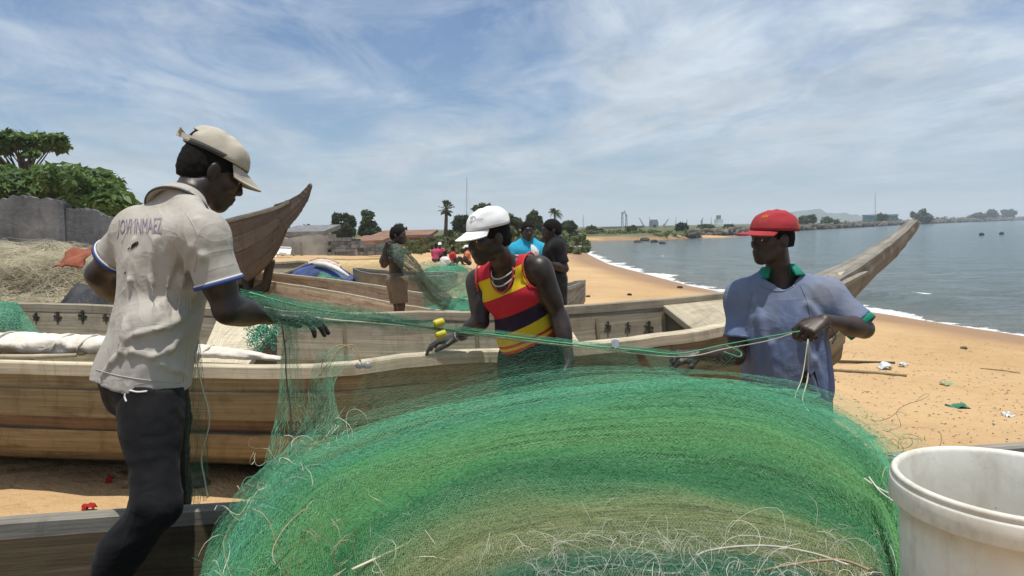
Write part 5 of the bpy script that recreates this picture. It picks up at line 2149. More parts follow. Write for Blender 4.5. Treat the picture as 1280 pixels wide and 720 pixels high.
def strokes(lines, origin, ex, ey, w):
    """thin ribbons through 2-D points, placed in the plane (origin, ex, ey)"""
    mb = MB()
    o, ex, ey = npv(origin), npv(ex), npv(ey)
    for ln in lines:
        ln = np.array(ln, float)
        dn = []
        for i in range(len(ln) - 1):
            for k in range(4):
                dn.append(ln[i] + (ln[i + 1] - ln[i]) * k / 4)
        dn.append(ln[-1])
        ln = np.array(dn)
        t = np.gradient(ln, axis=0)
        t /= np.maximum(np.linalg.norm(t, axis=1), 1e-9)[:, None]
        nrm = np.stack([-t[:, 1], t[:, 0]], 1) * w / 2
        vs, fs = [], []
        for p, q in zip(ln, nrm):
            for e in (p + q, p - q):
                vs.append(o + ex * e[0] + ey * e[1])
        for i in range(len(ln) - 1):
            fs.append((2 * i, 2 * i + 1, 2 * i + 3, 2 * i + 2))
        mb.add(vs, fs)
    return mb
# ------------------------------------------------------------------ the man in the grey polo shirt
FRONT = (0, 0, 1)
J = dict(pelvis=P(179, 468, 1.95), neck=P(224, 264, 1.97), head=P(266, 214, 2.10),
         shR=P(255, 297, 1.83), elR=P(285, 387, 1.84), wrR=P(336, 396, 2.00),
         shL=P(173, 289, 2.01), elL=P(124, 343, 2.06), wrL=P(160, 385, 2.24),
         hpR=P(186, 470, 1.88), knR=P(196, 632, 1.74), anR=P(86, 800, 1.76),
         hpL=P(196, 474, 2.03), knL=P(214, 610, 2.10), anL=P(222, 738, 2.20))
fwdR = J['wrR'] - J['elR']
m1 = Body(J, (0.74, 0.52, -0.44), (0.36, 0.16, 0.92), 0.86, 0.0055, 0.86,
          hands={'R': dict(d=(0.86, 0.45, -0.10), back=(-0.25, -0.15, 0.95), thumb=(-0.4, 0.9, 0.1), curl=(0.25, 0.3, 0.35, 0.45), tcurl=0.35, spread=0.12, scale=1.0),
                 'L': dict(d=(0.7, 0.5, 0.0), back=(-0.3, 0.2, 1), thumb=(0.4, -0.8, 0.2), curl=(0.6, 0.7, 0.8, 0.8))})
man1 = tag(finish(m1.me, 'person', M['skin'], None), 'man in grey polo shirt and black trousers feeding out the net with back turned', 'person', 'fishermen handling the green net')
B = m1
J = B.J
f, l, u = B.T
# polo shirt
F = sub_field(B, 0.005)
B.torso(F, 0.011, 0.035)
pe, nk = J['pelvis'], J['neck']
RL = np.array([l, f, u])
F.ell(pe + u * 0.02, RL, (0.140, 0.112, 0.18), 0.03)
F.ell(pe + u * 0.18 + f * 0.01, RL, (0.138, 0.108, 0.22), 0.03)
F.ell(pe + u * 0.34, RL, (0.146, 0.108, 0.18), 0.03)
F.ell(pe - u * 0.05, RL, (0.146, 0.122, 0.20), 0.03)
for s in 'LR':
    F.cone(J['hp' + s] + u * 0.14, J['hp' + s] - u * 0.12, 0.092, 0.100, 0.03)
sl_end = {}
for s, t in (('R', 0.63), ('L', 0.60)):
    a, b = J['sh' + s], J['el' + s]
    e = a + (b - a) * t
    sl_end[s] = (a, b, t)
    F.cone(a + u * 0.008, a + (b - a) * 0.9, 0.056, 0.062, 0.03, clip=[(e, b - a)])
hem_n = unit(-u * 1.0 + l * 0.05)
F.plane(P(170, 478, 1.95), (-u + f * 0.02 - l * 0.14))
# drape folds on the lower back
def ridge(pts, r0, Yd, k=0.02):
    w = [npv(P(x, y, Yd)) for x, y in pts]
    for i in range(len(w) - 1):
        F.cone(w[i], w[i + 1], r0, r0 * 0.9, k)


def on_shirt(pts, r, lift=0.0, kk=0.02):
    """ridges laid on the side of the shirt that faces the camera"""
    for i in range(len(pts) - 1):
        ab = []
        for (x, y) in (pts[i], pts[i + 1]):
            # march along the ray to the cloth
            d = ray(x, y)
            o = Vector((0, 0, CAM_Z))
            hit = None
            for t in np.arange(1.45, 2.15, 0.004):
                p = npv(o + d * (t / d.y))
                ii = np.round((p - F.lo) / F.res).astype(int)
                if np.all(ii >= 0) and np.all(ii < F.n) and F.a[tuple(ii)] < 0.004:
                    hit = p
                    break
            ab.append(hit)
        if ab[0] is not None and ab[1] is not None:
            F.cone(ab[0], ab[1], r, r * 0.8, kk)


folds = [[(150, 430), (170, 418), (196, 412), (222, 402), (232, 392)], [(142, 452), (165, 440), (190, 446), (214, 436), (228, 418)], [(128, 470), (150, 440), (158, 410)], [(165, 300), (160, 350), (150, 420)],
         [(196, 300), (188, 350), (196, 400)], [(240, 310), (228, 350), (222, 395)], [(200, 455), (222, 462), (236, 470)], [(246, 275), (252, 320), (244, 370)], [(215, 330), (205, 380), (212, 410)]]
for k, fl in enumerate(folds):
    on_shirt(fl, 0.0055 if k < 3 else 0.0025, kk=0.014 if k < 3 else 0.02)
F.band(wrinkle(0.0045, 7.0, u * 0.8 + l * 0.5, 4.0, 3))
F.band(wrinkle(0.0022, 20.0, u + f * 0.3, 3.0, 8))
F.cone(nk - u * 0.02, nk + u * 0.16 + f * 0.05, 0.050, 0.060, 0.012, cut=True)
shirt_me, _ = F.mesh('polo_shirt', 1)
shirt1 = finish(shirt_me, 'polo_shirt', M['shirt_grey'], man1)
nax = unit(npv(B.hp(-0.03, 0, -0.08)) - (nk - u * 0.03))
cc = nk + nax * 0.012
mb = lathe_band([(0.054, 0.034), (0.060, 0.038), (0.070, 0.020), (0.084, -0.012), (0.080, -0.013), (0.062, 0.006)], cc - f * 0.004, nax, f, 44, 0.30, 2 * PI - 0.30, (1.05, 1.08))
col_o = mb.build('collar', M['shirt_grey'], shirt1, True)
mb = lathe_band([(0.0815, -0.015), (0.0855, -0.014), (0.0855, -0.008), (0.0815, -0.008)], cc - f * 0.004, nax, f, 44, 0.30, 2 * PI - 0.30, (1.05, 1.08))
mb.build('collar_piping', M['cap_lining'], shirt1, True)
for s in 'RL':
    a, b, t = sl_end[s]
    rr = 0.056 + 0.006 * t / 0.9
    cuff(a, b, t - 0.035, rr + 0.0005, 0.007, 'sleeve_band', M['trim_white'], shirt1, 0.003)
    cuff(a, b, t - 0.005, rr + 0.0005, 0.010, 'sleeve_band', M['trim_navy'], shirt1, 0.005)
# seams
def seam(me, lines, name, mat, parent, r=0.0016, Y0=1.2):
    bvh = BVHTree.FromPolygons([v.co[:] for v in me.vertices], [p.vertices[:] for p in me.polygons])
    for ln in lines:
        pts = []
        for q2 in catmull([(x, y, 0) for x, y in ln], 26):
            d = ray(q2[0], q2[1]).normalized()
            hit, nor, _, _ = bvh.ray_cast(Vector((0, 0, CAM_Z)), d, 8)
            if hit is not None and (not pts or (hit - pts[-1]).length < 0.08):
                pts.append(hit)
        if len(pts) > 4:
            mb = MB()
            mb.tube(pts, r, 5)
            mb.build(name, mat, parent, True)


seam(shirt_me, [[(232, 266), (243, 285), (247, 310), (243, 340)], [(240, 352), (237, 400), (233, 445), (229, 478)], [(120, 462), (150, 470), (190, 476), (226, 479)], [(172, 272), (160, 288), (152, 304)]], 'seam', M['shirt_grey'], shirt1)
# lettering across the shoulders
cu_ = bpy.data.curves.new('lettering', 'FONT')
cu_.body = 'JOVI INMAEZ'
cu_.size = 0.062
cu_.shear = 0.35
cu_.resolution_u = 2
tx = bpy.data.objects.new('lettering', cu_)
COL.objects.link(tx)
bpy.context.view_layer.update()
tme = bpy.data.meshes.new_from_object(tx.evaluated_get(bpy.context.evaluated_depsgraph_get()))
bpy.data.objects.remove(tx)
bm = bmesh.new()
bm.from_mesh(tme)
bmesh.ops.triangulate(bm, faces=bm.faces[:])
bmesh.ops.subdivide_edges(bm, edges=[e for e in bm.edges if e.calc_length() > 0.008], cuts=1)
bmesh.ops.triangulate(bm, faces=bm.faces[:])
o0, o1 = npv(P(143, 293, 1.78)), npv(P(206, 291, 1.72))
ex = unit(o1 - o0)
vx = np.array([v.co[:] for v in bm.verts])
kx = np.linalg.norm(o1 - o0) / (vx[:, 0].max() - vx[:, 0].min())
mb = MB()
mb.v = [tuple(o0 + ex * (v.co.x - vx[:, 0].min()) * kx + np.array([0, 0, 1]) * v.co.y * 0.95) for v in bm.verts]
mb.f = [[v.index for v in fc.verts] for fc in bm.faces]
mb.uv = [(0, 0)] * len(mb.v)
bm.free()
surface_print(shirt_me, mb, 'lettering', M['print_purple'], shirt1, ray(175, 285), 0.004)
# tears in the cloth
for pts in ([(158, 312), (165, 305), (171, 301), (170, 307), (163, 312)], [(171, 302), (173, 300), (174, 304), (170, 308)], [(153, 345), (157, 342), (156, 346)]):
    w = [npv(P(x, y, 1.7)) for x, y in pts]
    mb = MB()
    mb.add(w, [tuple(range(len(w)))])
    surface_print(shirt_me, mb, 'tear', M['hole'], shirt1, ray(165, 310), 0.002)
# trousers
F = sub_field(B, 0.0055)
B.legs(F, False, 0.009)
F.ell(pe - u * 0.01, RL, (0.135, 0.105, 0.13), 0.04)
F.plane(pe + u * 0.01, u)
for s in 'LR':
    an, kn = J['an' + s], J['kn' + s]
F.band(wrinkle(0.0045, 11.0, l + f * 0.6, 3.0, 13))
F.band(wrinkle(0.0025, 26.0, l - u * 0.4, 3.0, 15))
me, _ = F.mesh('trousers', 1)
tr1 = finish(me, 'trousers', M['trouser_black'], man1)
# frayed drawstring under the hem
seam(tr1.data, [[(149, 483), (153, 491), (161, 488), (172, 490), (184, 489)], [(158, 489), (156, 496), (158, 502)]], 'drawstring', M['trim_white'], tr1, 0.0028)
hair_of(B, man1, 0.003, 0.01, -0.062)
eyes_of(B, man1)
c1, capinfo1 = cap(B, man1, M['cap_beige'], 0.02, 0.0, 1.03, 0.072, 0.03, (0.002, 0, 0.008), True, 0.45, tall=0.88)

# ------------------------------------------------------------------ the man in the striped vest
gy2 = 0.06
J = dict(pelvis=P(666, 441, 3.36), neck=P(636, 337, 3.27), head=P(611, 297, 3.17),
         shR=P(598, 352, 3.40), elR=P(601, 402, 3.33), wrR=P(572, 421, 3.50),
         shL=P(674, 336, 3.20), elL=P(699, 396, 3.22), wrL=P(712, 450, 3.15),
         hpR=P(648, 452, 3.40), hpL=P(688, 452, 3.32),
         knR=(0.02, 3.40, 0.54), anR=(0.03, 3.42, gy2 + 0.09), knL=(0.21, 3.30, 0.54), anL=(0.23, 3.36, gy2 + 0.09))
m2 = Body(J, (-0.84, -0.50, -0.16), (-0.14, -0.10, 0.98), 0.93, 0.0065, 0.95,
          hands={'R': dict(d=(-0.97, 0.18, -0.22), back=(-0.2, -0.1, 1), thumb=(0.1, -1, -0.1), curl=(0.30, 0.34, 0.36, 0.32), tcurl=0.25, spread=0.14, scale=1.05),
                 'L': dict(d=(0.05, -0.05, -1), back=(0.9, -0.3, 0), thumb=(-0.3, -0.9, 0), curl=(0.35, 0.4, 0.45, 0.5))})
man2 = tag(finish(m2.me, 'person', M['skin'], None), 'man in white cap and striped red, yellow and black vest leaning on the canoe', 'person', 'fishermen handling the green net')
B = m2
J = B.J
f, l, u = B.T
pe, nk = J['pelvis'], J['neck']
RL = np.array([l, f, u])
F = sub_field(B, 0.0065)
B.torso(F, 0.009, 0.05)
F.ell(pe + u * 0.10 + f * 0.01, RL, (0.155, 0.118, 0.14), 0.06)
hem = pe + u * 0.065
F.plane(hem, (-u + l * 0.24))
for s, sg in (('R', 1), ('L', -1)):
    F.ell(J['sh' + s] + u * 0.02 - (-l if s == 'R' else l) * -0.0 + (l if s == 'L' else -l) * 0.035, RL, (0.088, 0.16, 0.115), 0.012, cut=True)
F.ell(nk + u * 0.03 + f * 0.055, RL, (0.068, 0.12, 0.115), 0.012, cut=True)
F.cone(nk - u * 0.02, nk + u * 0.18 + f * 0.03, 0.066, 0.07, 0.01, cut=True)
F.band(wrinkle(0.0045, 10.0, l + u * 0.35, 3.2, 23))
vest_me, vv_ = F.mesh('vest', 1)
Lt = np.linalg.norm(nk - hem)
attr(vest_me, 'v', ((vv_ - hem) @ u - 0.24 * ((vv_ - hem) @ l)) / (Lt * 1.02))
vest2 = finish(vest_me, 'vest', M['vest'], man2)
# piping along arm holes and neckline, laid where those openings meet the cloth
def opening(centre, R, r, k=40, scale=1.0):
    pts = []
    return pts


def edge_loop(me, pred_c, RLm, rad, tol=0.075):
    """vertices of the garment on the surface of an ellipsoid cut, ordered round it -> pipe path segments"""
    co = np.empty(len(me.vertices) * 3, dtype=np.float32)
    me.vertices.foreach_get('co', co)
    co = co.reshape(-1, 3).astype(float)
    q = (co - npv(pred_c)) @ RLm.T / npv(rad)
    d = np.linalg.norm(q, axis=1)
    nrm = np.empty(len(me.vertices) * 3, dtype=np.float32)
    me.vertices.foreach_get('normal', nrm)
    nrm = nrm.reshape(-1, 3)
    return co, d, nrm


for s in 'RL':
    sg = 1 if s == 'L' else -1
    c0 = J['sh' + s] + u * 0.02 + l * sg * 0.035
    pts = []
    for th in np.linspace(0.0, 2 * PI, 60):
        # point on the cut ellipsoid that also lies on the torso surface: march outward from the chest centre side
        dvec = f * math.cos(th) + u * math.sin(th)
        best = None
        for w in np.linspace(0.2, 1.0, 40):
            x = -sg * math.sqrt(max(0, 1 - w * w)) * 0.088
            p = c0 + l * x + f * math.cos(th) * w * 0.16 + u * math.sin(th) * w * 0.115
            ii = np.round((p - F.lo) / F.res).astype(int)
            if np.all(ii >= 0) and np.all(ii < F.n):
                a = abs(F.a[tuple(ii)])
                if abs(F.a[tuple(ii)]) < 0.008:
                    best = p
        if best is not None:
            pts.append(best)
    if len(pts) > 6:
        mb = MB()
        run = [pts[0]]
        for p in pts[1:]:
            if np.linalg.norm(p - run[-1]) < 0.05:
                run.append(p)
            else:
                if len(run) > 2:
                    mb.tube([Vector(x) for x in run], 0.0045, 6)
                run = [p]
        if len(run) > 2:
            mb.tube([Vector(x) for x in run], 0.0045, 6)
        if mb.v:
            mb.build('armhole_piping', M['vest_piping'], vest2, True)
# neckline piping
c0 = nk + u * 0.03 + f * 0.055
pts = []
for th in np.linspace(PI, 2 * PI, 40):
    best = None
    for w in np.linspace(0.0, 1.0, 60):
        p = c0 + l * 0.068 * math.cos(th) * math.sqrt(1 - (w * 0.98) ** 2) + u * 0.115 * math.sin(th) * math.sqrt(1 - (w * 0.98) ** 2) + f * 0.12 * w
        ii = np.round((p - F.lo) / F.res).astype(int)
        if np.all(ii >= 0) and np.all(ii < F.n) and abs(F.a[tuple(ii)]) < 0.009:
            best = p
    if best is not None:
        pts.append(Vector(best))
if len(pts) > 3:
    mb = MB()
    mb.tube(pts, 0.0045, 6)
    mb.build('neck_piping', M['vest_piping'], vest2, True)
# necklaces
for k, (r0, drop) in enumerate(((0.074, 0.05), (0.080, 0.085))):
    pts = []
    for i in range(40):
        th = 2 * PI * i / 39
        front = (1 + math.cos(th)) / 2
        pts.append(Vector(nk + u * (0.045 - drop * front ** 1.6) + f * (math.cos(th) * (r0 + 0.030 * front) + 0.006) + l * math.sin(th) * r0))
    mb = MB()
    mb.tube(pts, 0.0035, 5, False)
    mb.build('necklace', M['necklace'], man2, True)
# shorts
F = sub_field(B, 0.0065)
for s in 'LR':
    hp_, kn = J['hp' + s], J['kn' + s]
    F.cone(hp_, kn + (hp_ - kn) * 0.05, 0.105, 0.095, 0.04, clip=[(kn + (hp_ - kn) * 0.10, kn - hp_)])
F.ell(pe, RL, (0.165, 0.122, 0.13), 0.05)
F.plane(pe + u * 0.085, u + l * 0.05)
F.band(wrinkle(0.006, 9.0, u + l * 0.3, 3.0, 33))
me, _ = F.mesh('shorts', 1)
finish(me, 'shorts', M['shorts_dark'], man2)
hair_of(B, man2, 0.005, 0.01, -0.055)
eyes_of(B, man2)
c2, ci = cap(B, man2, M['cap_white'], 0.03, 0.0, 1.02, 0.080, 0.022, (0.002, 0, 0.014), False, 0.36, M['cap_white'], 0.92)
c, f3, l2, u3, A, Bq, Cq, pt = ci
# swirl emblem on the front panel and a line of small lettering
o0 = npv(pt(0.25, 0.62))
ex, ey = -l2, unit(npv(pt(0.25, 0.75)) - npv(pt(0.25, 0.5)))
ring = [(0.018 * math.cos(a), 0.016 * math.sin(a)) for a in np.linspace(0.4, 5.6, 14)]
tail = [(0.006 * math.cos(a) + 0.002, 0.008 * math.sin(a)) for a in np.linspace(-2.2, 2.0, 9)]
stem_ = [(-0.006, -0.018), (-0.002, 0.008)]
mb = strokes([ring, tail, stem_], o0 + f3 * 0.02, ex, ey, 0.0035)
surface_print(c2.data, mb, 'emblem', M['print_grey'], c2, -f3 - l2 * 0.2, 0.002)
lines = []
for k in range(5):
    x0 = 0.026 + k * 0.009
    lines += [[(x0, -0.004), (x0 + 0.001, 0.006), (x0 + 0.005, 0.006), (x0 + 0.005, -0.003)]]
o0 = npv(pt(0.55, 0.50))
mb = strokes(lines, npv(pt(0.25, 0.55)) + f3 * 0.02, unit(npv(pt(0.9, 0.5)) - npv(pt(0.25, 0.55))), u3, 0.0016)
surface_print(c2.data, mb, 'lettering', M['print_grey'], c2, -f3 * 0.8 - l2 * 0.6, 0.002)
# wrist bracelets
for k, t in enumerate((0.80, 0.88)):
    o = cuff(J['elR'], J['wrR'], t, 0.031 - 0.001 * k, 0.007, 'bracelet', M['necklace' if k else 'cord_dark'], man2, 0.004)

# ------------------------------------------------------------------ the man in the red cap
J = dict(pelvis=P(985, 486, 3.27), neck=P(975, 354, 3.24), head=P(965, 299, 3.20), chest=P(980, 404, 3.24),
         shR=P(929, 374, 3.27), elR=P(920, 445, 3.20), wrR=P(872, 444, 3.04),
         shL=P(1032, 372, 3.19), elL=P(1080, 411, 3.08), wrL=P(1031, 400, 2.93),
         hpR=P(958, 500, 3.30), hpL=P(1012, 500, 3.27),
         knR=(1.20, 3.22, 0.47), anR=(1.18, 3.34, 0.09), knL=(1.44, 3.18, 0.47), anL=(1.48, 3.32, 0.09))
m3 = Body(J, (-0.95, -0.31, 0.0), (0.02, 0, 1), 0.92, 0.0065, 1.0,
          hands={'R': dict(d=(-0.98, -0.15, -0.05), back=(0.1, -0.5, 0.8), thumb=(0, -0.7, -0.5), curl=(0.75, 0.85, 0.9, 0.95), tcurl=0.6, spread=0.05),
                 'L': dict(d=(-0.90, -0.22, -0.36), back=(-0.35, -0.55, 0.75), thumb=(0.1, 0.7, 0.7), curl=(0.75, 0.95, 1.05, 1.1), tcurl=0.5, spread=0.05, scale=1.05)})
man3 = tag(finish(m3.me, 'person', M['skin_brown'], None), 'man in red cap and faded blue shirt pulling the net line with both hands', 'person', 'fishermen handling the green net')
B = m3
J = B.J
f, l, u = B.T
pe, nk = J['pelvis'], J['neck']
RL = np.array([l, f, u])
F = sub_field(B, 0.0065)
B.torso(F, 0.022, 0.07)
F.ell(pe + u * 0.00, RL, (0.20, 0.145, 0.20), 0.09)
F.ell(pe + u * 0.18, RL, (0.19, 0.140, 0.20), 0.09)
sl3 = {}
for s, t in (('R', 0.70), ('L', 0.86)):
    a, b = J['sh' + s], J['el' + s]
    sl3[s] = (a, b, t)
    e = a + (b - a) * t
    F.cone(a + u * 0.004, a + (b - a) * 1.1, 0.074 if s == 'L' else 0.068, 0.084 if s == 'L' else 0.070, 0.05, clip=[(e, b - a)])
F.plane(pe - u * 0.12, -u)
def tri_folds(pairs, r, Y0):
    for (x0, y0, x1, y1) in pairs:
        ab = []
        for (x, y) in ((x0, y0), (x1, y1)):
            d = ray(x, y)
            hit = None
            for t in np.arange(Y0 - 0.4, Y0 + 0.3, 0.004):
                p = npv(Vector((0, 0, CAM_Z)) + d * (t / d.y))
                ii = np.round((p - F.lo) / F.res).astype(int)
                if np.all(ii >= 0) and np.all(ii < F.n) and F.a[tuple(ii)] < 0.004:
                    hit = p
                    break
            ab.append(hit)
        if ab[0] is not None and ab[1] is not None:
            F.cone(ab[0], ab[1], r, r * 0.7, 0.03)


tri_folds([(938, 395, 940, 470), (952, 400, 948, 480), (1010, 380, 1026, 402), (1004, 420, 1020, 500), (1030, 440, 1042, 520), (964, 430, 960, 510), (1018, 450, 1030, 520), (945, 378, 955, 420)], 0.011, 3.25)
F.band(wrinkle(0.006, 8.0, u + f * 0.2, 3.2, 43))
F.band(wrinkle(0.003, 20.0, u - l * 0.3, 3.0, 44))
F.cone(nk - u * 0.03 + f * 0.01, nk + u * 0.17 + f * 0.03, 0.075, 0.098, 0.012, cut=True)
me3, _ = F.mesh('sweatshirt', 1)
sh3 = finish(me3, 'sweatshirt', M['shirt_blue'], man3)
mb = lathe_band([(0.070, 0.004), (0.069, 0.066), (0.075, 0.070), (0.112, 0.016), (0.110, 0.010), (0.080, 0.048)], nk + u * 0.012, u + f * -0.25, f, 44, 0.55, 2 * PI - 0.55, (1.03, 1.05))
mb.build('polo_collar', M['collar_green'], man3, True)
for s, rr in (('R', 0.068), ('L', 0.085)):
    a, b, t = sl3[s]
    if s == 'L':
        cuff(a, b, t + 0.02, rr - 0.014, 0.045, 'polo_cuff', M['collar_green'], man3, 0.005)
    else:
        cuff(a, b, t - 0.03, rr, 0.006, 'sleeve_seam', M['shirt_blue'], sh3, 0.003)
seam(me3, [[(1000, 356), (1010, 380), (1015, 408)], [(940, 366), (935, 390), (933, 412)], [(950, 356), (962, 362), (978, 364), (992, 358)]], 'seam', M['shirt_blue'], sh3, 0.003)
# the tear low on the shirt
mb = MB()
w = [npv(P(x, y, 3.0)) for x, y in ((1000, 482), (1003, 466), (1009, 462), (1013, 470), (1019, 463), (1024, 486), (1012, 484))]
mb.add(w, [tuple(range(len(w)))])
surface_print(me3, mb, 'tear', M['hole'], sh3, ray(1010, 475), 0.002)
F = sub_field(B, 0.0085)
for s in 'LR':
    hp_, kn, an = J['hp' + s], J['kn' + s], J['an' + s]
    F.cone(hp_, kn, 0.105, 0.085, 0.04)
    F.cone(kn, an, 0.08, 0.07, 0.03, clip=[(kn + (an - kn) * 0.7, an - kn)])
F.ell(pe - u * 0.02, RL, (0.165, 0.122, 0.13), 0.05)
F.plane(pe + u * 0.05, u)
F.band(wrinkle(0.006, 9.0, u + l * 0.3, 3.0, 53))
me, _ = F.mesh('trousers', 1)
finish(me, 'trousers', M['shorts_dark'], man3)
hair_of(B, man3, 0.004, 0.01, -0.04)
eyes_of(B, man3)
c3, ci = cap(B, man3, M['cap_red'], -0.04, 0.0, 1.13, 0.098, 0.018, (-0.004, 0, 0.002), False, 0.16, M['cap_red'], 0.93)
c, f3, l2, u3, A, Bq, Cq, pt = ci
sq = [(0.0, 0.0), (0.008, 0.012), (0.014, 0.002), (0.020, 0.014), (0.026, 0.004), (0.033, 0.012)]
mb = strokes([sq], npv(pt(0.30, 0.65)) + f3 * 0.02, unit(npv(pt(0.9, 0.6)) - npv(pt(0.3, 0.65))), u3, 0.004)
surface_print(c3.data, mb, 'embroidery', M['print_gold'], c3, -f3 - l2 * 0.5, 0.002)
ring = [(0.010 * math.cos(a), 0.014 * math.sin(a)) for a in np.linspace(0, 6.0, 12)]
mb = strokes([ring, [(-0.008, -0.006), (0.0, 0.006), (0.008, -0.006)]], npv(pt(2.3, 0.28)) + l2 * 0.03, -f3, u3, 0.004)
surface_print(c3.data, mb, 'embroidery', M['print_gold'], c3, -l2 + f3 * 0.5, 0.002)
# bracelet cord on the near wrist
pts = [Vector(J['wrL']) + Vector((0.01, -0.02, -0.02)), Vector(J['wrL']) + Vector((0.035, -0.03, -0.06)), Vector(J['wrL']) + Vector((0.02, -0.03, -0.10))]
mb = MB()
mb.tube(catmull(pts, 10), 0.003, 5)
mb.build('wrist_cord', M['cord_dark'], man3, True)


# ------------------------------------------------------------------ people further off
def simple_person(J, hf, label, shirt=None, bottom=None, group=None, skin='skin', res=0.011, sc=0.93, build=0.98, hu=(0, 0, 1), sleeve=0.6, hem=-0.02, long=0.15, hands=None, hat=None, hairy=True, detail=True):
    B = Body(J, hf, hu, sc, res, build, detail=detail, hands=hands)
    o = tag(finish(B.me, 'person', M[skin], None), label, 'person', group)
    J = B.J
    f, l, u = B.T
    pe, nk = J['pelvis'], J['neck']
    RL = np.array([l, f, u])
    if shirt:
        F = sub_field(B)
        B.torso(F, 0.018, 0.06)
        for s in 'LR':
            a, b = J['sh' + s], J['el' + s]
            F.cone(a, a + (b - a) * 1.0, 0.068, 0.07, 0.04, clip=[(a + (b - a) * sleeve, b - a)])
        F.plane(pe + u * hem, -u)
        F.cone(nk - u * 0.02, nk + u * 0.15, 0.062, 0.07, 0.01, cut=True)
        F.band(wrinkle(0.006, 8.0, u + l * 0.3, 3.0, 63))
        me, _ = F.mesh('shirt', 1)
        finish(me, 'shirt', M[shirt], o)
    if bottom:
        F = sub_field(B)
        for s in 'LR':
            hp_, kn = J['hp' + s], J['kn' + s]
            F.cone(hp_, kn, 0.102, 0.088, 0.04, clip=[(hp_ + (kn - hp_) * (1 - long), kn - hp_)])
        F.ell(pe - u * 0.01, RL, (0.16, 0.12, 0.13), 0.05)
        F.plane(pe + u * 0.08, u)
        F.band(wrinkle(0.006, 8.0, u + l * 0.3, 3.0, 73))
        me, _ = F.mesh('shorts', 1)
        finish(me, 'shorts', M[bottom], o)
    if hairy:
        hair_of(B, o, 0.008, 0.015, -0.06)
    if hat:
        cap(B, o, M[hat], 0.0, 0.0, 1.08)
    return o, B


def stand(px_pelvis, Y, H):
    pass


# bare chested boy with a net over his shoulder
g = gz(-1.36, 8.2)
J = dict(pelvis=P(496, 349, 8.2), neck=P(494, 308, 8.2), head=P(498, 294, 8.17),
         shR=P(499, 313, 8.05), elR=P(480, 331, 7.95), wrR=P(481, 312, 7.9),
         shL=P(492, 313, 8.38), elL=P(478, 327, 8.40), wrL=P(484, 311, 8.30),
         hpR=P(499, 353, 8.12), hpL=P(493, 353, 8.28), knR=P(501, 381, 8.1), knL=P(497, 381, 8.28), anR=(-1.33, 8.13, g + 0.09), anL=(-1.38, 8.32, g + 0.09))
boy, bB = simple_person(J, (0.97, -0.22, 0.02), 'bare chested boy in khaki shorts carrying a net over his shoulder', None, 'shorts_khaki', sc=0.88, build=0.88, long=0.08, skin='skin_brown',
                        hands={'R': dict(d=(0.3, 0.1, 0.9), back=(-1, 0, 0), thumb=(0, 1, 0), curl=(0.8, 0.9, 0.9, 0.9))})
# man in black beside the cyan shirt
g = gz(0.44, 7.3)
J = dict(pelvis=P(694, 347, 7.3), neck=P(694, 303, 7.3), head=P(689, 288, 7.27),
         shR=P(690, 309, 7.46), elR=P(680, 331, 7.5), wrR=P(664, 322, 7.35),
         shL=P(697, 310, 7.12), elL=P(706, 336, 7.08), wrL=P(682, 328, 6.98),
         hpR=P(691, 350, 7.38), hpL=P(697, 350, 7.22), knR=P(690, 386, 7.36), knL=P(699, 386, 7.2), anR=(0.42, 7.40, g + 0.09), anL=(0.50, 7.24, g + 0.09))
simple_person(J, (-0.98, -0.15, -0.05), 'man in black shirt and dark shorts standing side on, talking', 'shirt_black', 'shorts_dark', hem=-0.10, long=0.12, sleeve=0.75, res=0.010,
              hands={'L': dict(d=(-1, 0, 0.1), back=(0, -1, 0.3), thumb=(0, 0, 1))})
# man in cyan and white shirt
g = gz(0.2, 8.2)
J = dict(pelvis=P(659, 344, 8.2), neck=P(660, 304, 8.2), head=P(660, 289, 8.16),
         shR=P(644, 312, 8.22), elR=P(640, 334, 8.15), wrR=P(648, 348, 8.0),
         shL=P(676, 312, 8.22), elL=P(681, 334, 8.2), wrL=P(672, 348, 8.05),
         hpR=P(651, 348, 8.2), hpL=P(667, 348, 8.2), knR=P(650, 382, 8.15), knL=P(669, 382, 8.15), anR=(0.08, 8.2, g + 0.09), anL=(0.28, 8.2, g + 0.09))
cy, cB = simple_person(J, (0.15, -0.98, 0.0), 'man in cyan and white shirt facing the black shirted man', 'shirt_cyan', 'shorts_dark', sleeve=0.7, res=0.010)
# white panel on the chest of that shirt
f, l, u = cB.T
mb = MB()
w = [npv(P(x, y, 7.6)) for x, y in ((663, 304), (668, 306), (674, 312), (674, 340), (665, 340), (664, 316))]
mb.add(w, [tuple(range(len(w)))])
mb2 = MB()
for i in range(6):
    for j in range(6):
        pass
sub = bmesh.new()
vv2 = [sub.verts.new(tuple(p)) for p in w]
sub.faces.new(vv2)
bmesh.ops.triangulate(sub, faces=sub.faces[:])
bmesh.ops.subdivide_edges(sub, edges=sub.edges[:], cuts=4, use_grid_fill=True)
bmesh.ops.triangulate(sub, faces=sub.faces[:])
mb = MB()
sub.verts.index_update()
mb.v = [v.co[:] for v in sub.verts]
mb.f = [[v.index for v in fc.verts] for fc in sub.faces]
mb.uv = [(0, 0)] * len(mb.v)
sub.free()
shirt_child = [c for c in cy.children if c.name.startswith('shirt')][0]
surface_print(shirt_child.data, mb, 'front_panel', M['shirt_white'], shirt_child, ray(668, 320), 0.006)


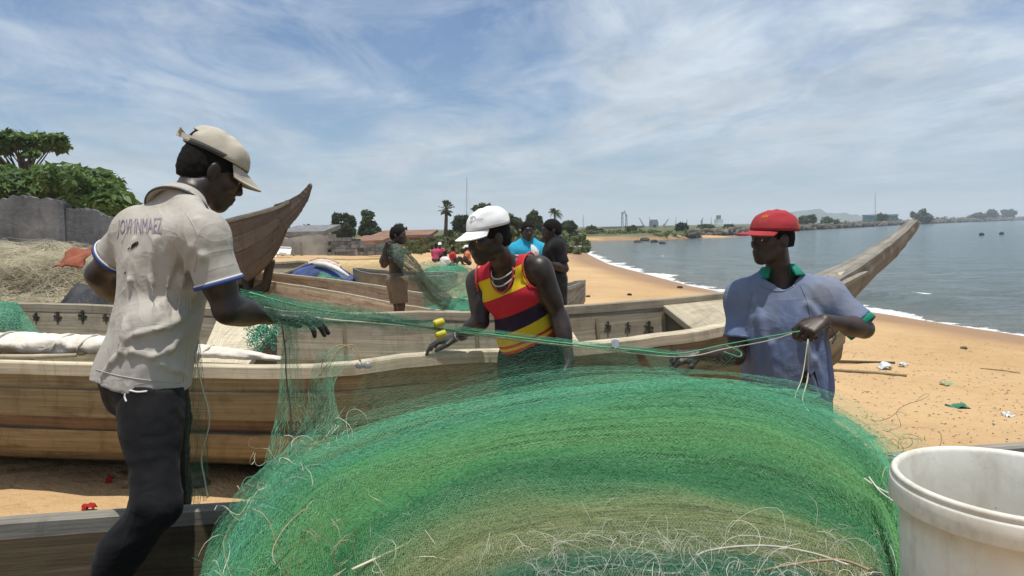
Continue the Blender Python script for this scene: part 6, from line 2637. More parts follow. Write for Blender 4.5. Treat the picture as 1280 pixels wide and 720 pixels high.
# group sitting on the sand by the scrub
def seated(px, top, Y, face, label, shirt, hat=None):
    hd = P(px, top + 3.2, Y)
    x, y = hd.x, Y
    g = gz(x, y)
    zt = hd.z
    a = math.atan2(face[1], face[0])
    f = np.array([math.cos(a), math.sin(a), 0])
    l = np.array([-f[1], f[0], 0])
    o = np.array([x, y, 0.0])
    pz = max(g + 0.13, zt - 0.62)
    U = np.array([0, 0, 1.0])
    J = dict(pelvis=o - f * 0.10 + U * pz, neck=o - f * 0.02 + U * (zt - 0.17), head=o + f * 0.03 + U * zt)
    for s, sg in (('L', 1), ('R', -1)):
        J['sh' + s] = o + l * sg * 0.17 + U * (zt - 0.25)
        J['el' + s] = o + l * sg * 0.24 + f * 0.10 + U * (zt - 0.46)
        J['wr' + s] = o + l * sg * 0.10 + f * 0.30 + U * (zt - 0.48)
        J['hp' + s] = o - f * 0.06 + l * sg * 0.09 + U * (pz + 0.02)
        J['kn' + s] = o + f * 0.32 + l * sg * 0.14 + U * (pz + 0.22)
        J['an' + s] = o + f * 0.45 + l * sg * 0.10 + U * (pz - 0.06)
    return simple_person(J, f, label, shirt, 'shorts_dark', 'people sitting by the scrub', res=0.02, hat=hat, detail=False)


seated(545, 304, 31, (0.3, 1), 'seated person in a pink shirt with back turned, by the scrub', 'shirt_pink')
seated(550, 303, 33, (-0.2, -1), 'seated person in a white cap and dark pink top facing the beach', 'shirt_pink', 'cap_white')
seated(556, 314, 28, (0.6, 0.8), 'seated person in a white shirt, lowest of the group by the scrub', 'shirt_white')
seated(566, 308, 31, (0.9, 0.3), 'seated person in a plain red shirt near the scrub', 'shirt_red')
seated(583, 307, 30, (-0.9, -0.2), 'seated person in an orange shirt and pale hat just past the white cap peak', 'shirt_orange', 'cap_white')
# ------------------------------------------------------------------ netting
n = NT('net_strand')
sep = n.node('ShaderNodeSeparateXYZ', {0: n.coord('UV')})
vv = n.math('ADD', sep.outputs['Y'], n.math('MULTIPLY', n.math('SUBTRACT', n.noise(n.coord('UV', (1.4, 3.0, 1)), 1.5, 4, 0.55), 0.5), 0.16))
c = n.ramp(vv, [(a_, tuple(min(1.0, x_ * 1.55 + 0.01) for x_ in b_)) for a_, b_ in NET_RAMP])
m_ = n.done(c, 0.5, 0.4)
tr = n.node('ShaderNodeBsdfTranslucent', {'Color': c})
mx = n.node('ShaderNodeMixShader', {0: 0.25})
n.l.new(n.b.outputs[0], mx.inputs[1])
n.l.new(tr.outputs[0], mx.inputs[2])
n.l.new(mx.outputs[0], n.out.inputs[0])
M['net_strand'] = m_


class Sheet:
    """smooth surface through rows of control points; row 0 is v=0"""

    def __init__(self, rows, nu=120, nv=60):
        R = [catmull([P(*p) for p in r], nu) for r in rows]
        R = np.stack(R, 0)
        self.g = np.stack([catmull(R[:, i], nv) for i in range(nu)], 0)       # (nu, nv, 3)
        self.nu, self.nv = nu, nv

    def __call__(self, u, v):
        a = np.clip(u, 0, 1) * (self.nu - 1)
        b = np.clip(v, 0, 1) * (self.nv - 1)
        i, j = np.minimum(a.astype(int), self.nu - 2), np.minimum(b.astype(int), self.nv - 2)
        x, y = (a - i)[..., None], (b - j)[..., None]
        g = self.g
        return g[i, j] * (1 - x) * (1 - y) + g[i + 1, j] * x * (1 - y) + g[i, j + 1] * (1 - x) * y + g[i + 1, j + 1] * x * y


def ribbons(p0, p1, w, uv0=None, nrm=None, seed=0):
    """flat strands between point pairs -> verts, faces, uv"""
    d = p1 - p0
    r = np.random.RandomState(seed)
    if nrm is None:
        nrm = r.normal(size=p0.shape) * 0.4 + np.array([0, -0.8, 0.6])
    s = np.cross(d, nrm)
    s = s / np.maximum(np.linalg.norm(s, axis=1), 1e-9)[:, None] * (w / 2)
    V = np.stack([p0 - s, p0 + s, p1 + s, p1 - s], 1).reshape(-1, 3)
    Fc = np.arange(len(V)).reshape(-1, 4)
    U = None if uv0 is None else np.repeat(uv0, 4, axis=0)
    return V, Fc, U


def diamond(sheet, nu, nv, w, u0=0.0, u1=1.0, v0=0.0, v1=1.0, jit=0.002, lift=0.0, sway=0.0, seed=0, hole=0.0, vmap=None):
    """knotted diamond mesh laid on a sheet"""
    i, j = np.meshgrid(np.arange(nu), np.arange(nv), indexing='ij')
    U = u0 + (u1 - u0) * i / (nu - 1)
    V = v0 + (v1 - v0) * j / (nv - 1)
    r = np.random.RandomState(seed)
    wob = vnoise(np.stack([U.ravel() * 9, V.ravel() * 7, 0 * U.ravel() + seed * 3.3], -1), seed).reshape(U.shape)
    wob2 = vnoise(np.stack([U.ravel() * 9, V.ravel() * 7, 0 * U.ravel() + seed * 5.1 + 40], -1), seed).reshape(U.shape)
    p = sheet(U + wob * sway * 0.15, V + wob2 * sway)
    p = p + r.normal(scale=jit, size=p.shape)
    p[..., 2] += lift + lift * 0.8 * wob
    even = (i + j) % 2 == 0
    out = []
    for dj in (1, -1):
        m = even[:-1, :] & (j[:-1, :] + dj >= 0) & (j[:-1, :] + dj < nv)
        a = np.argwhere(m)
        p0 = p[a[:, 0], a[:, 1]]
        p1 = p[a[:, 0] + 1, a[:, 1] + dj]
        vv_ = V[a[:, 0], a[:, 1]]
        uu_ = U[a[:, 0], a[:, 1]]
        out.append((p0, p1, np.stack([uu_, vmap(vv_) if vmap else vv_], 1)))
    p0, p1, uv = (np.concatenate([o[k] for o in out]) for k in range(3))
    if hole:
        keep = fbm(np.concatenate([uv * 6, uv[:, :1] * 0], 1), 2, seed + 9) > -hole
        p0, p1, uv = p0[keep], p1[keep], uv[keep]
    return ribbons(p0, p1, w, uv, None, seed)


def strands(sheet, n, m, w, v0, v1, seed=0, lift=0.008, wander=0.03, u0=0.0, u1=1.0, short=False):
    """fibres running along u"""
    r = np.random.RandomState(seed)
    P0, P1, UV = [], [], []
    v = r.uniform(v0, v1, n)
    a = r.uniform(u0, u1, n) if short else np.full(n, u0)
    b = np.minimum(u1, a + r.uniform(0.1, 0.4, n)) if short else np.full(n, u1)
    t = np.linspace(0, 1, m)
    ph = r.uniform(0, 50, n)
    U = a[:, None] + (b - a)[:, None] * t[None]
    wv = vnoise(np.stack([(U * 5).ravel(), np.repeat(ph, m), np.zeros(n * m)], -1), seed).reshape(n, m)
    V = v[:, None] + wander * wv
    p = sheet(U, V)
    lf = r.uniform(-0.2, 1.0, n)[:, None] * lift
    p[..., 2] += lf + 0.004 * vnoise(np.stack([(U * 40).ravel(), np.repeat(ph, m), np.ones(n * m)], -1), seed).reshape(n, m)
    P0, P1 = p[:, :-1].reshape(-1, 3), p[:, 1:].reshape(-1, 3)
    UV = np.stack([U[:, :-1].ravel(), V[:, :-1].ravel()], 1)
    return ribbons(P0, P1, w, UV, None, seed)


def put_ribbons(name, data, mat, parent, kind='stuff', label=None):
    V, Fc, U = data
    o = link(name, mesh_np(name, V, Fc, U), mat, parent)
    o['kind'] = kind
    if label:
        o['label'] = label
    return o


def merge(*ds):
    V, Fc, U, b = [], [], [], 0
    for (v, f, u) in ds:
        V.append(v)
        Fc.append(f + b)
        U.append(u if u is not None else np.zeros((len(v), 2)))
        b += len(v)
    return np.concatenate(V), np.concatenate(Fc), np.concatenate(U)


net = tag(empty('fishing_net', (0.2, 1.6, 0.85)), 'great heap of fine green fishing net arched over the near canoe', 'fishing net')
rows = [
    [(560, 900, 0.92), (610, 850, 0.92), (670, 800, 0.93), (740, 775, 0.94), (830, 768, 0.95), (920, 775, 0.95), (1000, 795, 0.95), (1060, 830, 0.95), (1100, 880, 0.93)],
    [(500, 800, 1.12), (545, 745, 1.16), (610, 705, 1.20), (700, 682, 1.24), (800, 676, 1.26), (900, 682, 1.26), (1000, 700, 1.22), (1070, 735, 1.14), (1110, 800, 1.06)],
    [(410, 770, 1.30), (470, 690, 1.38), (560, 640, 1.46), (660, 612, 1.52), (770, 603, 1.55), (880, 608, 1.55), (990, 632, 1.50), (1080, 680, 1.38), (1120, 760, 1.22)],
    [(320, 752, 1.46), (400, 650, 1.62), (490, 600, 1.72), (610, 562, 1.80), (750, 540, 1.83), (880, 535, 1.82), (1000, 560, 1.76), (1090, 618, 1.60), (1128, 710, 1.36)],
    [(252, 740, 1.60), (336, 614, 1.80), (420, 564, 1.93), (560, 522, 2.04), (720, 491, 2.10), (860, 484, 2.10), (1000, 507, 2.06), (1090, 562, 1.90), (1130, 652, 1.55)],
]
S0 = Sheet(rows)
# pleats that sweep along the heap
U_, V_ = np.meshgrid(np.linspace(0, 1, S0.nu), np.linspace(0, 1, S0.nv), indexing='ij')
pl = vnoise(np.stack([U_.ravel() * 1.6, V_.ravel() * 9, 0 * U_.ravel()], -1), 31).reshape(U_.shape)
pl2 = vnoise(np.stack([U_.ravel() * 2.4 + 7, V_.ravel() * 17, 0 * U_.ravel()], -1), 32).reshape(U_.shape)
PLEAT = (1 - np.abs(pl)) ** 2 * 0.040 + (1 - np.abs(pl2)) ** 2 * 0.016 - 0.022
S0.g[..., 2] += PLEAT
back = [(235, 780, 1.66), (326, 660, 1.90), (420, 615, 2.03), (560, 590, 2.15), (720, 575, 2.22), (860, 575, 2.22), (1000, 590, 2.18), (1096, 620, 2.0), (1140, 700, 1.66)]
S_core = Sheet(rows[:-1] + [[(x, y + 9, Yc) for (x, y, Yc) in rows[-1]], back])
# dense core: gathered folds
nu, nv = 300, 130
i, j = np.meshgrid(np.arange(nu), np.arange(nv), indexing='ij')
U, V = i / (nu - 1), j / (nv - 1)
p = S_core(U, V).reshape(-1, 3)
uu, vf = U.ravel(), V.ravel()
q_ = np.stack([uu * 2.2, vf * 26, 0 * uu], -1)
fold = (1 - np.abs(vnoise(q_, 3))) ** 2 * 0.013 + (1 - np.abs(vnoise(q_ * np.array([1.7, 2.6, 1]) + 9, 5))) ** 2 * 0.006
sag = 0.02 * fbm(np.stack([uu * 3, vf * 4, 0 * uu], -1), 3, 6)
fi, fj = np.minimum((uu * (S0.nu - 1)).astype(int), S0.nu - 1), np.minimum((vf * 1.25 * (S0.nv - 1)).astype(int), S0.nv - 1)
p[:, 2] += (fold * 0.6 + sag * 0.5) - 0.016 + PLEAT[fi, fj] * np.clip((1 - vf) * 8, 0, 1)
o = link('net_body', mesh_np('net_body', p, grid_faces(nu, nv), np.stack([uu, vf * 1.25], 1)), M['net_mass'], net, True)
# loose meshes lying over it
LY = [diamond(S0, 420, 240, 0.0007, jit=0.0006, lift=0.010, sway=0.02, seed=1, v0=0.05),
      diamond(S0, 340, 190, 0.0007, jit=0.0008, lift=0.020, sway=0.03, seed=2, v0=0.35),
      diamond(S0, 300, 140, 0.0007, jit=0.0008, lift=0.032, sway=0.04, seed=3, v0=0.55, hole=0.15)]
for k, d in enumerate(LY):
    put_ribbons('net_layer', d, M['net_strand'], net)
put_ribbons('net_strands', merge(strands(S0, 240, 44, 0.0007, 0.0, 1.0, 5, 0.010, 0.02), strands(S0, 200, 14, 0.0007, 0.02, 1.0, 6, 0.012, 0.02, short=True)), M['net_strand'], net)
# translucent fringe standing above the ridge
top_rows = [rows[3], rows[4],
            [(262, 670, 1.68), (338, 585, 1.86), (420, 543, 1.99), (560, 503, 2.10), (720, 471, 2.17), (860, 470, 2.17), (1000, 488, 2.13), (1100, 540, 2.0), (1150, 585, 1.9)],
            [(268, 640, 1.72), (345, 570, 1.90), (420, 528, 2.04), (560, 488, 2.17), (720, 459, 2.27), (860, 461, 2.24), (1000, 478, 2.2), (1104, 520, 2.1), (1165, 560, 2.05)]]
S_top = Sheet(top_rows)
mp = lambda v: 0.80 + 0.2 * v
put_ribbons('net_layer', merge(diamond(S_top, 340, 60, 0.0006, jit=0.0008, sway=0.03, seed=8, v0=0.15, v1=0.66, vmap=mp), diamond(S_top, 300, 56, 0.0005, jit=0.0010, sway=0.05, seed=9, v0=0.2, v1=0.55, vmap=mp), diamond(S_top, 260, 46, 0.0004, jit=0.0010, sway=0.06, seed=10, v0=0.3, v1=1.0, vmap=mp, hole=0.25)), M['net_strand'], net)
# fine netting hung between the hauled line and the heap
S_veil = Sheet([[(300, 640, 1.8), (400, 545, 1.98), (520, 515, 2.1), (680, 485, 2.2), (830, 474, 2.3), (900, 482, 2.4)],
                [(380, 560, 2.0), (420, 490, 2.2), (540, 475, 2.4), (690, 455, 2.6), (800, 458, 2.7), (850, 466, 2.75)],
                [(372, 410, 2.12), (450, 436, 2.4), (560, 422, 2.6), (700, 431, 2.9), (790, 440, 2.96), (835, 446, 2.98)]])
put_ribbons('net_layer', merge(diamond(S_veil, 210, 72, 0.0004, jit=0.0012, sway=0.04, seed=12, u0=0.05, hole=0.2, vmap=lambda v: 0.9 + 0 * v), diamond(S_veil, 190, 30, 0.0004, jit=0.0014, sway=0.05, seed=14, u0=0.0, v1=0.45, vmap=lambda v: 0.9 + 0 * v)), M['net_dark'], net)
# gathered band from the hand of the grey shirted man along the hauled line
S_band = Sheet([[(318, 398, 2.0), (372, 408, 2.10), (440, 408, 2.28), (545, 416, 2.6), (700, 432, 2.9), (848, 447, 3.02)],
                [(308, 382, 1.98), (380, 394, 2.12), (450, 398, 2.3), (550, 411, 2.6), (700, 428, 2.9), (848, 444, 3.02)],
                [(300, 364, 1.97), (380, 376, 2.14), (460, 388, 2.34), (555, 405, 2.6), (700, 424, 2.9), (848, 440, 3.02)]])
put_ribbons('net_layer', merge(diamond(S_band, 240, 26, 0.0005, jit=0.002, sway=0.05, seed=21), diamond(S_band, 220, 24, 0.0005, jit=0.003, sway=0.08, seed=22, u1=0.5), strands(S_band, 22, 60, 0.0008, 0.0, 1.0, 23, 0.006, 0.15), strands(S_band, 36, 40, 0.0008, 0.0, 1.0, 24, 0.006, 0.15, u1=0.55)), M['net_teal'], net)
# more green gathered over the forearm and hand
S_hand = Sheet([[(322, 376, 1.92), (338, 398, 1.92), (358, 415, 1.93), (380, 416, 1.96), (402, 408, 2.02)],
                [(330, 372, 1.90), (350, 388, 1.90), (370, 398, 1.92), (390, 398, 1.96), (406, 396, 2.02)],
                [(340, 366, 2.0), (360, 374, 2.02), (380, 380, 2.05), (395, 382, 2.08), (410, 386, 2.12)]])
put_ribbons('net_layer', merge(diamond(S_hand, 46, 40, 0.0007, jit=0.001, seed=25), diamond(S_hand, 40, 36, 0.0007, jit=0.002, seed=26)), M['net_dark'], net)
# hanging curtains below that hand
for k, (rws, mt, nu_, nv_) in enumerate((
        ([[(233, 628, 2.05), (247, 630, 2.04), (262, 622, 2.02)], [(232, 540, 2.03), (246, 540, 2.03), (260, 540, 2.02)], [(238, 425, 1.99), (244, 425, 1.99), (250, 425, 1.98)]], 'net_dark', 26, 90),
        ([[(318, 620, 1.84), (352, 590, 1.9), (400, 560, 1.98)], [(345, 520, 1.95), (362, 515, 2.0), (385, 510, 2.04)], [(352, 440, 2.02), (362, 438, 2.03), (374, 436, 2.04)], [(356, 404, 2.04), (362, 404, 2.04), (370, 404, 2.05)]], 'net_teal', 34, 90),
        ([[(330, 600, 1.86), (400, 560, 1.97), (440, 545, 2.0)], [(378, 530, 2.0), (404, 520, 2.03), (425, 520, 2.05)], [(386, 480, 2.05), (404, 478, 2.07), (418, 480, 2.08)], [(398, 440, 2.08), (420, 434, 2.10), (446, 442, 2.12)]], 'net_teal', 40, 70))):
    sh = Sheet(rws, 40, 60)
    put_ribbons('net_layer', merge(diamond(sh, nu_, nv_, 0.0005, jit=0.0012, sway=0.06, seed=30 + k), strands(Sheet([[r[0] for r in rws][::1], [r[1] for r in rws], [r[2] for r in rws]], 40, 40), 12, 40, 0.0007, 0.0, 1.0, 40 + k, 0.004, 0.3)), M[mt], net)
# netting caught round the wrist and forearm of the red capped man
S_arm = Sheet([[(846, 462, 2.98), (870, 462, 3.0), (895, 466, 3.06), (918, 462, 3.12)], [(840, 446, 2.96), (866, 450, 2.98), (894, 455, 3.04), (920, 450, 3.1)], [(842, 436, 3.0), (866, 442, 3.0), (900, 440, 3.1), (926, 430, 3.16)]])
put_ribbons('net_layer', diamond(S_arm, 26, 12, 0.0009, jit=0.002, seed=50), M['net_dark'], net)


def cord(name, pts, r, mat, parent, n=24, sides=5):
    mb = MB()
    mb.tube(catmull([P(*p) if len(p) == 3 else p for p in pts], n), r, sides)
    return mb.build(name, M[mat], parent, True)


# the hauled head line and its float cords
cord('head_line', [(312, 366, 1.98), (380, 384, 2.12), (460, 397, 2.34), (550, 411, 2.6), (640, 421, 2.78), (717, 430, 2.92), (800, 438, 2.98), (848, 442, 3.0), (905, 431, 3.0), (960, 421, 2.95), (1000, 414, 2.90)], 0.0032, 'cord_green', net, 70)
cord('head_line', [(330, 384, 1.97), (400, 398, 2.14), (470, 404, 2.36), (548, 412, 2.6), (640, 424, 2.8), (720, 433, 2.94), (846, 446, 3.0), (906, 436, 2.99), (960, 426, 2.94), (990, 417, 2.88)], 0.0026, 'cord_pale', net, 70)
cord('head_line', [(905, 431, 3.04), (925, 440, 3.06), (924, 446, 3.04), (905, 440, 3.02)], 0.004, 'cord_green', net, 20)
# drop cords
cord('drop_cord', [(352, 404, 2.0), (357, 440, 2.0), (358, 470, 2.0), (364, 520, 1.98), (362, 572, 1.94)], 0.0022, 'cord_dark', net)
cord('drop_cord', [(243, 438, 1.93), (252, 480, 1.93), (262, 525, 1.92), (252, 570, 1.92), (256, 600, 1.90), (260, 622, 1.88)], 0.0022, 'cord_pale', net)
cord('drop_cord', [(1010, 424, 2.88), (1010, 470, 2.9), (1003, 500, 2.7), (1012, 515, 2.5), (1024, 525, 2.3), (1034, 537, 2.15)], 0.003, 'cord_pale', net)
cord('drop_cord', [(1010, 424, 2.88), (1003, 470, 2.8), (994, 496, 2.6), (1000, 510, 2.4), (1020, 532, 2.2)], 0.0022, 'cord_pale', net)
cord('drop_cord', [(1030, 538, 2.12), (1060, 550, 2.02), (1100, 566, 1.92), (1120, 570, 1.85)], 0.0022, 'cord_cream', net)
cord('drop_cord', [(1080, 598, 1.62), (1098, 610, 1.58), (1118, 620, 1.5)], 0.0022, 'cord_cream', net)
cord('drop_cord', [(1086, 596, 1.62), (1100, 614, 1.56), (1116, 626, 1.48)], 0.0018, 'cord_cream', net)
# long pale rope over the heap
cord('lead_line', [(440, 712, 1.30), (500, 684, 1.36), (545, 660, 1.43), (590, 648, 1.47), (625, 636, 1.51), (650, 622, 1.55), (664, 612, 1.57)], 0.0030, 'cord_pale', net, 40)
cord('lead_line', [(820, 572, 1.68), (852, 582, 1.66), (900, 588, 1.65), (935, 594, 1.63)], 0.0018, 'cord_pale', net, 20)
# wire loops with a clear float
fl = cord('float_loop', [(400, 470, 2.06), (404, 450, 2.08), (414, 437, 2.10), (428, 431, 2.12), (442, 438, 2.12), (450, 452, 2.12)], 0.0016, 'cord_tan', net, 30)
cord('float_loop', [(390, 478, 2.05), (410, 455, 2.08), (424, 436, 2.1), (441, 431, 2.12), (448, 442, 2.12), (452, 455, 2.12)], 0.0016, 'cord_tan', net, 30)
def pebble(name, c, r, mat, parent, sq=(1, 1, 1), seed=0):
    bm = bmesh.new()
    bmesh.ops.create_icosphere(bm, subdivisions=2, radius=r)
    for v in bm.verts:
        k = 1 + 0.18 * float(vnoise(np.array([v.co[:]]) / r * 1.1 + seed, 2)[0])
        v.co = Vector((v.co.x * sq[0], v.co.y * sq[1], v.co.z * sq[2])) * k + Vector(c)
    me = bpy.data.meshes.new(name)
    bm.to_mesh(me)
    bm.free()
    return link(name, me, M[mat], parent, True)


pebble('net_float', P(449, 457, 2.11), 0.013, 'float_clear', net, (1, 0.7, 0.9), 3)
pebble('net_float', P(459, 457, 2.12), 0.014, 'float_clear', net, (1.1, 0.7, 0.9), 5)
# yellow twin float on the line
for k, (x, y) in enumerate(((548, 404), (550, 418))):
    a, b = P(x - 6, y + 1.5, 2.58), P(x + 7, y - 2.5, 2.6)
    mb = MB()
    mb.tube(catmull([a, a.lerp(b, 0.15), a.lerp(b, 0.5), a.lerp(b, 0.85), b], 9), [0.008, 0.014, 0.0155, 0.0155, 0.016, 0.0155, 0.0155, 0.014, 0.008], 10)
    mb.build('net_float', M['float_yellow'], net, True)
mb = MB()
c = P(697 + 72, 429, 2.95)
mb.box(c, (0.03, 0.02, 0.032))
mb.box(c + Vector((0, 0, 0.0)), (0.012, 0.026, 0.04))
mb.build('net_float', M['plastic_clear'], net)
# line tag on the cord by the red capped man's shirt
c = P(1021, 537, 2.12)
mb = MB()
mb.box(c, (0.035, 0.012, 0.018), Matrix.Rotation(-0.35, 3, 'Y'))
mb.box(c + Vector((0.004, -0.008, 0.004)), (0.02, 0.008, 0.012), Matrix.Rotation(-0.35, 3, 'Y'))
mb.build('line_tag', M['float_yellow'], net)


# loose curling twine
def tangle(name, sheet, count, mat, parent, r=0.0008, u=(0, 1), v=(0, 0.3), size=0.06, seed=0, up=0.05, steps=22, sides=3):
    q = np.random.RandomState(seed)
    mb = MB()
    for k in range(count):
        c0 = sheet(np.array([q.uniform(*u)]), np.array([q.uniform(*v)]))[0]
        a = q.uniform(0, 2 * PI)
        p = c0.copy()
        d = np.array([math.cos(a), math.sin(a) * 0.6, q.uniform(0.1, 0.9)])
        w = q.normal(size=3) * 5
        pts = []
        L = size * q.uniform(0.6, 2.6)
        for s_ in range(steps):
            pts.append(p.copy())
            d = d + np.cross(w, d) * 0.06 + q.normal(size=3) * 0.12
            if p[2] > c0[2] + up:
                d[2] -= 0.35
            if p[2] < c0[2] - 0.005:
                d[2] += 0.5
            d /= np.linalg.norm(d)
            p = p + d * L / steps * 2.2
        mb.tube(pts, r, sides, False)
    o = mb.build(name, M[mat], parent)
    o['kind'] = 'stuff'
    return o


tangle('loose_twine', S0, 130, 'cord_cream', net, 0.00036, (0.30, 0.97), (0.02, 0.24), 0.07, 61, 0.06)
tangle('loose_twine', S0, 60, 'net_teal', net, 0.0006, (0.0, 0.22), (0.5, 1.0), 0.08, 62, 0.05)
tangle('loose_twine', S0, 22, 'cord_pale', net, 0.0006, (0.0, 0.16), (0.35, 1.0), 0.08, 63, 0.06)
tangle('loose_twine', S0, 9, 'cord_tan', net, 0.0010, (0.02, 0.18), (0.35, 0.9), 0.12, 64, 0.05)
tangle('loose_twine', S0, 70, 'cord_cream', net, 0.0005, (0.78, 1.0), (0.05, 0.45), 0.06, 65, 0.05)
tangle('loose_twine', S_top, 22, 'cord_pale', net, 0.0007, (0.06, 0.28), (0.2, 0.7), 0.05, 66, 0.05)
tangle('loose_twine', S_top, 26, 'net_olive', net, 0.0009, (0.86, 1.0), (0.1, 0.8), 0.09, 67, 0.07)
cord('rope_end', [(700, 735, 1.06), (720, 715, 1.10), (760, 706, 1.13), (800, 712, 1.11), (850, 716, 1.10), (880, 690, 1.18), (950, 682, 1.20), (1010, 690, 1.18), (1060, 706, 1.12)], 0.0022, 'cord_cream', net, 60)
cord('rope_end', [(940, 716, 1.10), (1000, 704, 1.13), (1050, 700, 1.14), (1086, 712, 1.08)], 0.0025, 'cord_tan', net, 30)
# ------------------------------------------------------------------ bucket
bc = Vector((0.79, 1.055, 0.0))
rim_z = 1.237
R1, R0, hb = 0.163, 0.140, 0.37
bucket = tag(empty('bucket', (bc.x, bc.y, rim_z - hb)), 'dirty white plastic bucket with a ribbed rim, standing at the end of the net heap', 'bucket')
prof = [(0.002, 0.0), (R0 - 0.012, 0.0), (R0 - 0.004, 0.004), (R0, 0.012)]
for k in range(1, 9):
    t = k / 9
    prof.append((R0 + (R1 - 0.007 - R0) * t, 0.012 + (hb - 0.07) * t))
prof += [(R1 - 0.007, hb - 0.050), (R1 + 0.006, hb - 0.0495), (R1 + 0.0085, hb - 0.046), (R1 + 0.0075, hb - 0.016), (R1 + 0.0065, hb - 0.013), (R1 + 0.003, hb - 0.0115), (R1 + 0.003, hb - 0.009), (R1 + 0.005, hb - 0.0075), (R1 + 0.005, hb - 0.003), (R1 + 0.002, hb), (R1 - 0.004, hb - 0.001), (R1 - 0.006, hb - 0.008)]
for k in range(8, -1, -1):
    t = k / 9
    prof.append((R0 + (R1 - 0.007 - R0) * t - 0.004, 0.014 + (hb - 0.03) * t))
prof += [(0.002, 0.012)]
mb = lathe_band(prof, (bc.x, bc.y, rim_z - hb), (0.0, 0.0, 1), (1, 0, 0), 72)
mb.f = [f_ for f_ in mb.f]
mb.build('bucket_wall', M['bucket_plastic'], bucket, True)

# ------------------------------------------------------------------ pale net heap beyond the big canoe
def mound(name, label, c, r, mat, hair_mat=None, hairs=0, seed=0, amp=0.28, cat='net heap', res=70, hair_len=0.5, parent=None):
    zg = gz(c[0], c[1]) - 0.05
    root = tag(empty(name, (c[0], c[1], zg)), label, cat)
    nu, nv = res, res // 2
    th, ph = np.meshgrid(np.linspace(0, 2 * PI, nu, endpoint=False), np.linspace(0, PI / 2, nv), indexing='ij')
    d = np.stack([np.cos(th) * np.cos(ph), np.sin(th) * np.cos(ph), np.sin(ph)], -1)
    k = 1 + amp * fbm(d.reshape(-1, 3) * 2.2 + seed * 5, 5, seed).reshape(d.shape[:2])
    p = d * k[..., None] * np.array(r) + np.array([c[0], c[1], zg])
    f_ = []
    for i in range(nu):
        i2 = (i + 1) % nu
        for j in range(nv - 1):
            f_.append((i * nv + j, i2 * nv + j, i2 * nv + j + 1, i * nv + j + 1))
    link('net_body', mesh_np('net_body', p.reshape(-1, 3), np.array(f_)), M[mat], root, True)
    if hairs:
        q = np.random.RandomState(seed + 3)
        a, b = q.uniform(PI, 2 * PI, hairs), q.uniform(0.05, 1.45, hairs)
        m = 14
        t = np.linspace(0, 1, m)
        da, db = q.normal(scale=hair_len, size=hairs), q.normal(scale=hair_len * 0.7, size=hairs)
        A = a[:, None] + da[:, None] * t + 0.15 * np.sin(t * q.uniform(2, 9, (hairs, 1)))
        Bb = np.clip(b[:, None] + db[:, None] * t + 0.1 * np.sin(t * q.uniform(2, 9, (hairs, 1)) + 1), 0, PI / 2)
        D = np.stack([np.cos(A) * np.cos(Bb), np.sin(A) * np.cos(Bb), np.sin(Bb)], -1)
        K = 1.0 + amp * fbm(D.reshape(-1, 3) * 2.2 + seed * 5, 5, seed).reshape(A.shape) + (np.abs(np.sin(t * PI)) * q.uniform(0.0, 0.10, (hairs, 1)))
        pp = D * K[..., None] * np.array(r) + np.array([c[0], c[1], zg])
        o = put_ribbons('net_strands', ribbons(pp[:, :-1].reshape(-1, 3), pp[:, 1:].reshape(-1, 3), 0.0022, None, None, seed), M[hair_mat], root)
    return root


mound('net_heap', 'big pale beige heap of tangled monofilament net below the ruined wall', (-5.0, 7.4), (2.1, 1.1, 1.18), 'net_heap', 'net_beige', 6000, 2, 0.30)
# orange cloth on that heap, black tarp at its foot
def rag(name, label, c, size, mat, seed, cat='cloth', rot=0.0, tilt=0.5, thick=0.008):
    nn = 14
    i, j = np.meshgrid(np.linspace(-1, 1, nn), np.linspace(-1, 1, nn), indexing='ij')
    rr = 1 + 0.25 * vnoise(np.stack([i.ravel() * 1.5, j.ravel() * 1.5, 0 * i.ravel() + seed], -1), seed)
    x, y = i.ravel() * size[0] * rr, j.ravel() * size[1] * rr
    z = size[2] * (fbm(np.stack([i.ravel() * 1.6, j.ravel() * 1.6, 0 * x + seed], -1), 3, seed) * 1.6 - 0.35 * (i.ravel() ** 2 + j.ravel() ** 2))
    R = Matrix.Rotation(rot, 3, 'Z') @ Matrix.Rotation(tilt, 3, 'X')
    pts = [R @ Vector(v) + Vector(c) for v in zip(x, y, z)]
    o = link(name, mesh_np(name, pts, grid_faces(nn, nn)), M[mat], None, True)
    o.modifiers.new('thickness', 'SOLIDIFY').thickness = thick
    return tag(o, label, cat)


rag('orange_cloth', 'faded orange cloth lying on the pale net heap', P(93, 319, 6.45), (0.19, 0.13, 0.045), 'rag_orange', 4, rot=-0.4, tilt=0.75)
rag('black_tarpaulin', 'black tarpaulin crumpled behind the gunwale beside the pale net heap', P(128, 374, 5.9), (0.42, 0.25, 0.16), 'tarp_black', 7, 'tarpaulin', tilt=0.2)
# green piles in the middle distance
mound('net_pile', 'rounded pile of green net behind the man in the striped vest', (-0.75, 9.6), (0.72, 0.55, 0.62), 'net_pile_green', 'net_teal', 900, 5, 0.25, res=50)
mound('net_pile', 'long low pile of mixed green and beige net behind the boy', (-0.75, 11.8), (1.1, 0.6, 0.62), 'net_heap', 'net_olive', 700, 6, 0.3, res=50)
mound('net_pile', 'beige rounded net pile near the seated group', P(588, 322, 14)[:2], (0.75, 0.5, 0.85), 'net_heap', 'net_beige', 500, 7, 0.2, res=44)
mound('net_pile', 'small green net pile between the dugouts and the seated group', P(556, 325, 15.5)[:2], (0.85, 0.5, 0.85), 'net_pile_green', 'net_teal', 500, 8, 0.25, res=44)
mound('net_pile', 'green net heaped over the blue boat', P(415, 347, 13.6)[:2], (0.52, 0.3, 0.62), 'net_pile_green', 'net_teal', 500, 9, 0.3, res=44)
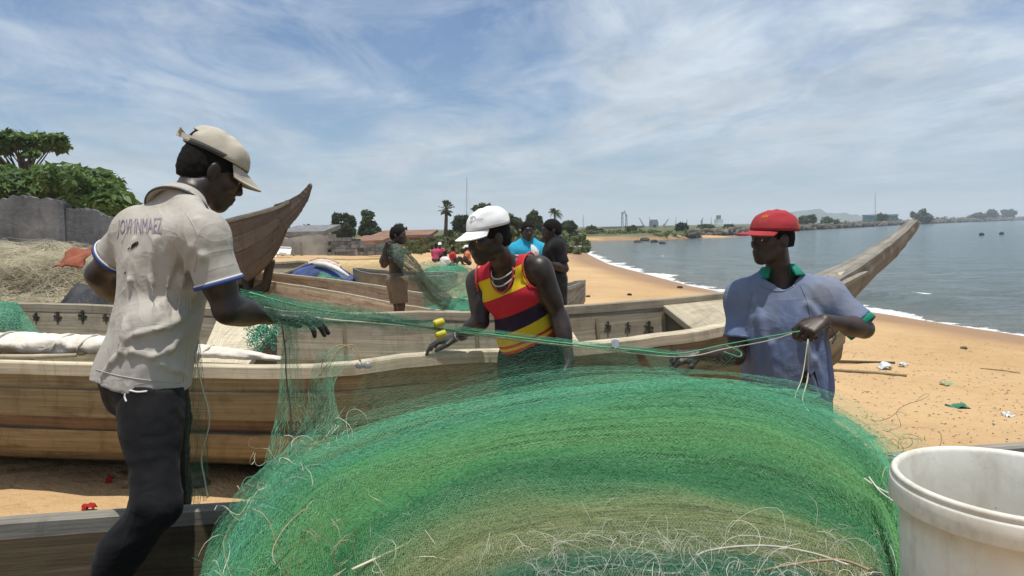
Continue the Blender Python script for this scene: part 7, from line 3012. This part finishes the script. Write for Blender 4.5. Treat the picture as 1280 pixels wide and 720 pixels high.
# net draped over the boy's shoulder
bnet = tag(empty('carried_net', P(495, 320, 8.1)), 'grey green net draped over the bare chested boy and trailing behind', 'fishing net')
S_boy = Sheet([[(473, 306, 8.05), (488, 305, 8.0), (503, 310, 7.98), (520, 326, 8.1), (540, 352, 8.5), (566, 372, 9.0)],
               [(476, 312, 8.0), (492, 318, 7.94), (506, 328, 7.95), (524, 342, 8.1), (540, 366, 8.4), (560, 384, 8.9)],
               [(484, 318, 8.0), (496, 330, 7.94), (507, 345, 7.98), (520, 356, 8.1), (534, 374, 8.4), (552, 388, 8.9)]])
put_ribbons('net_layer', merge(diamond(S_boy, 120, 60, 0.0022, jit=0.006, seed=71), strands(S_boy, 120, 30, 0.003, 0, 1, 72, 0.02, 0.1)), M['net_grey'], bnet)
S_boy2 = Sheet([[(520, 330, 8.2), (545, 326, 9), (575, 330, 9.6), (600, 336, 10)], [(525, 355, 8.4), (548, 350, 9), (575, 352, 9.6), (600, 356, 10)], [(530, 384, 8.6), (550, 384, 9), (575, 386, 9.4), (600, 388, 9.8)]])
put_ribbons('net_layer', diamond(S_boy2, 110, 70, 0.0026, jit=0.008, sway=0.05, seed=73), M['net_teal'], bnet)
# small teal tangle in the big canoe
tt = tag(empty('net_scrap', P(325, 436, 4.0)), 'small teal net scrap bundled under the thwart of the big canoe', 'fishing net')
S_tt = Sheet([[(312, 440, 3.95), (330, 440, 3.95), (346, 440, 3.95)], [(314, 425, 4.0), (330, 418, 4.0), (342, 425, 4.0)], [(318, 412, 4.1), (330, 409, 4.1), (338, 412, 4.1)]], 20, 20)
o = tangle('loose_twine', S_tt, 60, 'net_teal', tt, 0.003, (0, 1), (0, 1), 0.06, 81, 0.05)
# teal netting hung over the far gunwale at the picture edge
hn = tag(empty('draped_net', P(10, 400, 4.9)), 'faded teal net hanging inside the far gunwale by the canvas roll', 'fishing net')
S_h = Sheet([[(-90, 440, 4.6), (-30, 436, 4.62), (20, 430, 4.66), (52, 418, 4.72)], [(-90, 400, 4.9), (-40, 398, 4.9), (8, 396, 4.92), (34, 396, 4.94)], [(-90, 372, 5.02), (-45, 374, 5.04), (0, 376, 5.04), (22, 379, 5.04)]])
put_ribbons('net_layer', merge(diamond(S_h, 110, 60, 0.0022, jit=0.003, sway=0.04, seed=75), diamond(S_h, 100, 54, 0.0022, jit=0.004, sway=0.05, seed=76)), M['net_teal'], hn)

# ------------------------------------------------------------------ canvas roll in the big canoe
def canvas_roll():
    root = tag(empty('canvas_roll', P(60, 430, 3.72)), 'off white canvas roll lashed round a pole inside the big canoe', 'sail')
    ax = catmull([P(-260, 424, 4.0), (P(-120, 424, 3.8)), P(0, 424, 3.68), P(70, 427, 3.64), P(140, 429, 3.62), P(220, 433, 3.60), P(300, 440, 3.58), P(352, 446, 3.57)], 110)
    m = 20
    vs, uv = [], []
    for i in range(110):
        t = i / 109
        r = 0.062 * (1 - max(0, t - 0.52) * 1.6)
        for k in range(m):
            a = 2 * PI * k / m
            nn = float(fbm(np.array([[t * 22, math.cos(a) * 1.3, math.sin(a) * 1.3]]), 3, 4)[0])
            rr = r * (1 + 0.55 * nn)
            vs.append((ax[i][0], ax[i][1] + math.cos(a) * rr * 1.6, ax[i][2] + math.sin(a) * rr * 0.78 - 0.012))
            uv.append((t * 3, k * 0.02))
    fs = [(i * m + k, i * m + (k + 1) % m, (i + 1) * m + (k + 1) % m, (i + 1) * m + k) for i in range(109) for k in range(m)]
    fs += [tuple(range(m - 1, -1, -1)), tuple(109 * m + k for k in range(m))]
    link('canvas', mesh_np('canvas', vs, fs, uv), M['canvas'], root, True)
    for t in (0.30, 0.45, 0.52, 0.60, 0.78):
        i = int(t * 109)
        r = 0.060 * (1 - max(0, t - 0.52) * 1.6)
        mb = MB()
        mb.tube([(ax[i][0] + 0.03 * math.sin(a * 1) , ax[i][1] + math.cos(a) * r * 1.6, ax[i][2] + math.sin(a) * r * 0.85 - 0.012) for a in np.linspace(0, 2 * PI, 20)], 0.005, 5, False)
        mb.build('lashing', M['cord_cream'], root, True)
    mb = MB()
    mb.tube([P(-200, 446, 3.66), P(40, 446, 3.50), P(95, 444, 3.50)], [0.014, 0.013, 0.01], 7)
    mb.build('pole', M['wood_pale'], root, True)


canvas_roll()

# ------------------------------------------------------------------ beach litter
def ground_pt(px, y):
    p = PZ(px, y, 0.0)
    for _ in range(6):
        p = PZ(px, y, gz(p.x, p.y))
    return p


def pole_on_sand(pts, r, label, mat='wood_dark', name='driftwood_pole'):
    w = [ground_pt(*p) + Vector((0, 0, r * 0.7)) for p in pts]
    mb = MB()
    mb.tube(catmull(w, 10), np.linspace(r, r * 0.7, 10), 7)
    return tag(mb.build(name, M[mat], None, True), label, 'pole')


pole_on_sand([(1030, 453), (1075, 454), (1118, 455)], 0.022, 'shorter dark pole lying on the sand past the red capped man')
pole_on_sand([(1035, 464), (1085, 467), (1133, 471)], 0.022, 'longer brown pole lying on the sand below another pole', 'wood_brown')
pole_on_sand([(1225, 461), (1250, 463), (1275, 467)], 0.008, 'thin stick lying alone on the open sand', 'wood_brown', 'stick')
rag('plastic_bag', 'crumpled clear plastic bag beside the dark poles', ground_pt(1105, 461) + Vector((0, 0, 0.05)), (0.07, 0.06, 0.05), 'plastic_clear', 3, 'litter', tilt=0.1, thick=0.002)
rag('plastic_bag', 'small pale plastic scrap just past the dark poles', ground_pt(1128, 458) + Vector((0, 0, 0.04)), (0.05, 0.04, 0.04), 'plastic_clear', 5, 'litter', tilt=0.1, thick=0.002)
rag('plastic_bag', 'whitish plastic scrap alone on the sand near the dark boat edge', ground_pt(1260, 521) + Vector((0, 0, 0.03)), (0.04, 0.04, 0.035), 'plastic_clear', 9, 'litter', tilt=0.1, thick=0.002)
rag('green_rag', 'small green net scrap half buried in the sand', ground_pt(1197, 509) + Vector((0, 0, 0.02)), (0.09, 0.05, 0.03), 'net_pile_green', 11, 'litter', tilt=0.05, thick=0.003)
rag('green_rag', 'pale green scrap on the sand above the other green scrap', ground_pt(1186, 481) + Vector((0, 0, 0.02)), (0.07, 0.05, 0.03), 'net_olive', 12, 'litter', tilt=0.05, thick=0.003)
rag('red_rag', 'bright red rag on the strip of sand between the two canoes', ground_pt(112, 639) + Vector((0, 0, 0.03)), (0.032, 0.018, 0.02), 'rag_red', 13, 'cloth', tilt=0.05, thick=0.004)
rag('red_rag', 'dull red scrap in the shade under the big canoe', ground_pt(137, 604) + Vector((0, 0, 0.03)), (0.018, 0.02, 0.02), 'rag_red', 14, 'cloth', tilt=0.05, thick=0.004)
for k, (px, y, s, lab) in enumerate(((1205, 436, 0.045, 'dark stone on the damp sand near the waterline'), (850, 360, 0.09, 'dark lump on the sand by the water beyond the canoe'), (787, 369, 0.06, 'flat dark lump on the sand just over the far gunwale'), (735, 371, 0.05, 'small dark lump on the sand by the small canoe bow'), (250, 606, 0.05, 'dark weathered stone on the sand under the big canoe'))):
    c = ground_pt(px, y)
    o = pebble('stone', c + Vector((0, 0, s * 0.3)), s, 'rock_dark', None, (1.2, 1, 0.6), k)
    tag(o, lab, 'stone')
# scattered twigs, shell bits and weed
q = np.random.RandomState(77)
vs, fs = [], []
for k in range(900):
    if q.uniform() < 0.65:
        c = ground_pt(q.uniform(1040, 1290), 425 + 130 * q.uniform() ** 1.2)
    else:
        c = ground_pt(q.uniform(690, 920), q.uniform(345, 395))
    if shore_s(c.x, c.y) > -1.8:
        continue
    L = q.uniform(0.004, 0.03) * q.uniform(0.3, 1)
    a = q.uniform(0, PI)
    w = q.uniform(0.002, 0.006)
    b = len(vs)
    d = np.array([math.cos(a), math.sin(a), 0])
    e = np.array([-d[1], d[0], 0])
    c = npv(c) + np.array([0, 0, 0.004])
    vs += [c - d * L - e * w, c + d * L - e * w * 0.5, c + d * L + e * w * 0.5, c - d * L + e * w, c + np.array([0, 0, 0.005])]
    fs += [(b, b + 1, b + 4), (b + 1, b + 2, b + 4), (b + 2, b + 3, b + 4), (b + 3, b, b + 4)]
tag(link('debris', mesh_np('debris', vs, np.array(fs)), M['rock_dark']), 'scattered twigs and weed on the dry sand', None, None, 'stuff')

# ------------------------------------------------------------------ sea air
n = NT('sea_air')
n.n.remove(n.b)
pv = n.node('ShaderNodeVolumePrincipled', {'Color': (0.86, 0.92, 1.0), 'Density': 0.00042, 'Anisotropy': 0.2})
n.l.new(pv.outputs[0], n.out.inputs['Volume'])
mb = MB()
mb.box(((-950 + 4300) / 2, (-100 + 4700) / 2, 40), (5250, 4800, 90))
hz_ = mb.build('haze', n.m)
tag(hz_, 'thin sea haze over the bay', None, None, 'stuff')
